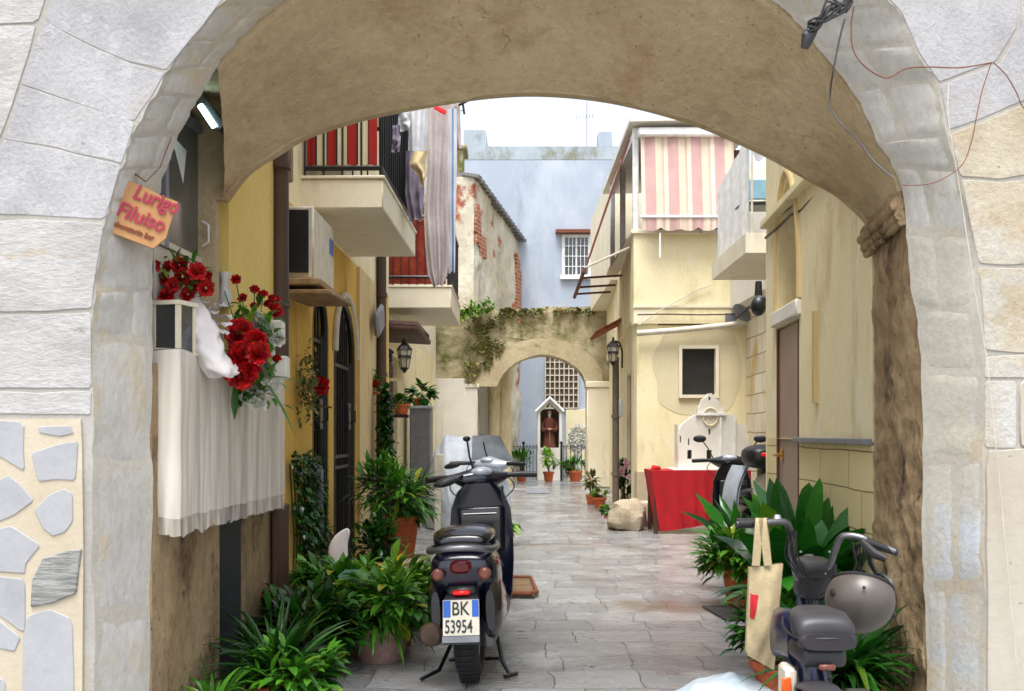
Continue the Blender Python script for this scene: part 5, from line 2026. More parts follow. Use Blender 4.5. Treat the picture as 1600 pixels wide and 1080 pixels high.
m_.box(P(430, 575, 5.15), (0.14, 0.08, 0.12), bev=0.01)
tag(m_.build('white_box', M['whiteplastic'], at=P(430, 590, 5.2)), 'white box half hidden behind the rose bouquet', 'box')

# wires on the right
wt = thing('wire_tangle', 'black wire tangle with grey junction hanging at the top of the arch', 'wires', P(1300, 15, 3.72))
m_ = MB()
for k in range(9):
    pts = []
    for i in range(12):
        t = i / 11
        pts.append(P(1262 + 70 * t + 10 * noise.noise(Vector((t * 3, k, 0))), 42 - 46 * t + 22 * noise.noise(Vector((t * 3, k, 5))) + 8 * math.sin(t * 3 + k), 3.70 + 0.02 * noise.noise(Vector((t * 4, k, 9)))))
    m_.tube(pts, 0.0045, 6)
m_.tube([P(1262, 36, 3.70), P(1290, 34, 3.68), P(1318, 20, 3.68), P(1326, 8, 3.7), P(1300, 12, 3.7), P(1274, 30, 3.7)], 0.004, 6)
m_.build('wires', M['black'], wt)
m_ = MB()
m_.tube([P(1274, 40, 3.72), P(1262, 58, 3.72), P(1257, 76, 3.73)], [0.018, 0.026, 0.014], 10)
m_.build('cable_end', M['darkmetal'], wt)


def cable(name, pts, r, mat, label, Y=3.71):
    mb = MB()
    q = smooth_line([tuple(P(a, b, (rest[0] if rest else Y))) for a, b, *rest in pts], 7)
    mb.tube(q, r, 6)
    return tag(mb.build(name, mat, at=P(pts[0][0], pts[0][1], Y)), label, 'cable')


cable('brown_cable', [(1334, 10), (1330, 40), (1332, 75), (1345, 98), (1368, 116), (1388, 122), (1415, 108), (1450, 105), (1500, 106), (1550, 98)], 0.0024, M['rust'], 'brown cable running level from the wire tangle to the stone face')
cable('brown_cable', [(1552, 98), (1572, 118), (1588, 145), (1600, 170), (1640, 210)], 0.002, M['rust'], 'thin brown cable leaving the picture at the right edge')
cable('brown_cable', [(1548, 100), (1535, 140), (1526, 180), (1518, 220), (1505, 255), (1480, 276), (1450, 288), (1410, 290)], 0.0018, M['rust'], 'thin brown cable curving down over the cream stones')
cable('grey_cable', [(1320, 30, 3.74), (1312, 60, 3.78), (1302, 110, 3.85), (1297, 145, 3.95), (1298, 170, 3.97), (1320, 200, 3.95), (1345, 225, 3.95), (1365, 252, 3.93), (1396, 278, 3.9)], 0.0036, M['steel'], 'grey cable looping inside the right edge of the vault')
cable('white_cable', [(1482, 130), (1481, 180), (1488, 230), (1500, 300), (1512, 380), (1522, 450), (1535, 520), (1546, 600), (1560, 740), (1575, 900), (1592, 1080), (1600, 1180)], 0.0017, M['offwhite'], 'long thin white cable running down the right face of the gateway')
cable('wall_cable', [(1200, 348, 7.4), (1230, 328, 6.85), (1262, 306, 6.3), (1300, 281, 5.75)], 0.008, M['steel'], 'straight steel cable along the top of the right yellow wall', 6.5)
cable('wall_cable', [(1196, 372, 7.35), (1215, 356, 7.0), (1236, 336, 6.6), (1250, 330, 6.4), (1262, 318, 6.2), (1285, 296, 5.85), (1310, 280, 5.5)], 0.010, M['black'], 'sagging black cable below the steel cable on the right yellow wall', 6.5)
cable('facade_cable', [(996, 492, 13.9), (1040, 491, 13.9), (1090, 492, 13.9), (1150, 491, 13.9)], 0.010, M['brownpipe'], 'thin brown cable stretched level across the yellow bay', 13.9)
cable('facade_cable', [(998, 508, 13.9), (1030, 486, 13.9), (1062, 468, 13.9), (1085, 455, 13.9), (1112, 445, 13.9)], 0.008, M['offwhite'], 'pale cable rising diagonally across the yellow bay', 13.9)

# ------------------------------------------------------------ air conditioner
ac = thing('air_conditioner', 'boxy off white air conditioner on old planks under the first balcony', 'air conditioner', (xw2(7.3), 7.0, 2.33))
m_ = MB()
x0 = xw2(7.3) + 0.005
x1 = x0 + 0.215
m_.bx((x0, 7.0, 2.36), (x1, 7.8, 2.87), bev=0.012)
m_.build('casing', M['offwhite'], ac)
m_ = MB()
m_.bx((x0 + 0.015, 6.985, 2.40), (x1 - 0.035, 6.999, 2.84))
for k in range(9):
    m_.bx((x0 + 0.02 + k * 0.018, 6.978, 2.405), (x0 + 0.023 + k * 0.018, 6.984, 2.835))
m_.build('grille', M['acdark'], ac)
m_ = MB()
m_.bx((x1 + 0.001, 7.6, 2.64), (x1 + 0.004, 7.76, 2.76))
m_.build('badge', M['plateblue'], ac)
m_ = MB()
m_.box((x0 + 0.13, 7.35, 2.325), (0.30, 0.9, 0.05), bev=0.008)
m_.box((x0 + 0.17, 7.38, 2.27), (0.36, 0.95, 0.035), rx=R(2), bev=0.008)
m_.build('plank_shelf', M['wood_old'], ac)

# pipes
m_ = MB()
yp = 11.25
m_.tube([(xw2(yp) + 0.06, yp, 0.0), (xw2(yp) + 0.06, yp, 3.4)], 0.055, 10)
for zz in (0.8, 1.9, 2.8):
    m_.tube([(xw2(yp) + 0.06, yp, zz), (xw2(yp) + 0.06, yp, zz + 0.05)], 0.066, 10)
tag(m_.build('dark_drainpipe', M['brownpipe'], at=(xw2(yp), yp, 0)), 'tall dark drainpipe between the arched gates and the small porch', 'drainpipe')
m_ = MB()
m_.box((xw2(10.9) + 0.09, 10.9, 2.50), (0.06, 0.5, 0.28), rx=R(20), bev=0.03)
tag(m_.build('grey_wall_box', M['greymetal'], at=(xw2(10.9), 10.9, 2.35)), 'slim grey box fixed to the wall above the dark drainpipe', 'box')
m_ = MB()
yp = 15.6
m_.tube([(X(962, yp), yp, 0.0), (X(962, yp), yp, 2.45)], 0.055, 10)
for zz in (0.6, 1.5):
    m_.tube([(X(962, yp), yp, zz), (X(962, yp), yp, zz + 0.05)], 0.07, 10)
tag(m_.build('right_drainpipe', M['greypipe'], at=(X(962, yp), yp, 0)), 'grey brown drainpipe below the wall lantern on the right', 'drainpipe')
m_ = MB()
m_.box((X(969, 15.4), 15.35, Z(638, 15.4)), (0.05, 0.12, 0.28), bev=0.02, seg=2)
tag(m_.build('blue_mirror', M['silver'], at=P(969, 650, 15.4)), 'small pale blue oblong plate on the right drainpipe', 'plate')


def wall_lantern(p, label, s, mat):
    t = thing('wall_lantern', label, 'lantern', p)
    mb = MB(Matrix.Translation(p) @ Matrix.Scale(s, 4))
    mb.lathe([(0.05, 0.10), (0.085, 0.0), (0.09, -0.01), (0.02, 0.12), (0.03, 0.14), (0.01, 0.18)][0:2] + [(0.095, 0.0)], seg=6)
    mb.lathe([(0.10, 0.10), (0.09, 0.12), (0.05, 0.17), (0.015, 0.20), (0.02, 0.22), (0.004, 0.25)], seg=6)
    mb.lathe([(0.05, -0.13), (0.055, -0.115), (0.03, -0.15), (0.01, -0.18)], seg=6)
    for k in range(6):
        a = 2 * PI * k / 6
        mb.tube([(0.052 * math.cos(a), 0.052 * math.sin(a), -0.12), (0.09 * math.cos(a), 0.09 * math.sin(a), 0.10)], 0.006, 4)
    mb.build('cage', mat, t)
    mb = MB(Matrix.Translation(p) @ Matrix.Scale(s, 4))
    mb.lathe([(0.045, -0.11), (0.083, 0.095)], seg=6)
    mb.build('glass', M['platewhite'], t)
    return t


la = wall_lantern(P(632, 560, 12.75), 'black carriage lantern hanging from the tiled porch', 1.05, M['irondark'])
m_ = MB()
m_.tube([P(632, 540, 12.75), P(628, 531, 12.75)], 0.012, 6)
m_.build('hook', M['irondark'], la)
la = wall_lantern(P(958, 553, 15.3), 'black carriage lantern on a curved arm above the right drainpipe', 1.05, M['irondark'])
m_ = MB()
m_.tube([P(958, 540, 15.3), P(962, 533, 15.3), P(968, 536, 15.35), P(972, 548, 15.45), P(972, 575, 15.5)], 0.016, 6)
m_.build('arm', M['irondark'], la)
m_ = MB()
m_.box(P(607, 560, 12.7), (0.11, 0.12, 0.13), bev=0.03, seg=2)
m_.tube([P(601, 550, 12.7), P(608, 548, 12.6), P(614, 553, 12.6)], 0.03, 8)
tag(m_.build('spotlight', M['navy'], at=P(607, 566, 12.7)), 'small dark blue spotlight under the porch beside the lantern', 'light')
m_ = MB()
m_.tube([P(1185, 440, 9.7), P(1185, 462, 9.7)], [0.03, 0.04], 12)
m_.ball(P(1185, 478, 9.6), (0.075, 0.08, 0.10), 14)
m_.box(P(1190, 470, 9.6), (0.12, 0.10, 0.08), ry=R(20), bev=0.02)
m_.tube([P(1184, 470, 9.6), P(1172, 480, 9.6), P(1160, 490, 9.7), P(1150, 498, 9.8)], 0.008, 6)
tag(m_.build('round_black_lamp', M['black'], at=P(1184, 490, 9.7)), 'black round lamp fixed under the white balcony on the right', 'lamp')
m_ = MB(Matrix.Translation(P(1160, 488, 11.5)) @ Matrix.Rotation(R(30), 4, 'Z') @ Matrix.Rotation(R(60), 4, 'X'))
m_.lathe([(0.0, 0.03), (0.05, 0.027), (0.10, 0.01), (0.125, -0.006), (0.127, -0.01), (0.10, 0.004), (0.05, 0.02), (0.0, 0.025)], seg=20, cap=False)
m_.tube([(0, 0, 0.05), (0.05, 0, 0.3)], 0.012, 6)
tag(m_.build('satellite_dish', M['greymetal'], at=P(1160, 505, 11.5)), 'small grey satellite dish below the white balcony', 'dish')
# chair and cloth on the right balcony
bc = thing('balcony_chair', 'chair with pale blue backrest on the white balcony at the right', 'chair', (X(1180, 10.6), 10.6, 3.28))
m_ = MB()
cx = X(1181, 10.6)
for dx in (-0.17, 0.17):
    for dy in (-0.15, 0.15):
        m_.tube([(cx + dx, 10.6 + dy, 3.285), (cx + dx, 10.6 + dy, 3.66 if dy < 0 else 4.0)], 0.012, 6)
m_.build('frame', M['black'], bc)
m_ = MB()
m_.box((cx, 10.6, 3.68), (0.38, 0.34, 0.04), bev=0.01)
m_.build('seat', M['black'], bc)
m_ = MB()
m_.box((cx, 10.76, 3.90), (0.38, 0.03, 0.22), bev=0.01)
m_.build('backrest', plain('pale_blue_fabric', c(130, 170, 184), 0.8), bc)
m_ = MB()
m_.grid(lambda u, v: (X(1160, 10.1) + 0.34 * u, 10.06 + 0.03 * math.sin(u * 20), 4.5 - (0.25 + 0.2 * math.sin(u * 3 + 0.4)) * v + 0.05 * math.sin(u * 9)), 20, 8)
tag(m_.build('hung_towel', M['clothwhite'], at=P(1180, 230, 10.1), ang=80), 'white towel bunched over the white balcony rail at the right', 'towel')


# ------------------------------------------------------------ laundry
def laundry(name, label, top, bot, Y, mat, folds=5, depth=0.04, group='laundry hung from the balconies'):
    """top, bot: px outline rows [(px_left, px_right, py), ...] from top to bottom"""
    mb = MB()
    rows = top
    nrow = len(rows) - 1

    def fn(u, v):
        f = v * nrow
        i = min(int(f), nrow - 1)
        t = f - i
        l = rows[i][0] * (1 - t) + rows[i + 1][0] * t
        r_ = rows[i][1] * (1 - t) + rows[i + 1][1] * t
        py_ = rows[i][2] * (1 - t) + rows[i + 1][2] * t
        sag = bot * math.sin(u * PI * 2 + 1) * v
        px_ = l + (r_ - l) * u
        y = Y + depth * (0.3 + 0.7 * v) * math.sin(u * folds * 2 * PI + 1.3 * math.sin(v * 4)) + 0.03 * noise.noise(Vector((u * 3, v * 5, Y)))
        q = P(px_, py_ + sag, Y)
        q.y = y
        return q
    mb.grid(fn, folds * 12, 20)
    return tag(mb.build(name, mat, at=P((rows[0][0] + rows[0][1]) / 2, rows[0][2], Y), ang=80), label, 'laundry', group)


laundry('hung_sheet', 'long grey mauve dress hanging widest and lowest in the laundry', [(664, 708, 150), (662, 712, 205), (668, 704, 260), (662, 704, 330), (664, 704, 380), (668, 700, 425), (677, 692, 447)], 2, 10.8, M['clothgrey'], 3)
laundry('hung_shirt', 'mauve shirt with long sleeve hanging left in the laundry', [(638, 668, 152), (638, 668, 210), (636, 664, 300), (640, 658, 345)], 3, 8.9, M['clothwhite'], 2)
laundry('hung_blouse', 'lilac blouse hanging lower left behind the mauve dress', [(634, 664, 236), (633, 662, 300), (640, 660, 344)], 3, 8.7, M['clothpurple'], 2)
laundry('hung_cloth', 'cream yellow cloth caught between the hanging garments', [(646, 668, 236), (638, 664, 256), (655, 665, 275), (658, 662, 290)], 3, 8.5, M['clothcream'], 1)
laundry('hung_towel', 'white towel with blue and orange stripes hanging right in the laundry', [(700, 714, 170), (700, 714, 260), (700, 712, 340), (701, 711, 426)], 2, 10.4, M['bluestripe'], 2, 0.02)
laundry('hung_towel', 'pale grey towel hanging highest against the sky', [(703, 718, 140), (704, 719, 180), (706, 721, 233)], 1, 10.9, M['clothgrey'], 1, 0.02)
laundry('hung_vest', 'white vest hanging at the upper left of the laundry', [(622, 640, 165), (622, 641, 185), (622, 640, 205)], 1, 8.6, M['clothwhite'], 1, 0.02)
laundry('hung_sock', 'small brown cloth hanging against the dark balcony side', [(613, 625, 196), (612, 626, 220), (612, 624, 238)], 1, 8.0, M['clothpurple'], 1, 0.02)
dl = thing('drying_rack', 'clothes line with red peg holding the hanging laundry', 'clothes line', P(680, 150, 10.8))
m_ = MB()
for Y_, py_ in ((10.4, 164), (10.8, 150), (11.1, 150), (11.3, 150)):
    m_.tube([(X(600, Y_), Y_, Z(150, 10.8)), (X(722, 10.9), Y_, Z(150, 10.8))], 0.006, 5)
m_.tube([(X(606, 10.4), 10.1, Z(150, 10.8)), (X(606, 10.4), 11.4, Z(150, 10.8))], 0.014, 6)
m_.tube([(X(722, 10.9), 10.3, Z(150, 10.8)), (X(722, 10.9), 11.4, Z(150, 10.8))], 0.014, 6)
m_.tube([P(716, 165, 10.9), P(736, 155, 10.9)], 0.014, 6)
m_.build('line', M['black'], dl)
m_ = MB()
m_.box(P(688, 172, 10.7), (0.14, 0.03, 0.05), ry=R(30), bev=0.01)
m_.build('peg', M['redlens'], dl)

# ------------------------------------------------------------ shrine and friar
YS = 26.5
sx_, sz0 = X(859, YS), 0.0
shn = thing('shrine', 'small white shrine with pointed roof holding a brown friar statue', 'shrine', (sx_, YS + 0.3, 0))
m_ = MB()
hw = X(878, YS) - sx_
zt, zs = Z(624, YS), Z(642, YS)
zb = Z(700, YS)
m_.prism([[(-hw, 0), (hw, 0), (hw, zs), (0, zt), (-hw, zs)], [(-hw + 0.07, zb), (hw - 0.07, zb), (hw - 0.07, zs - 0.04), (0, zt - 0.09), (-hw + 0.07, zs - 0.04)]], lambda a, b: (sx_ + a, YS, b), (0, 0.6, 0))
m_.build('housing', M['white_wall'], shn)
m_ = MB()
m_.bx((sx_ - hw + 0.02, YS + 0.50, zb - 0.02), (sx_ + hw - 0.02, YS + 0.55, zs + 0.05))
m_.build('niche_back', M['niche'], shn)
m_ = MB()
for s in (-1, 1):
    a, b = Vector((sx_ + s * (hw + 0.05), 0, zs - 0.02)), Vector((sx_, 0, zt + 0.035))
    m_.tube([(a.x, YS - 0.04, a.z), (b.x, YS - 0.04, b.z)], 0.035, 6)
    m_.prism([[(a.x, a.z), (b.x, b.z), (b.x, b.z + 0.05), (a.x, a.z + 0.05)]], lambda u, v: (u, YS - 0.03, v), (0, 0.66, 0))
m_.build('roof', M['white'], shn)
fx, fy, fz = sx_, YS + 0.25, zb + 0.002
sta = thing('friar_statue', 'bearded friar statue in a brown hooded habit standing in the shrine', 'statue', (fx, fy, fz))
m_ = MB()
for (rx_, ry_, zz) in []:
    pass
prof = [(0.17, 0.13, 0.0), (0.175, 0.135, 0.04), (0.15, 0.12, 0.25), (0.135, 0.11, 0.45), (0.15, 0.11, 0.55), (0.17, 0.12, 0.68), (0.16, 0.11, 0.76), (0.09, 0.08, 0.82), (0.055, 0.055, 0.85)]
m_.loft([sh(fx, fy, fz + zz, rx_, ry_, 2.2, 20) for rx_, ry_, zz in prof])
for s in (-1, 1):
    m_.tube([(fx + s * 0.15, fy, fz + 0.72), (fx + s * 0.21, fy - 0.02, fz + 0.55), (fx + s * 0.16, fy - 0.10, fz + 0.46), (fx + s * 0.05, fy - 0.15, fz + 0.50)], [0.055, 0.06, 0.06, 0.05], 8)
for k in range(9):
    a = -PI / 2 + (k - 4) * 0.3
    m_.tube([(fx + 0.165 * math.cos(a), fy + 0.125 * math.sin(a), fz + 0.02), (fx + 0.13 * math.cos(a), fy + 0.105 * math.sin(a), fz + 0.42)], 0.012, 5)
m_.build('habit', M['statue'], sta, ang=60)
m_ = MB()
m_.ball((fx, fy - 0.01, fz + 0.93), (0.055, 0.065, 0.08), 14)
m_.tube([(fx, fy - 0.07, fz + 0.94), (fx, fy - 0.085, fz + 0.915)], [0.008, 0.014], 6)
m_.tube([(fx, fy, fz + 0.83), (fx, fy, fz + 0.88)], 0.035, 8)
for s in (-1, 1):
    m_.ball((fx + s * 0.03, fy - 0.17, fz + 0.50), (0.03, 0.022, 0.02), 8)
    for q in range(4):
        m_.tube([(fx + s * 0.02, fy - 0.18, fz + 0.515 - q * 0.01), (fx - s * 0.012, fy - 0.19, fz + 0.52 - q * 0.01)], 0.006, 5)
m_.build('head_and_hands', M['skin'], sta, ang=60)
m_ = MB()
m_.loft([sh(fx, fy - 0.05, fz + 0.915, 0.04, 0.03, 2, 12), sh(fx, fy - 0.07, fz + 0.87, 0.035, 0.03, 2, 12), sh(fx, fy - 0.085, fz + 0.80, 0.008, 0.01, 2, 12)])
m_.build('beard', M['whitecloth'], sta)
m_ = MB()
m_.tube([(fx, fy - 0.14, fz + 0.46), (fx + 0.01, fy - 0.15, fz + 0.12)], 0.008, 5)
m_.build('cord', M['tote'], sta)
# low railing with gate in the far arch
rl = thing('low_railing', 'low black iron railing with gate posts in front of the shrine', 'railing', (X(859, 26.1), 26.1, 0))
YR2 = 26.1
for seg in ((803, 838), (880, 920)):
    m_ = MB()
    a, b = X(seg[0], YR2), X(seg[1], YR2)
    for zz in (0.12, Z(698, YR2)):
        m_.tube([(a, YR2, zz), (b, YR2, zz)], 0.012, 5)
    k = 7
    for i in range(k + 1):
        xx = a + (b - a) * i / k
        m_.tube([(xx, YR2, 0.02), (xx, YR2, Z(696, YR2))], 0.009, 5)
        m_.tube([(xx - 0.04, YR2, Z(702, YR2)), (xx, YR2, Z(694, YR2)), (xx + 0.04, YR2, Z(702, YR2))], 0.007, 4)
    m_.build('panel', M['irondark'], rl)
for px_ in (818, 877):
    m_ = MB()
    m_.tube([(X(px_, YR2), YR2, 0), (X(px_, YR2), YR2, Z(693, YR2))], 0.028, 8)
    m_.ball((X(px_, YR2), YR2, Z(692, YR2)), 0.045, 8)
    m_.build('post', M['irondark'], rl)
# white blossoms heap right of the shrine
m_ = MB()
for i in range(150):
    a = rf.uniform(0, 2 * PI)
    q = rf.random() ** 0.5
    p = P(903 + 15 * q * math.cos(a), 686 + 22 * q * math.sin(a), 27.2)
    blossom(m_, p, 0.07, (rf.uniform(-1, 1), -1, rf.uniform(-.3, 1)), 6)
m_.tube([(X(903, 27.2), 27.3, 0), (X(903, 27.2), 27.3, 1.1)], 0.1, 8)
tag(m_.build('white_flowering_shrub', M['whiteflower'], at=(X(903, 27.2), 27.2, 0), ang=80), 'round white flowering shrub to the right of the shrine', 'shrub')


# ------------------------------------------------------------ plants
def pot(parent, p, r, h, mat='terracotta', s=1.0):
    mb = MB()
    mb.lathe([(r * 0.68, 0.0), (r * 0.72, h * 0.05), (r * 0.93, h * 0.78), (r * 1.04, h * 0.80), (r * 1.06, h * 0.98), (r * 1.0, h), (r * 0.92, h), (r * 0.9, h * 0.9)], p, 22)
    o = mb.build('pot', M[mat], parent, ang=35)
    mb = MB()
    mb.lathe([(r * 0.905, h * 0.86), (r * 0.5, h * 0.90), (0.01, h * 0.91)], p, 16)
    mb.build('soil', M['soil'], parent)
    return o


def strap_foliage(mb, p, n_, L, W, rnd_, spread=0.9, up=1.0, droop=1.6, seg=7, r0=0.05):
    p = Vector(p)
    for i in range(n_):
        a = rnd_.uniform(0, 2 * PI)
        s = spread * rnd_.uniform(0.15, 1.0)
        d = Vector((math.cos(a) * s, math.sin(a) * s, up * rnd_.uniform(0.3, 1.1)))
        sdv = d.cross(Vector((rnd_.uniform(-.45, .45), rnd_.uniform(-.45, .45), 1)))
        q = p + Vector((math.cos(a), math.sin(a), 0)) * r0 * rnd_.random()
        mb.leaf(q, d, L * rnd_.uniform(0.55, 1.15), W * rnd_.uniform(0.7, 1.2), droop * rnd_.uniform(0.5, 1.4), seg, 0.35, side=sdv)


def bush_foliage(mb, cen, rad, n_, ls, rnd_, lw=0.5, clump=3.0, stems=None, droop=0.7):
    cen = Vector(cen)
    cc = []
    for k in range(max(4, int(n_ / 22))):
        v = Vector((rnd_.gauss(0, 1), rnd_.gauss(0, 1), rnd_.gauss(0, 1)))
        v.normalize()
        v *= rnd_.random() ** 0.4
        cc.append(Vector((cen.x + v.x * rad[0], cen.y + v.y * rad[1], cen.z + v.z * rad[2])))
    for i in range(n_):
        q = rnd_.choice(cc)
        o = Vector((rnd_.gauss(0, 1), rnd_.gauss(0, 1), rnd_.gauss(0, 1))) * (min(rad) * 0.22)
        p = q + o
        out = (p - cen)
        out = out.normalized() if out.length > 0.01 else Vector((0, 0, 1))
        d = out + Vector((rnd_.uniform(-.8, .8), rnd_.uniform(-.8, .8), rnd_.uniform(-.5, .9)))
        L = ls * rnd_.uniform(0.6, 1.3)
        mb.leaf(p, d, L, L * lw, droop, 4, 0.3)
    if stems is not None:
        for q in cc:
            m0 = Vector(stems).lerp(q, 0.5) + Vector((rnd_.gauss(0, .02), rnd_.gauss(0, .02), 0))
            mb_st.tube([Vector(stems), m0, q], [0.008, 0.006, 0.003], 5)


def potted(kind, name, label, base, r, h, group=None, mat='terracotta', **k):
    global mb_st
    t = thing(name, label, 'plant', base, group)
    if r:
        pot(t, base, r, h, mat)
    top = Vector(base) + Vector((0, 0, h * 0.9))
    mb = MB()
    rr2 = random.Random(hash(label) % 1000 if False else sum(map(ord, label)))
    if kind == 'strap':
        strap_foliage(mb, top, k.get('n', 80), k.get('L', 0.4), k.get('W', 0.025), rr2, k.get('spread', 0.9), k.get('up', 1), k.get('droop', 1.6))
    else:
        mb_st = MB()
        c_ = top + Vector(k.get('off', (0, 0, k['rad'][2])))
        bush_foliage(mb, c_, k['rad'], k.get('n', 300), k.get('ls', 0.07), rr2, k.get('lw', 0.5), stems=top)
        mb_st.build('stems', M['bark'], t)
    mb.build('foliage', M[k.get('leaf', 'leaf')], t, ang=70)
    return t


def G(px, py, Y=None):
    """ground point seen at that pixel"""
    Y = F0 * H0 / (py - HY)
    return Vector((X(px, Y), Y, 0.0))


# bottom left group
potted('strap', 'spider_plant', 'spiky dark green spider plant in the bottom left corner', (-1.12, 4.7, 0), 0.13, 0.10, n=150, L=0.46, W=0.026, leaf='leaf_dark', droop=1.7, spread=1.1)
potted('strap', 'spider_plant', 'broad strap leaved plant in a pinkish tub beside the scooter wheel', (-0.74, 5.6, 0), 0.18, 0.20, n=230, L=0.38, W=0.034, leaf='leaf', droop=1.7, spread=1.25, mat='potpink')
t_ = potted('bush', 'leafy_bush', 'dense glossy bush in front of the arched gates', (-1.02, 6.3, 0), 0.20, 0.16, rad=(0.46, 0.4, 0.13), n=1000, ls=0.11, lw=0.38, leaf='leaf')
potted('bush', 'leafy_bush', 'low small leaved shrub behind the spider plant at left', (-1.22, 5.7, 0), 0.16, 0.12, rad=(0.26, 0.4, 0.14), n=700, ls=0.06, lw=0.5, leaf='leaf_dark')
potted('strap', 'spider_plant', 'tuft of strap leaves at the foot of the brown wall', (-1.30, 4.35, 0), 0.12, 0.08, n=60, L=0.26, W=0.022, leaf='leaf', droop=1.6, spread=1.2)
potted('bush', 'leafy_plant', 'light green leafy plant filling the gap behind the pinkish tub', (-0.72, 6.05, 0), 0.15, 0.2, rad=(0.26, 0.22, 0.13), n=520, ls=0.13, lw=0.42, leaf='leaf_light')
potted('bush', 'leafy_plant', 'medium green leafy plant in front of the spiky corner plant', (-0.98, 4.55, 0), 0.12, 0.08, rad=(0.20, 0.16, 0.10), n=260, ls=0.10, lw=0.4, leaf='leaf')
potted('bush', 'leafy_plant', 'dark leafy plant between the tub and the brown wall', (-1.12, 5.25, 0), 0.14, 0.12, rad=(0.24, 0.22, 0.15), n=520, ls=0.11, lw=0.42, leaf='leaf_dark')
potted('bush', 'leafy_plant', 'bushy green plant growing over the rim of the pinkish tub', (-0.66, 5.5, 0.12), 0, 0.16, rad=(0.24, 0.18, 0.12), n=420, ls=0.10, lw=0.45, leaf='leaf')
# climbing plant on the wall
m_ = MB()
rc = random.Random(14)
for i in range(1300):
    zz = rc.uniform(0.05, 1.12)
    y_ = 7.1 + 0.9 * rc.random() + 0.3 * (1.1 - zz)
    if noise.noise(Vector((y_ * 3, zz * 4, 0))) < -0.15 and rc.random() < 0.8:
        continue
    xx = xw2(y_) + 0.03 + 0.10 * rc.random() * (1.4 - zz)
    m_.leaf((xx, y_, zz), (rc.uniform(0, 1), rc.uniform(-1, .6), rc.uniform(-1, .5)), rc.uniform(0.04, 0.09), 0.035, 0.8, 3)
for k in range(8):
    m_.tube([(xw2(7.3) + 0.03, 7.15 + 0.1 * k, 0), (xw2(7.3) + 0.04, 7.2 + 0.1 * k, 0.5), (xw2(7.3) + 0.03, 7.1 + 0.12 * k, 1.05)], 0.006, 5)
tag(m_.build('climbing_plant', M['leaf_dark'], at=(xw2(7.4), 7.4, 0), ang=70), 'dark creeper covering the foot of the ochre wall', 'plant')
# big potted plants by the pipe
gp = G(625, 868)
potted('bush', 'tall_potted_plant', 'lush arching plant in a large orange terracotta pot', (X(625, 8.6), 8.6, 0.2), 0.17, 0.36, rad=(0.28, 0.26, 0.20), n=560, ls=0.17, lw=0.22, leaf='leaf', off=(-0.03, 0, 0.24))
m_ = MB()
m_.box((X(622, 8.6), 8.6, 0.10), (0.5, 0.45, 0.2), bev=0.02)
m_.noise(0.01, 6)
tag(m_.build('stone_plinth', M['rock'], at=(X(622, 8.6), 8.6, 0)), 'low stone block under the large orange pot', 'block')
potted('bush', 'potted_shrub', 'dark shrub in a wide terracotta pot left of the large orange pot', (X(590, 7.9), 7.9, 0), 0.17, 0.26, rad=(0.18, 0.18, 0.16), n=360, ls=0.08, leaf='leaf_dark')
t_ = thing('trained_vine', 'dark vine climbing the drainpipe behind the orange pot', 'plant', (xw2(11) + 0.1, 11.0, 0))
m_ = MB()
for i in range(900):
    zz = rc.uniform(0.1, 1.75)
    w = 0.16 * (1 - zz / 2.2)
    m_.leaf((xw2(11) + 0.16 + rc.gauss(0, w * 0.5), 10.9 + rc.gauss(0, w), zz), (rc.uniform(-1, 1), rc.uniform(-1, 1), rc.uniform(-1, 1)), rc.uniform(0.05, 0.1), 0.05, 0.8, 3)
m_.build('foliage', M['leaf_dark'], t_, ang=70)
m_ = MB()
for k in range(4):
    m_.tube([(xw2(11) + 0.12 + 0.03 * k, 10.95, 0), (xw2(11) + 0.14, 10.9, 0.8), (xw2(11) + 0.10 + 0.03 * k, 10.95, 1.7)], 0.012, 5)
m_.build('stems', M['bark'], t_)
# small wall plants
wp = thing('wall_plant', 'small trailing plant in a red flowerpot fixed to the ochre wall', 'plant', (xw2(7.8) + 0.06, 7.75, 1.55))
m_ = MB()
for i in range(260):
    m_.leaf((xw2(7.7) + 0.02 + 0.10 * rc.random(), 7.5 + rc.gauss(0, 0.10), 1.62 + rc.gauss(0, 0.13)), (rc.uniform(-.2, 1), rc.uniform(-1, 1), rc.uniform(-1, 1)), 0.05, 0.025, 0.8, 3)
m_.build('foliage', M['leaf_grey'], wp, ang=70)
m_ = MB()
blossom(m_, (xw2(7.8) + 0.12, 7.7, 1.64), 0.07, (0.3, -1, 0.2), 20)
m_.build('red_bloom', M['redflower'], wp)
m_ = MB()
m_.tube([(xw2(7.8), 7.8, 1.5), (xw2(7.8) + 0.20, 7.75, 1.47)], 0.008, 5)
m_.build('bracket', M['steel'], wp)
wp = thing('wall_plant', 'small green plant with red and yellow flowers on a bracket at the dark drainpipe', 'plant', P(578, 612, 11.0))
q = P(578, 600, 11.0)
m_ = MB()
for i in range(180):
    m_.leaf(q + Vector((rc.gauss(0, 0.05), rc.gauss(0, 0.05), rc.gauss(0.02, 0.05))), (rc.uniform(-1, 1), rc.uniform(-1, 1), rc.uniform(-.3, 1)), 0.07, 0.03, 0.8, 3)
m_.build('foliage', M['leaf'], wp, ang=70)
m_ = MB()
blossom(m_, q + Vector((0.06, -0.05, 0.0)), 0.05, (0.3, -1, 0.2), 14)
m_.build('red_bloom', M['redflower'], wp)
m_ = MB()
m_.lathe([(0.05, -0.09), (0.07, 0.0)], q, 12)
m_.box(q + Vector((0, 0, -0.1)), (0.2, 0.12, 0.02))
m_.build('pot', M['terracotta'], wp)
potted('bush', 'potted_plant', 'green plant in a terracotta pot hanging beside the brown porch door', P(627, 648, 13.2), 0.11, 0.14, rad=(0.16, 0.12, 0.06), n=220, ls=0.08)
m_ = MB()
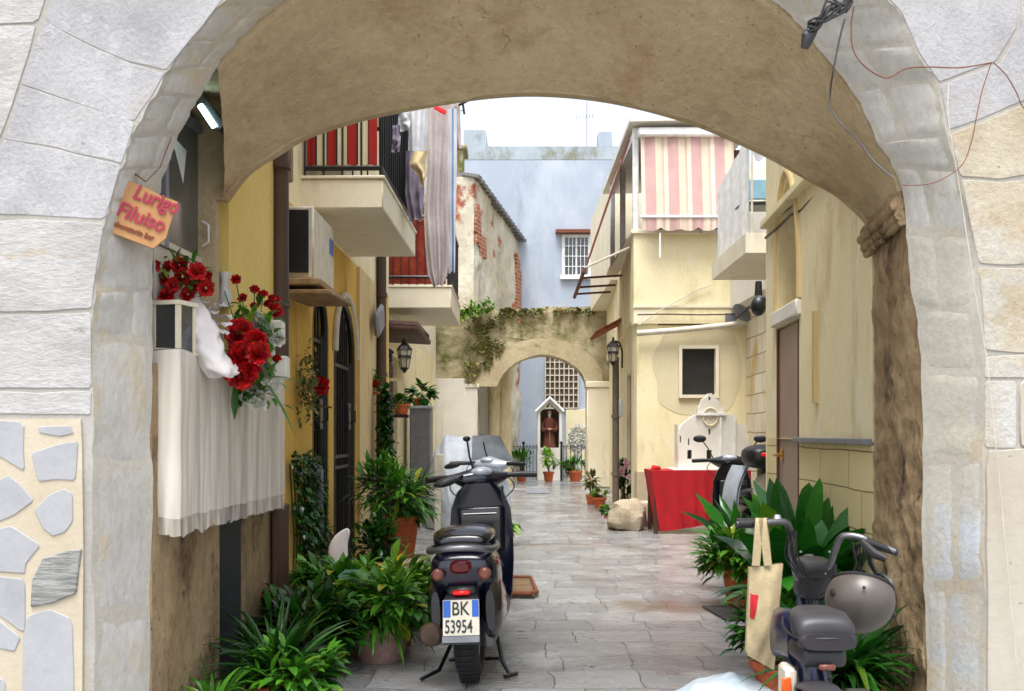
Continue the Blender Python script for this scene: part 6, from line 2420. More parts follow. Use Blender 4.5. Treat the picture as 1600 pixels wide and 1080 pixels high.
q = P(627, 648, 13.2)
m_.bx((XH2, q.y - 0.1, q.z - 0.04), (q.x + 0.1, q.y + 0.1, q.z - 0.002))
tag(m_.build('wall_shelf', M['irondark'], at=(XH2, q.y, q.z)), 'small iron shelf beside the brown porch door carrying a pot', 'shelf')
# grey cabinet with a plant
gc = thing('grey_cabinet', 'tall grey utility cabinet behind the large orange pot', 'cabinet', (X(657, 16.4), 16.5, 0))
m_ = MB()
cx0, cx1 = X(640, 16.3), X(672, 16.3)
m_.bx((cx0, 16.3, 0), (cx1, 16.9, 1.66), bev=0.01)
m_.build('body', M['greymetal'], gc)
m_ = MB()
m_.bx((cx0 - 0.02, 16.27, 1.662), (cx1 + 0.03, 16.93, 1.71), bev=0.01)
m_.build('lid', M['silver'], gc)
m_ = MB()
m_.bx((cx0 + 0.02, 16.285, 0.08), (cx1 - 0.02, 16.298, 1.6), bev=0.004)
m_.build('door', M['greymetal'], gc)
potted('bush', 'potted_plant', 'broad leaved plant in a small pot on top of the grey cabinet', (X(655, 16.5), 16.55, 1.712), 0.10, 0.13, rad=(0.18, 0.12, 0.12), n=90, ls=0.18, lw=0.55, leaf='leaf_gloss')
# shrine pots
for (px_, lab, lf, n_, rad, r_, ls_) in [(815, 'dense green bush in a terracotta pot left of the shrine', 'leaf', 420, (0.32, 0.25, 0.24), 0.14, 0.13),
                                         (899, 'bright grassy plant in a terracotta pot right of the shrine', 'leaf', 420, (0.30, 0.2, 0.15), 0.18, 0.16)]:
    potted('bush', 'potted_plant', lab, (X(px_, 25.7), 25.7, 0), r_, 0.28, rad=rad, n=n_, ls=ls_, lw=0.25, leaf=lf)
t_ = potted('bush', 'potted_tree', 'small light green tree in a green banded pot before the shrine', (X(857, 25.6), 25.6, 0), 0.14, 0.26, rad=(0.26, 0.2, 0.17), n=260, ls=0.13, lw=0.4, leaf='leaf_light', off=(0, 0, 0.38))
# right hand side pots along the wall
potted('bush', 'potted_plant', 'straggly plant in the farthest small pot along the right wall', G(924, 788), 0.10, 0.17, rad=(0.12, 0.12, 0.26), n=160, ls=0.1, leaf='leaf_grey')
potted('bush', 'potted_plant', 'round light green plant in a small terracotta pot along the right wall', G(937, 794), 0.11, 0.18, rad=(0.14, 0.12, 0.07), n=200, ls=0.07, leaf='leaf_light')
potted('bush', 'potted_plant', 'low bushy plant in the pot nearest the rough boulder', G(956, 818), 0.09, 0.12, rad=(0.15, 0.14, 0.07), n=220, ls=0.08, leaf='leaf')
t_ = potted('bush', 'potted_shrub', 'tall slim shrub with pink flowers between drainpipe and boulder', G(975, 800), 0.10, 0.16, rad=(0.10, 0.12, 0.32), n=320, ls=0.09, leaf='leaf_dark', off=(0, 0, 0.4))
m_ = MB()
for i in range(7):
    blossom(m_, P(975 + rc.uniform(-5, 9), 735 + rc.uniform(-14, 14), 15.7), 0.05, (0, -1, 0.2), 8)
m_.build('flowers', M['pinkflower'], t_)
# light plant right of the scooter
potted('bush', 'potted_plant', 'light green plant peeping out at the right of the scooters', (X(790, 11.2), 11.2, 0), 0.08, 0.14, rad=(0.10, 0.10, 0.12), n=110, ls=0.1, leaf='leaf_light')
# rough boulder
m_ = MB()
m_.ball((X(983, 12.9), 12.95, 0.16), (0.22, 0.22, 0.27), 24)
for v in m_.bm.verts:
    v.co.z = max(v.co.z, 0.0)
    d = Vector((v.co.x - X(983, 12.9), v.co.y - 12.95, 0))
    m2 = max(abs(d.x), abs(d.y))
    v.co.x += d.x * 0.15
m_.noise(0.07, 6)
m_.noise(0.02, 20)
for v in m_.bm.verts:
    v.co.z = max(v.co.z, -0.01)
tag(m_.build('boulder', M['rock'], at=(X(983, 12.9), 12.95, 0), ang=40), 'rough pale boulder beside the red draped table', 'boulder')
m_ = MB()
m_.box((X(1012, 13.4), 13.5, 0.17), (0.3, 0.3, 0.34), bev=0.04, seg=2)
m_.noise(0.02, 6)
tag(m_.build('kerb_stone', M['cement'], at=(X(1012, 13.4), 13.5, 0), ang=40), 'squared grey stone between boulder and red table', 'stone')

# ------------------------------------------------------------ red table and church model
tb = thing('draped_table', 'table covered with a red cloth carrying the white church model', 'table', (X(1080, 12.8), 12.85, 0))
tx0, tx1, ty0, ty1, tz = X(1018, 12.45), X(1172, 12.45), 12.45, 13.10, 0.79
m_ = MB()
m_.box(((tx0 + tx1) / 2, (ty0 + ty1) / 2, tz - 0.015), (tx1 - tx0, ty1 - ty0, 0.03))
m_.build('tabletop', M['wood_old'], tb)
for a in (tx0 + 0.06, tx1 - 0.06):
    for b in (ty0 + 0.06, ty1 - 0.06):
        m_ = MB()
        m_.bx((a - 0.025, b - 0.025, 0), (a + 0.025, b + 0.025, tz - 0.032))
        m_.build('leg', M['wood_dark'], tb)
m_ = MB()


def rect_path(s):
    pts = [Vector((tx0, ty1)), Vector((tx0, ty0)), Vector((tx1, ty0)), Vector((tx1, ty1))]
    ls = [(pts[i + 1] - pts[i]).length for i in range(3)]
    d = s * sum(ls)
    for i in range(3):
        if d <= ls[i] or i == 2:
            t = (pts[i + 1] - pts[i]).normalized()
            return pts[i] + t * d, Vector((t.y, -t.x))
        d -= ls[i]


def redcloth(u, v):
    p, nrm = rect_path(u)
    w = (0.016 * math.sin(u * 80 + 3 * math.sin(u * 11)) + 0.016 * noise.noise(Vector((u * 30, v * 2, 1)))) * (0.15 + 0.85 * v)
    q = p + nrm * (0.012 + w - 0.03 * v * (1 if u < 0.4 else 0))
    zb_ = 0.03 + 0.28 * max(0.0, (u - 0.3) / 0.55) * 0.7
    return (q.x + 0.10 * v * max(0, 1 - (p.x - tx0) / 0.7), q.y, tz + 0.006 + (zb_ - tz) * v)


m_.grid(redcloth, 240, 12)
m_.box(((tx0 + tx1) / 2, (ty0 + ty1) / 2, tz + 0.005), (tx1 - tx0 + 0.02, ty1 - ty0 + 0.02, 0.006))
m_.tube([P(1017, 738, 12.6), P(1022, 732, 12.6), P(1032, 731, 12.6)], [0.02, 0.05, 0.02], 8)
m_.build('red_cloth', M['redcloth'], tb, ang=80)
m_ = MB()
m_.box(((X(1050, 12.6) + tx1) / 2, 12.78, tz + 0.016), (tx1 - X(1050, 12.6), 0.60, 0.012))
m_.build('white_runner', M['white'], tb)

ch = thing('church_model', 'large white model of a church facade with a rosette on the red table', 'model', (X(1107, 13), 13.0, tz + 0.024))
YC = 12.66
zc0 = tz + 0.024
out = [(1060, 729), (1060, 672), (1066, 660), (1078, 650), (1084, 646), (1090, 644), (1090, 633), (1094, 631), (1097, 621), (1104, 617), (1106, 612), (1112, 611), (1115, 617), (1122, 621), (1126, 631), (1130, 633), (1132, 644),
       (1148, 646), (1152, 656), (1158, 672), (1170, 684), (1172, 729)]
m_ = MB()
cz = lambda b: zc0 + (729 - b) * YC / F0
holes = [[(1104, 716), (1112, 716), (1112, 700), (1104, 700)], [(1074, 714), (1081, 714), (1081, 700), (1074, 700)], [(1107, 676), (1110, 676), (1110, 667), (1107, 667)], [(1062, 688), (1064, 688), (1064, 678), (1062, 678)],
         [(1075, 692), (1077, 692), (1077, 682), (1075, 682)], [(1107, 622), (1110, 622), (1110, 617), (1107, 617)]]
m_.prism([[(X(a, YC), cz(b)) for a, b in out]] + [[(X(a, YC), cz(b)) for a, b in h] for h in holes], lambda a, b: (a, YC, b), (0, 0.10, 0))
m_.build('facade', M['white_wall'], ch)
m_ = MB()
m_.bx((X(1061, YC), YC + 0.101, zc0), (X(1170, YC), YC + 0.36, cz(660)))
m_.build('nave', M['white_wall'], ch)
m_ = MB()
m_.prism([[(X(1104, YC), cz(716)), (X(1112, YC), cz(716)), (X(1112, YC), cz(617)), (X(1104, YC), cz(617))]], lambda a, b: (a, YC + 0.08, b), (0, 0.005, 0))
m_.prism([[(X(1061.5, YC), cz(716)), (X(1082, YC), cz(716)), (X(1082, YC), cz(676)), (X(1061.5, YC), cz(676))]], lambda a, b: (a, YC + 0.08, b), (0, 0.005, 0))
m_.build('dark_opening', M['windowdark'], ch)
m_ = MB()
rc_ = P(1110, 648, YC - 0.01)
rc_.z = cz(648)
m_.tube([rc_ + Vector((0.095 * math.cos(2 * PI * k / 24), 0, 0.11 * math.sin(2 * PI * k / 24))) for k in range(25)], 0.012, 6)
for k in range(6):
    a = 2 * PI * k / 6
    m_.tube([rc_, rc_ + Vector((0.06 * math.cos(a), 0, 0.075 * math.sin(a)))], 0.006, 5)
m_.build('rosette', M['greypatch'], ch)
m_ = MB()
m_.bx((X(1087, YC), YC - 0.03, cz(646)), (X(1134, YC), YC - 0.001, cz(642)))
m_.bx((X(1124, YC), YC - 0.02, zc0), (X(1127, YC), YC - 0.001, cz(648)))
m_.bx((X(1146, YC), YC - 0.02, zc0), (X(1149, YC), YC - 0.001, cz(650)))
m_.build('cornice', M['white'], ch)

# ------------------------------------------------------------ right foreground plants
t_ = thing('broad_leaved_plant', 'big broad leaved plant in a terracotta pot at the right by the yellow wall', 'plant', (1.56, 5.35, 0))
pot(t_, (1.56, 5.35, 0), 0.17, 0.30)
m_ = MB()
rp_ = random.Random(4)
for i in range(80):
    a = rp_.uniform(0, 2 * PI)
    s = rp_.uniform(0.1, 0.8)
    m_.leaf((1.56 + 0.07 * math.cos(a), 5.35 + 0.1 * math.sin(a), 0.30), (math.cos(a) * s * 0.55, math.sin(a) * s, 1), rp_.uniform(0.45, 0.80), rp_.uniform(0.10, 0.145), rp_.uniform(1.0, 2.2), 10, 0.15, side=(1, rp_.uniform(-.6, .6), rp_.uniform(-.3, .3)), tip=0.6)
for i in range(10):
    a = rp_.uniform(0.6, 2.6) + PI / 2
    m_.leaf((1.50, 5.3, 0.3), (-0.8, math.sin(a) * 0.5, 0.9), rp_.uniform(0.35, 0.5), 0.12, 1.6, 8, 0.25)
m_.build('foliage', M['leaf_gloss'], t_, ang=70)
potted('bush', 'trailing_plant', 'trailing small leaved plant in a terracotta pot left of the broad leaves', (1.68, 7.3, 0), 0.14, 0.28, rad=(0.24, 0.22, 0.15), n=560, ls=0.12, lw=0.35, leaf='leaf', off=(-0.05, 0, 0.12))
potted('strap', 'strap_plant', 'pointed green leaves rising in front of the far right scooter', (1.80, 7.75, 0), 0.14, 0.28, n=22, L=0.60, W=0.11, leaf='leaf_gloss', droop=0.8, spread=0.7)
potted('strap', 'spider_plant', 'dark arching plant in the bottom right corner against the brown pier', (1.44, 4.30, 0), 0.16, 0.20, n=170, L=0.42, W=0.04, leaf='leaf_dark', droop=1.6, spread=1.0)
potted('bush', 'leafy_bush', 'dense low greenery behind the parked bike at right', (1.30, 4.75, 0), 0.16, 0.2, rad=(0.26, 0.22, 0.14), n=420, ls=0.10, lw=0.4, leaf='leaf_dark')

# white and teal felt things at left
m_ = MB()
rows = [Vector(q) for q in smooth_line([tuple(q) for q in (P(542, 826, 7.3), P(530, 848, 7.3), P(530, 875, 7.3), P(542, 893, 7.3))], 5)]
m_.loft([[p + Vector((rr_ * math.cos(2 * PI * k / 14), 0.02 * math.sin(2 * PI * k / 14), 0)) for k in range(14)] for p, rr_ in zip(rows, [0.01, 0.03, 0.045, 0.055, 0.06, 0.065, 0.068, 0.07, 0.07, 0.068, 0.065, 0.06, 0.055, 0.05, 0.04, 0.02])])
tag(m_.build('white_felt_swan', M['whitecloth'], at=P(540, 893, 7.3), ang=70), 'curved white padded ornament leaning on the pale post', 'ornament')
m_ = MB()
for (a, b, L, W) in ((565, 912, 0.19, 0.20), (560, 915, 0.15, 0.16), (572, 912, 0.12, 0.13)):
    dx = -0.6 if a == 565 else (0.9 if a == 572 else 0.1)
    m_.leaf(P(a, b, 6.0), (dx, -0.4, 0.8), L * 0.75, W * 0.8, 0.4, 6, 0.15, side=(1, 0.1, 0.3), tip=0.6)
tag(m_.build('teal_paper_flower', M['teal'], at=P(565, 915, 6.0), ang=70), 'pale teal paper flower lying on the bush by the scooter', 'ornament')
m_ = MB(Matrix.Translation((X(582, 7.0), 7.0, 0)))
m_.lathe([(0.07, 0.0), (0.075, 0.01), (0.015, 0.03), (0.012, 0.16), (0.05, 0.22), (0.095, 0.30), (0.09, 0.30), (0.045, 0.225), (0.005, 0.17)], seg=18)
tag(m_.build('glass_bowl', M['clearglass'], at=(X(582, 7.0), 7.0, 0)), 'footed clear glass bowl among the plants at left', 'bowl')
m_ = MB(Matrix.Translation((X(618, 7.2), 7.2, 0)))
m_.lathe([(0.09, 0.0), (0.10, 0.06), (0.05, 0.22), (0.05, 0.30), (0.055, 0.30), (0.045, 0.29), (0.045, 0.22), (0.09, 0.06), (0.0, 0.01)], seg=18)
tag(m_.build('glass_vase', M['clearglass'], at=(X(618, 7.2), 7.2, 0)), 'clear glass vase in front of the large orange pot', 'vase')

# pale wooden post beside the arched gate
m_ = MB()
m_.bx((xw2(8.0) + 0.03, 7.86, 0), (xw2(8.0) + 0.10, 7.93, 0.98), bev=0.004)
tag(m_.build('gate_post', M['greymetal'], at=(xw2(8), 7.9, 0)), 'short grey post in front of the dark arched gates', 'post')

# ------------------------------------------------------------ ground bits
m_ = MB()
m_.box((X(840, 21.5), 21.4, 0.012), (0.5, 1.6, 0.012))
tag(m_.build('manhole_cover', M['greymetal'], at=(X(840, 21.5), 21.4, 0)), 'dark square manhole cover in the paving far down the alley', 'manhole')
m_ = MB()
m_.box((X(1160, 7.0), 7.0, 0.014), (0.42, 0.5, 0.014), rz=R(8), bev=0.003)
tag(m_.build('drain_cover', M['darkmetal'], at=(X(1160, 7.0), 7.0, 0)), 'dark drain cover in the paving at the right by the pots', 'manhole')
dt = thing('rusty_tray', 'rusty brown metal tray on the ground right of the scooter', 'tray', (X(805, 8.1), 8.1, 0))
m_ = MB()
tx, ty = X(806, 8.1), 8.1
m_.bx((tx - 0.17, ty - 0.42, 0.015), (tx + 0.14, ty + 0.42, 0.03))
m_.build('base', M['dirt'], dt)
m_ = MB()
loop = [(tx - 0.18, ty - 0.40), (tx + 0.10, ty - 0.43), (tx + 0.16, ty - 0.36), (tx + 0.13, ty + 0.42), (tx - 0.18, ty + 0.42), (tx - 0.18, ty - 0.40)]
m_.tube([(a, b, 0.035) for a, b in loop], 0.02, 8)
m_.build('rim', M['rust'], dt)
m_ = MB()
cb_ = Vector((1.06, 4.75, 0))


def bagpt(u, v):
    a = 2 * PI * u
    q = v ** 0.8
    r1, r2 = 0.30, 0.26
    p = cb_ + Vector((r1 * q * math.cos(a), r2 * q * math.sin(a), 0.10 * (1 - q ** 2) + 0.012))
    w = noise.noise(p * 9) * 0.03 + noise.noise(p * 22) * 0.012
    p.z = max(0.013, p.z + w * (1 - q * 0.6))
    return p


m_.grid(bagpt, 60, 16)
tag(m_.build('plastic_sheet', plain('pale_blue_plastic', c(190, 205, 214), 0.3), at=cb_, ang=60), 'crumpled pale plastic sheet on the ground under the tote bag', 'sheet')


# ------------------------------------------------------------ scooters
def wheel(parent, cy, r, w, rim='silver', x=0.0):
    mb = MB()
    prof = []
    for k in range(14):
        a = 2 * PI * k / 14
        prof.append((r - w * 0.5 + w * 0.5 * math.cos(a), w * 0.5 * math.sin(a)))
    m0 = Matrix.Rotation(R(90), 4, 'Y')
    rings = []
    for k in range(29):
        t = 2 * PI * k / 28
        rings.append([Vector((x + b, cy + a * math.cos(t), r + a * math.sin(t))) for a, b in prof])
    mb.loft(rings, cap=False)
    for k in range(44):
        t = 2 * PI * k / 44
        mb.box((x, cy + (r - 0.001) * math.cos(t), r + (r - 0.001) * math.sin(t)), (w * 0.7, 0.008, 0.01), rx=t)
    wo_ = thing('wheel', None, None)
    wo_.parent = parent
    t_ = mb.build('tyre', M['rubber'], wo_)
    mb = MB()
    mb.lathe([(0.02, -w * 0.4), (r * 0.45, -w * 0.15), (r - w * 0.9, -w * 0.35), (r - w * 0.9, w * 0.35), (r * 0.45, w * 0.15), (0.02, w * 0.4)], (x, cy, r), 24, m0)
    mb.build('rim', M[rim], wo_)
    return wo_


def make_scooter(name, label, paint, dark, plate=True, steer=R(20), screen=False, rail='steel', mirrors='rods'):
    s = thing(name, label, 'scooter')
    # wheels: rear axle y=.26, front axle y=1.50
    wheel(s, 0.26, 0.24, 0.125)
    wheel(s, 1.52, 0.235, 0.11)
    # rear body
    mb = MB()
    secs = [(0.02, 0.60, 0.115, 0.055), (0.05, 0.60, 0.15, 0.09), (0.12, 0.57, 0.168, 0.13), (0.25, 0.54, 0.175, 0.16), (0.42, 0.52, 0.172, 0.18), (0.58, 0.50, 0.155, 0.19), (0.70, 0.46, 0.13, 0.17)]
    mb.loft([se(0, zc, y, hw, hh, 3.0, 24) for y, zc, hw, hh in secs])
    mb.build('rear_body', M[paint], s, ang=50)
    for sd_ in (-1, 1):
        mb = MB()
        mb.loft([se(sd_ * 0.135, zc, y, hw, hh, 2.4, 16) for y, zc, hw, hh in [(0.03, 0.40, 0.022, 0.10), (0.09, 0.40, 0.05, 0.15), (0.25, 0.40, 0.055, 0.16), (0.50, 0.36, 0.05, 0.13), (0.64, 0.30, 0.03, 0.08)]])
        mb.build('side_panel', M[dark], s, ang=50)
    # floor and leg shield
    mb = MB()
    mb.box((0, 0.88, 0.26), (0.32, 0.52, 0.10), bev=0.03, seg=3)
    mb.build('footboard', M['black'], s)
    mb = MB()
    ring = []
    for z, yc, hx in [(0.22, 1.16, 0.15), (0.32, 1.17, 0.175), (0.5, 1.19, 0.19), (0.68, 1.21, 0.192), (0.82, 1.22, 0.18), (0.92, 1.22, 0.14), (0.97, 1.22, 0.09)]:
        r_ = []
        for k in range(24):
            t = 2 * PI * k / 24
            ct, st_ = math.cos(t), math.sin(t)
            x_ = hx * math.copysign(abs(ct) ** 0.7, ct)
            y_ = yc + (0.085 if st_ > 0 else 0.055) * math.copysign(abs(st_) ** 0.8, st_) * (1.0 - 0.35 * abs(ct)) - 0.06 * abs(ct) ** 2
            r_.append(Vector((x_, y_, z)))
        ring.append(r_)
    mb.loft(ring)
    ls = mb.build('leg_shield', M[paint], s, ang=50)
    mb = MB()
    mb.box((0, 1.125, 0.70), (0.26, 0.04, 0.26), bev=0.018, seg=3)
    mb.tube([(-0.10, 1.10, 0.79), (0.10, 1.10, 0.79)], 0.006, 6)
    mb.tube([(0, 1.10, 0.66), (0, 1.085, 0.66)], 0.014, 8)
    mb.build('glovebox', M[dark], ls)
    # front mudguard, fork
    mb = MB()
    rings = []
    for k in range(13):
        t = R(10) + R(150) * k / 12
        rings.append([Vector((0.075 * math.cos(q), 1.52 + (0.255 + 0.03 * math.sin(q)) * math.cos(t), 0.235 + (0.255 + 0.03 * math.sin(q)) * math.sin(t))) for q in [PI * j / 8 for j in range(9)]])
    mb.loft(rings, cap=False, closed=False)
    mb.build('front_mudguard', M[paint], s, ang=60)
    mb = MB()
    for sd_ in (-1, 1):
        mb.tube([(sd_ * 0.075, 1.52, 0.235), (sd_ * 0.07, 1.40, 0.52), (0, 1.32, 0.75)], 0.018, 8)
    mb.build('fork', M['steel'], s)
    # seat
    mb = MB()
    secs = [(0.03, 0.735, 0.10, 0.022), (0.06, 0.745, 0.135, 0.042), (0.16, 0.755, 0.15, 0.05), (0.34, 0.75, 0.152, 0.05), (0.50, 0.735, 0.14, 0.045), (0.66, 0.72, 0.11, 0.038), (0.74, 0.70, 0.07, 0.02)]
    mb.loft([se(0, zc, y, hw, hh, 2.6, 24) for y, zc, hw, hh in secs])
    mb.build('seat', M['vinyl'] if paint != 'navy' else M['blackgloss'], s, ang=60)
    # grab rail
    mb = MB()
    pts = [(-0.145, 0.42, 0.69), (-0.165, 0.20, 0.695), (-0.15, 0.02, 0.70), (-0.08, -0.045, 0.715), (0, -0.06, 0.72), (0.08, -0.045, 0.715), (0.15, 0.02, 0.70), (0.165, 0.20, 0.695), (0.145, 0.42, 0.69)]
    mb.tube(smooth_line(pts, 4), 0.017, 10)
    mb.build('grab_rail', M[rail], s)
    # lights
    mb = MB()
    mb.loft([se(0, 0.62, y, hw, hh, 3, 16) for y, hw, hh in [(0.03, 0.055, 0.035), (-0.004, 0.052, 0.032), (-0.016, 0.04, 0.02)]])
    mb.build('tail_light', M['redlens_dark'], s)
    for sd_ in (-1, 1):
        mb = MB()
        mb.loft([[Vector((sd_ * 0.115 + r_ * math.cos(2 * PI * k / 14), y, 0.585 + r_ * math.sin(2 * PI * k / 14))) for k in range(14)] for y, r_ in [(0.05, 0.032), (-0.002, 0.030), (-0.012, 0.018)]])
        mb.build('indicator', M['amber'], s)
    # rear mudguard, plate
    mb = MB()
    mb.loft([[Vector((a * w, y, z)) for a, y in ((-1, yy), (1, yy), (1, yy + 0.02), (-1, yy + 0.02))] for z, yy, w in [(0.50, 0.03, 0.07), (0.47, -0.02, 0.085), (0.30, -0.075, 0.09), (0.26, -0.085, 0.085)]])
    mb.box((0, 0.10, 0.50), (0.15, 0.2, 0.05), bev=0.015)
    mg = mb.build('rear_mudguard', M['black'], s)
    mb = MB()
    mb.box((0, -0.012, 0.497), (0.085, 0.02, 0.022), bev=0.006)
    mb.build('reflector', M['redlens'], mg)
    if plate:
        PM = Matrix.Translation((0, -0.062, 0.385)) @ Matrix.Rotation(R(90 - 16), 4, 'X')
        mb = MB(PM)
        mb.bx((-0.088, -0.085, 0), (0.088, 0.085, 0.003))
        mb.build('plate', M['platewhite'], mg)
        mb = MB(PM)
        mb.bx((-0.086, 0.002, 0.0035), (-0.05, 0.083, 0.0045))
        mb.build('plate_band', M['plateblue'], mg)
        mb = MB(PM)
        mb.bx((0.054, 0.002, 0.0035), (0.086, 0.083, 0.0045))
        mb.build('plate_band', M['plateblue'], mg)
        mb = MB(PM)
        mb.bx((-0.092, -0.118, -0.004), (0.088, -0.088, 0.004))
        mb.build('plate_bracket', M['steel'], mg)
        text_mesh('plate_letters', 'BK', M['black'], 0.092, PM @ Matrix.Translation((-0.046, 0.012, 0.0045)), mg, 0.0008, sx=0.78, bold=0.001)
        text_mesh('plate_numbers', '53954', M['black'], 0.088, PM @ Matrix.Translation((-0.080, -0.072, 0.0045)), mg, 0.0008, sx=0.62, bold=0.0012)
    # exhaust and engine, stands, shock
    mb = MB()
    mb.tube([(-0.13, 0.70, 0.20), (-0.15, 0.45, 0.22), (-0.16, 0.40, 0.24), (-0.165, 0.02, 0.29), (-0.165, 0.0, 0.29)], [0.02, 0.022, 0.055, 0.06, 0.045], 14)
    mb.build('exhaust', M['brownpipe'] if paint == 'navy' else M['steel'], s, ang=50)
    mb = MB()
    mb.box((0.10, 0.38, 0.26), (0.08, 0.42, 0.16), bev=0.03, seg=2)
    mb.tube([(0.13, 0.12, 0.28), (0.12, 0.18, 0.52)], 0.028, 8)
    mb.build('engine', M['steel'], s)
    mb = MB()
    mb.tube([(0.10, 0.62, 0.22), (0.155, 0.40, 0.06), (0.20, 0.30, 0.01)], 0.012, 6)
    mb.tube([(0.17, 0.28, 0.012), (0.23, 0.34, 0.012)], 0.012, 6)
    mb.tube([(-0.10, 0.60, 0.2), (-0.17, 0.30, 0.05), (-0.25, 0.20, 0.03)], 0.011, 6)
    mb.tube([(-0.16, 0.62, 0.03), (0.12, 0.62, 0.03)], 0.011, 6)
    mb.build('stand', M['black'], s)
    # headset, turned
    HS = Matrix.Translation((0, 1.24, 0.99)) @ Matrix.Rotation(steer, 4, 'Z')
    mb = MB(HS)
    mb.loft([[Vector((x_, yy, zz)) for yy, zz in [(0.07 * k1 * math.cos(t) + 0.02, 0.055 * k1 * math.sin(t) + k2) for t in [2 * PI * j / 16 for j in range(16)]]] for x_, k1, k2 in
             [(-0.19, 0.3, 0.02), (-0.15, 0.6, 0.01), (-0.09, 1.05, 0.0), (0, 1.35, 0.01), (0.09, 1.05, 0.0), (0.15, 0.6, 0.01), (0.19, 0.3, 0.02)]])
    mb.tube([(0, 0, -0.02), (0, 0, -0.12)], 0.05, 12)
    hb_ = mb.build('headset', M[paint], s, ang=60)
    mb = MB(HS)
    mb.ball((0.0, -0.020, 0.045), (0.07, 0.055, 0.034), 16)
    mb.build('dashboard', M['silver'], hb_)
    mb = MB(HS)
    mb.ball((0.0, 0.09, 0.01), (0.08, 0.04, 0.06), 16)
    mb.build('headlight', M['clearglass'] if False else M['white'], hb_)
    for sd_ in (-1, 1):
        mb = MB(HS)
        mb.tube([(sd_ * 0.17, 0.0, 0.02), (sd_ * 0.25, -0.02, 0.02), (sd_ * 0.35, -0.05, 0.015)], [0.016, 0.019, 0.019], 10)
        mb.build('grip', M['black'], hb_)
        mb = MB(HS)
        mb.tube([(sd_ * 0.19, 0.02, 0.03), (sd_ * 0.24, 0.045, 0.02), (sd_ * 0.33, 0.03, 0.0)], 0.006, 6)
        mb.build('brake_lever', M['silver'], hb_)
    if mirrors == 'both':
        for sd_ in (-1, 1):
            mb = MB(HS)
            mb.tube([(sd_ * 0.15, 0.0, 0.03), (sd_ * 0.20, -0.02, 0.13), (sd_ * 0.25, -0.03, 0.20)], 0.006, 6)
            mb.ball((sd_ * 0.28, -0.03, 0.225), (0.062, 0.014, 0.036), 14)
            mb.build('mirror', M['black'], hb_)
    elif mirrors == 'rods':
        mb = MB(HS)
        mb.tube([(-0.03, 0.04, 0.05), (-0.055, 0.03, 0.14), (-0.07, 0.02, 0.245)], 0.006, 6)
        mb.ball((-0.072, 0.02, 0.252), (0.025, 0.016, 0.018), 10)
        mb.ball((-0.028, 0.04, 0.052), (0.03, 0.02, 0.016), 10)
        mb.build('mirror_rod', M['black'], hb_)
        mb = MB(HS)
        mb.tube([(-0.12, -0.02, 0.03), (-0.20, -0.12, 0.02)], 0.010, 6)
        mb.ball((-0.26, -0.17, 0.005), (0.085, 0.05, 0.028), 14, m=Matrix.Rotation(R(-14), 4, 'Y'))
        mb.build('mirror', M['vinylgrey'], hb_)
    if screen:
        mb = MB(HS)

        def scr(u, v, o=0.0):
            a = (u - 0.5) * 2
            return (0.20 * a * (1 - 0.35 * v), 0.12 - 0.06 * a * a - 0.12 * v + o, 0.04 + 0.22 * v)
        mb.grid(lambda u, v: scr(u, v), 16, 8)
        mb.grid(lambda u, v: scr(u, v, 0.006), 16, 8)
        mb.build('windscreen', plain('frosted_windscreen', c(206, 214, 222), 0.25, alpha=0.85), hb_)
    return s


sc1 = make_scooter('scooter', 'dark navy scooter seen from behind with number plate in the middle of the alley', 'navy', 'blackgloss', steer=R(22))
sc1.location = (-0.225, 4.86, 0.0)
sc1.rotation_euler = (0, R(-2.5), R(-3.5))
sc2 = make_scooter('scooter', 'silver scooter with windscreen parked in front of the navy scooter', 'silver', 'black', plate=False, steer=R(-22), screen=True, mirrors='rods')
sc2.location = (-0.24, 7.3, 0)
sc2.rotation_euler = (0, 0, R(-2))
sc1['group'] = sc2['group'] = 'scooters parked along the alley'

# covered motorbike
cm = MB()
c0 = Vector((X(718, 13.6), 13.6, 0))


def cover(u, v):
    # u along the length (y), v around (x-z)
    a = PI * v
    y = -0.9 + 1.8 * u
    h = 0.82 + 0.42 * math.exp(-((u - 0.35) / 0.2) ** 2) - 0.25 * (2 * u - 1) ** 4
    w = 0.30 + 0.12 * math.exp(-((u - 0.4) / 0.25) ** 2)
    e = (1 - abs(2 * u - 1) ** 4) ** 0.5 if 0 < u < 1 else 0.02
    x = w * e * math.copysign(abs(math.cos(a)) ** 0.6, math.cos(a)) * (1.1 - 0.25 * math.sin(a))
    z = h * math.sin(a) ** 0.55 * (0.35 + 0.65 * e)
    f = 0.018 * math.sin(v * 40 + u * 9) + 0.03 * noise.noise(Vector((u * 6, v * 6, 1)))
    return c0 + Vector((x * (1 + f), y, max(0.02, z * (1 + f))))


cm.grid(cover, 60, 48)
cm.box(c0 + Vector((0, 0, 0.02)), (0.3, 1.3, 0.04))
cm.box(c0 + Vector((0, -0.2, 0.09)), (0.1, 0.1, 0.12))
tag(cm.build('covered_motorbike', M['coveredgrey'], at=c0, ang=70), 'motorbike hidden under a pale grey tarpaulin beside the white plinth', 'motorbike', 'scooters parked along the alley')
# leaning board and black rod beside it
lb = MB()
lb.box(P(685, 742, 12.2), (0.10, 0.04, 0.50), ry=R(6), bev=0.006)
lb.box((X(684, 12.2), 12.2, 0.27), (0.07, 0.05, 0.54))
tag(lb.build('leaning_board', M['offwhite'], at=(X(684, 12.2), 12.2, 0)), 'short pale board standing in front of the grey tarpaulin', 'board')

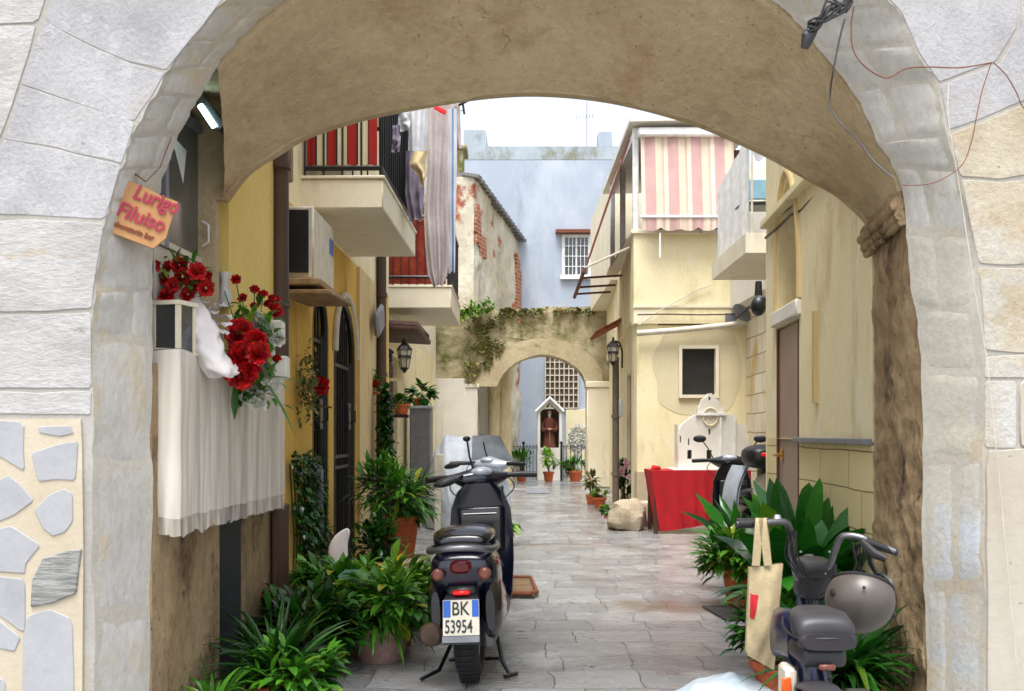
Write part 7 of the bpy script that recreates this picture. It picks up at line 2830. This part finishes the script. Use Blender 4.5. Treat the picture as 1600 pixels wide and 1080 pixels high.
# right rear scooter with top box
s3 = make_scooter('scooter', 'black scooter with pale oval panel and red light bar parked in the courtyard', 'blackgloss', 'black', plate=False, steer=R(-15), rail='black', mirrors='both')
s3.location = (2.13, 8.2, 0)
s3.rotation_euler = (0, 0, R(3))
s3['group'] = 'scooters parked along the alley'
T3 = MB()
T3.loft([se(0, 1.08, y, hw, hh, 3.5, 24) for y, hw, hh in [(-0.30, 0.20, 0.06), (-0.26, 0.24, 0.09), (-0.05, 0.25, 0.10), (0.10, 0.22, 0.08)]])
T3.box((0, 0.0, 0.90), (0.16, 0.25, 0.22), bev=0.02)
loc_, rot_ = s3.location.copy(), s3.rotation_euler.copy()
s3.location = (0, 0, 0)
tb3 = T3.build('top_box', M['black'], s3, ang=50)
T3 = MB()
T3.box((0, -0.302, 1.10), (0.34, 0.02, 0.032), bev=0.008)
T3.build('light_bar', M['redlens'], tb3)
T3 = MB()
T3.loft([se(-0.03, 0.80, y, hw, hh, 2.6, 24) for y, hw, hh in [(-0.10, 0.15, 0.15), (-0.16, 0.145, 0.15), (-0.18, 0.12, 0.125)]])
T3.build('oval_panel', M['offwhite'], s3, ang=50)
T3 = MB()
T3.box((0, -0.12, 0.61), (0.30, 0.05, 0.04), bev=0.012)
T3.build('orange_strip', M['orange'], s3)
T3 = MB()


def shieldpt(u, v):
    a = (v - 0.5) * 2
    return (-0.34 + 0.09 * (2 * u - 1) ** 2 + 0.06 * abs(a), 0.25 + 0.22 * a, 0.35 + 0.65 * u)


T3.grid(shieldpt, 16, 10)
T3.grid(lambda u, v: Vector(shieldpt(u, v)) + Vector((0.02, 0, 0)), 16, 10)
T3.build('leg_cover', M['silver'], s3)
s3.location, s3.rotation_euler = loc_, rot_

# ------------------------------------------------------------ electric bike at the right
eb = thing('electric_bike', 'small dark blue electric bike with thick black saddle in the bottom right', 'bike')


def BP(px, py, Y):
    return P(px, py, Y)


wheel(eb, 2.98, 0.245, 0.085, 'darkmetal', x=X(1283, 2.98))
wheel(eb, 4.02, 0.245, 0.085, 'darkmetal', x=X(1262, 4.0))
xb_ = X(1283, 2.98)
bxf = lambda y: xb_ + 0.24 * (y - 2.98)
mb = MB()
rings = []
for k in range(12):
    t = R(20) + R(150) * k / 11
    rings.append([Vector((xb_ + 0.058 * math.cos(q), 2.98 + (0.262 + 0.022 * math.sin(q)) * math.cos(t), 0.245 + (0.262 + 0.022 * math.sin(q)) * math.sin(t))) for q in [PI * j / 8 for j in range(9)]])
mb.loft(rings, cap=False, closed=False)
mb.build('rear_mudguard', M['vinylgrey'], eb, ang=60)
mb = MB()
mb.tube([(xb_ + 0.0, 3.10, 0.30), (xb_ - 0.0, 3.16, 0.56)], 0.022, 10)
mb.tube([(xb_ - 0.08, 2.98, 0.245), (xb_ - 0.07, 3.35, 0.27), (xb_ - 0.03, 3.45, 0.3)], 0.016, 8)
mb.tube([(xb_ + 0.08, 2.98, 0.245), (xb_ + 0.07, 3.35, 0.27), (xb_ + 0.01, 3.45, 0.3)], 0.016, 8)
mb.tube([(xb_ - 0.07, 2.98, 0.26), (xb_ - 0.06, 3.18, 0.52)], 0.014, 8)
mb.tube([(xb_ + 0.07, 2.98, 0.26), (xb_ + 0.06, 3.18, 0.52)], 0.014, 8)
mb.loft([se(bxf(y), zc, y, 0.035, 0.05, 3, 14) for y, zc in [(3.1, 0.42), (3.4, 0.33), (3.62, 0.36), (3.80, 0.56), (3.86, 0.75)]])
mb.build('frame', M['bluebike'], eb, ang=60)
mb = MB()
mb.loft([se(X(1236, 3.3), zc, y, 0.035, 0.08, 3, 14) for y, zc in [(3.22, 0.60), (3.24, 0.62), (3.42, 0.60), (3.44, 0.58)]])
mb.build('battery', M['bluebike'], eb, ang=50)
mb = MB()
mb.tube([(X(1262, 4.0) - 0.06, 4.02, 0.245), (X(1262, 4.0) - 0.06, 3.93, 0.52), (X(1262, 4.0), 3.9, 0.56), (X(1262, 3.88), 3.87, 0.80)], 0.02, 8)
mb.tube([(X(1262, 4.0) + 0.06, 4.02, 0.245), (X(1262, 4.0) + 0.06, 3.93, 0.52), (X(1262, 4.0), 3.9, 0.56)], 0.018, 8)
mb.build('fork', M['steel'], eb)
# saddle and box
mb = MB()
mb.loft([se(0.957 + 0.1 * (y - 3.03), zc, y, hw * 0.95, hh, 3.2, 24) for y, zc, hw, hh in [(3.02, 0.665, 0.080, 0.028), (3.035, 0.67, 0.094, 0.045), (3.14, 0.678, 0.097, 0.046), (3.24, 0.68, 0.078, 0.038), (3.30, 0.68, 0.045, 0.022)]])
sdl = mb.build('saddle', M['vinylgrey'], eb, ang=60)
mb = MB()
mb.loft([se(0.957, 0.645, y, hw * 0.95, 0.026, 3.5, 20) for y, hw in [(3.005, 0.082), (3.012, 0.092), (3.03, 0.095)]])
mb.build('saddle_back', M['vinyl'], sdl, ang=50)
mb = MB()
mb.box((0.957, 3.13, 0.588), (0.135, 0.19, 0.06), bev=0.02, seg=3)
bx_ = mb.build('rear_box', M['vinylgrey'], eb)
mb = MB()
mb.box((0.957, 3.024, 0.565), (0.05, 0.015, 0.018), bev=0.004)
mb.build('tail_light', M['amber'], bx_)
mb = MB()
mb.box((X(1226, 3.15), 3.12, 0.50), (0.035, 0.10, 0.10), bev=0.01)
mb.build('label_panel', M['offwhite'], eb)
mb = MB()
mb.box((X(1226, 3.08), 3.062, 0.50), (0.03, 0.012, 0.05), bev=0.004)
mb.box((X(1226, 3.0), 3.08, 0.40), (0.03, 0.03, 0.11), bev=0.006)
mb.build('orange_label', M['orange'], eb)
# handlebars
mb = MB()
mb.tube(smooth_line([tuple(q) for q in (P(1245, 905, 3.75), P(1238, 872, 3.72), P(1236, 840, 3.68), P(1232, 822, 3.64), P(1222, 815, 3.60), P(1200, 816, 3.58), P(1150, 819, 3.56))], 5), 0.0125, 10)
mb.tube(smooth_line([tuple(q) for q in (P(1288, 895, 3.72), P(1298, 880, 3.70), P(1306, 856, 3.66), P(1314, 840, 3.62), P(1326, 837, 3.60), P(1345, 840, 3.58), P(1362, 848, 3.57), P(1398, 862, 3.55))], 5), 0.0125, 10)
mb.tube([P(1242, 900, 3.78), P(1292, 893, 3.76)], 0.014, 8)
hbr = mb.build('handlebar', M['steel'], eb)
mb = MB()
mb.tube([P(1152, 819, 3.56), P(1196, 817, 3.58)], 0.0165, 10)
mb.build('grip', M['black'], hbr)
mb = MB()
mb.tube([P(1352, 846, 3.57), P(1402, 864, 3.55)], [0.017, 0.012], 10)
mb.build('grip', M['black'], hbr)
mb = MB()
mb.tube([P(1345, 845, 3.52), P(1365, 865, 3.50), P(1385, 874, 3.48)], [0.012, 0.018, 0.012], 8)
mb.tube([P(1352, 850, 3.52), P(1360, 880, 3.52), P(1372, 903, 3.55)], [0.008, 0.010, 0.006], 8)
mb.tube([P(1150, 812, 3.60), P(1200, 811, 3.62), P(1222, 818, 3.64)], 0.005, 6)
mb.tube([P(1330, 845, 3.6), P(1338, 880, 3.66), P(1325, 915, 3.72), P(1300, 935, 3.78)], 0.005, 6)
mb.tube([P(1230, 825, 3.62), P(1240, 870, 3.7), P(1252, 920, 3.78)], 0.004, 6)
mb.build('brake_levers', M['black'], hbr)
mb = MB()
mb.loft([se(X(1270, 3.8), Z(885, 3.8), y, hw, hh, 3.5, 20) for y, hw, hh in [(3.70, 0.050, 0.020), (3.705, 0.062, 0.032), (3.83, 0.066, 0.036), (3.84, 0.05, 0.02)]])
mb.build('display', M['black'], hbr)
mb = MB()
mb.box((X(1272, 3.8), 3.82, Z(915, 3.8)), (0.125, 0.12, 0.095), bev=0.02, seg=2)
mb.build('front_box', M['vinylgrey'], eb)
mb = MB()
mb.box((X(1262, 3.85), 3.84, Z(960, 3.85)), (0.07, 0.07, 0.14), bev=0.015, seg=2)
mb.build('head_tube', M['bluebike'], eb)
mb = MB()
xb_ = bxf(3.45)
mb.tube([(xb_ - 0.09, 3.45, 0.27), (xb_ + 0.09, 3.45, 0.27)], 0.018, 8)
mb.tube([(xb_ - 0.09, 3.45, 0.27), (xb_ - 0.10, 3.55, 0.14)], 0.010, 6)
mb.tube([(xb_ + 0.09, 3.45, 0.27), (xb_ + 0.10, 3.35, 0.40)], 0.010, 6)
mb.tube([(xb_ - 0.06, 3.4, 0.25), (xb_ - 0.20, 3.32, 0.01)], 0.010, 6)
for s_ in (-1, 1):
    mb.box((xb_ + s_ * 0.13, 3.45 - s_ * 0.1, 0.27 + s_ * 0.13), (0.08, 0.07, 0.02), bev=0.006)
mb.build('crank', M['steel'], eb)

# helmet
mb = MB()
sx_c = 0.957
for y_, hw_ in ((3.03, 0.092), (3.10, 0.098), (3.18, 0.094), (3.25, 0.078)):
    pass
mb.tube(smooth_line([(sx_c - 0.060, 3.29, 0.668), (sx_c - 0.092, 3.17, 0.660), (sx_c - 0.094, 3.05, 0.655), (sx_c - 0.06, 3.012, 0.655), (sx_c + 0.06, 3.012, 0.655), (sx_c + 0.094, 3.05, 0.655), (sx_c + 0.092, 3.17, 0.660), (sx_c + 0.060, 3.29, 0.668)], 4), 0.0045, 6)
mb.build('piping', M['black'], sdl)
mb = MB()
for k in range(5):
    q = [P(1232 + k * 3, 830, 3.62 + k * 0.01), P(1226 + k * 5, 868, 3.66), P(1248 + k * 6, 905 + k * 3, 3.70), P(1262 + k * 4, 945, 3.76), P(1258 + k * 2, 985, 3.82)]
    mb.tube(smooth_line([tuple(v) for v in q], 4), 0.0028, 5)
for k in range(3):
    q = [P(1340 + k * 4, 850, 3.56), P(1334 + k * 6, 890, 3.6), P(1310, 915 + k * 5, 3.68), P(1280, 930 + k * 6, 3.74)]
    mb.tube(smooth_line([tuple(v) for v in q], 4), 0.0028, 5)
mb.build('cables', M['black'], eb)
mb = MB()
for (a, b, y_) in ((1246, 904, 3.74), (1289, 896, 3.71), (1251, 862, 3.68), (1296, 862, 3.68), (1262, 958, 3.79)):
    mb.tube([P(a, b, y_), P(a, b, y_ - 0.010)], 0.005, 6)
mb.build('bolts', M['steel'], eb)
mb = MB()
mb.tube([P(1214, 812, 3.60), P(1214, 804, 3.60)], [0.018, 0.012], 10)
mb.build('bell', M['chrome'], hbr)
hm = thing('helmet', 'grey brown open helmet hanging from the right handlebar of the bike', 'helmet', P(1342, 940, 3.45))
hc = P(1343, 938, 3.42)
mb = MB(Matrix.Translation(hc) @ Matrix.Rotation(R(20), 4, 'Y') @ Matrix.Rotation(R(155), 4, 'X'))
rings = []
for i in range(15):
    a = R(-28) + R(117) * i / 14
    q = math.cos(a)
    rings.append([Vector((0.112 * q * math.cos(2 * PI * k / 32), 0.128 * q * math.sin(2 * PI * k / 32), 0.112 * math.sin(a))) for k in range(32)])
mb.loft(rings, cap=False)
rings2 = [[v * 0.9 for v in r_] for r_ in rings]
mb.loft(rings2, cap=False)
mb.loft([rings[0], rings2[0]], cap=False)
mb.build('shell', M['helmet'], hm, ang=60)
mb = MB(Matrix.Translation(hc) @ Matrix.Rotation(R(20), 4, 'Y') @ Matrix.Rotation(R(155), 4, 'X'))
q = [v * 1.01 for v in rings[0]]
mb.tube(q + [q[0]], 0.006, 6, cap=False)
for s_ in (-1, 1):
    mb.tube([(s_ * 0.104, 0.03, 0.02), (s_ * 0.114, 0.03, 0.02)], 0.012, 10)
mb.build('trim', M['black'], hm)
mb = MB()
mb.tube([P(1372, 903, 3.52), P(1364, 912, 3.46), P(1366, 925, 3.42)], 0.006, 6)
mb.tube([P(1376, 903, 3.50), P(1390, 915, 3.46), P(1394, 930, 3.42)], 0.009, 6)
mb.tube([P(1362, 902, 3.52), P(1376, 896, 3.50), P(1392, 908, 3.47), P(1396, 922, 3.44)], 0.007, 6)
mb.build('strap', M['blackgloss'], hm)
mb = MB()
mb.ball(P(1350, 918, 3.30), 0.006, 8)
mb.build('rivet', M['black'], hm)

# tote bag
tt = thing('tote_bag', 'worn canvas tote bag with red mark hanging from the left handlebar', 'bag', P(1193, 960, 3.56))
mb = MB()


def totept(u, v, side):
    t = (u - 0.5) * 2
    l = 1170 + (1165 - 1170) * v
    r_ = 1222 + (1208 - 1222) * v
    px_ = l + (r_ - l) * u
    py_ = (880 + 6 * (1 - u)) + (v * ((1012 if u < 0.05 else 1018 + 30 * u) - 882))
    bulge = 0.035 * math.sin(PI * min(max(v, 0), 1)) * (1 - t * t) + 0.012
    q = P(px_, py_, 3.56)
    q.y += side * bulge + 0.008 * noise.noise(Vector((u * 4, v * 5, side)))
    return q


mb.grid(lambda u, v: totept(u, v, -1), 16, 20)
mb.grid(lambda u, v: totept(u, v, 1), 16, 20)
for u0 in (0.0, 1.0):
    mb.grid(lambda u, v: totept(u0, v, -1).lerp(totept(u0, v, 1), u), 2, 20)
mb.grid(lambda u, v: totept(u, 1, -1).lerp(totept(u, 1, 1), v), 16, 2)
mb.build('bag_body', M['tote'], tt, ang=60)
for (a, b) in ((1181, 1186), (1200, 1192)):
    mb = MB()
    for i in range(12):
        pass
    q0, q1 = P(a, 884, 3.535), P(b, 818, 3.545)
    q2, q3 = P(b + 2, 818, 3.595), P(a, 884, 3.59)
    pth = smooth_line([tuple(q0), tuple(q1), tuple((q1 + q2) / 2 + Vector((0, 0, 0.018))), tuple(q2), tuple(q3)], 5)
    vs = []
    for p_ in pth:
        vs.append([Vector(p_) + Vector((-0.014, 0, 0)), Vector(p_) + Vector((0.014, 0, 0)), Vector(p_) + Vector((0.014, 0.003, 0)), Vector(p_) + Vector((-0.014, 0.003, 0))])
    mb.loft(vs)
    mb.build('strap', M['tote'], tt)
mb = MB()
mb.grid(lambda u, v: totept(0.04 + 0.22 * u - 0.10 * u * v, 0.30 + 0.27 * v, -1) + Vector((0, -0.003, 0)), 6, 10)
mb.build('red_mark', M['redcloth'], tt)

# seams and cables on the scooters
for s_ in (sc1, sc2, s3):
    loc_, rot_ = s_.location.copy(), s_.rotation_euler.copy()
    s_.location = (0, 0, 0)
    for sd_ in (-1, 1):
        mb = MB()
        mb.tube([(sd_ * 0.153, 0.06, 0.66), (sd_ * 0.176, 0.16, 0.64), (sd_ * 0.182, 0.30, 0.60), (sd_ * 0.178, 0.45, 0.56)], 0.0025, 4)
        mb.build('panel_trim', M['black'], s_)
        mb = MB()
        mb.tube(smooth_line([(sd_ * 0.16, 1.25, 1.01), (sd_ * 0.20, 1.32, 0.93), (sd_ * 0.10, 1.34, 0.84), (0, 1.30, 0.80)], 4), 0.004, 5)
        mb.build('brake_cable', M['black'], s_)
    s_.location, s_.rotation_euler = loc_, rot_

# fallen leaves and grit along the foot of the walls
mb = MB()
rl_ = random.Random(77)
for i in range(620):
    y_ = 4.2 + 13 * rl_.random() ** 1.5
    side_ = rl_.random()
    if side_ < 0.5:
        x_ = -1.25 + abs(rl_.gauss(0, 0.35))
    elif side_ < 0.85:
        x_ = 1.75 + 0.03 * (y_ - 5) - abs(rl_.gauss(0, 0.28))
    else:
        x_ = rl_.uniform(-1, 1.6)
    a = rl_.uniform(0, 2 * PI)
    L_ = rl_.uniform(0.008, 0.035)
    mb.leaf((x_, y_, 0.018), (math.cos(a), math.sin(a), 0.05), L_, L_ * 0.5, 0.2, 2, 0.3)
tag(mb.build('fallen_leaves', leafmat('dry_fallen_leaves', c(70, 54, 32), c(140, 118, 62), 0.8)), kind='stuff')
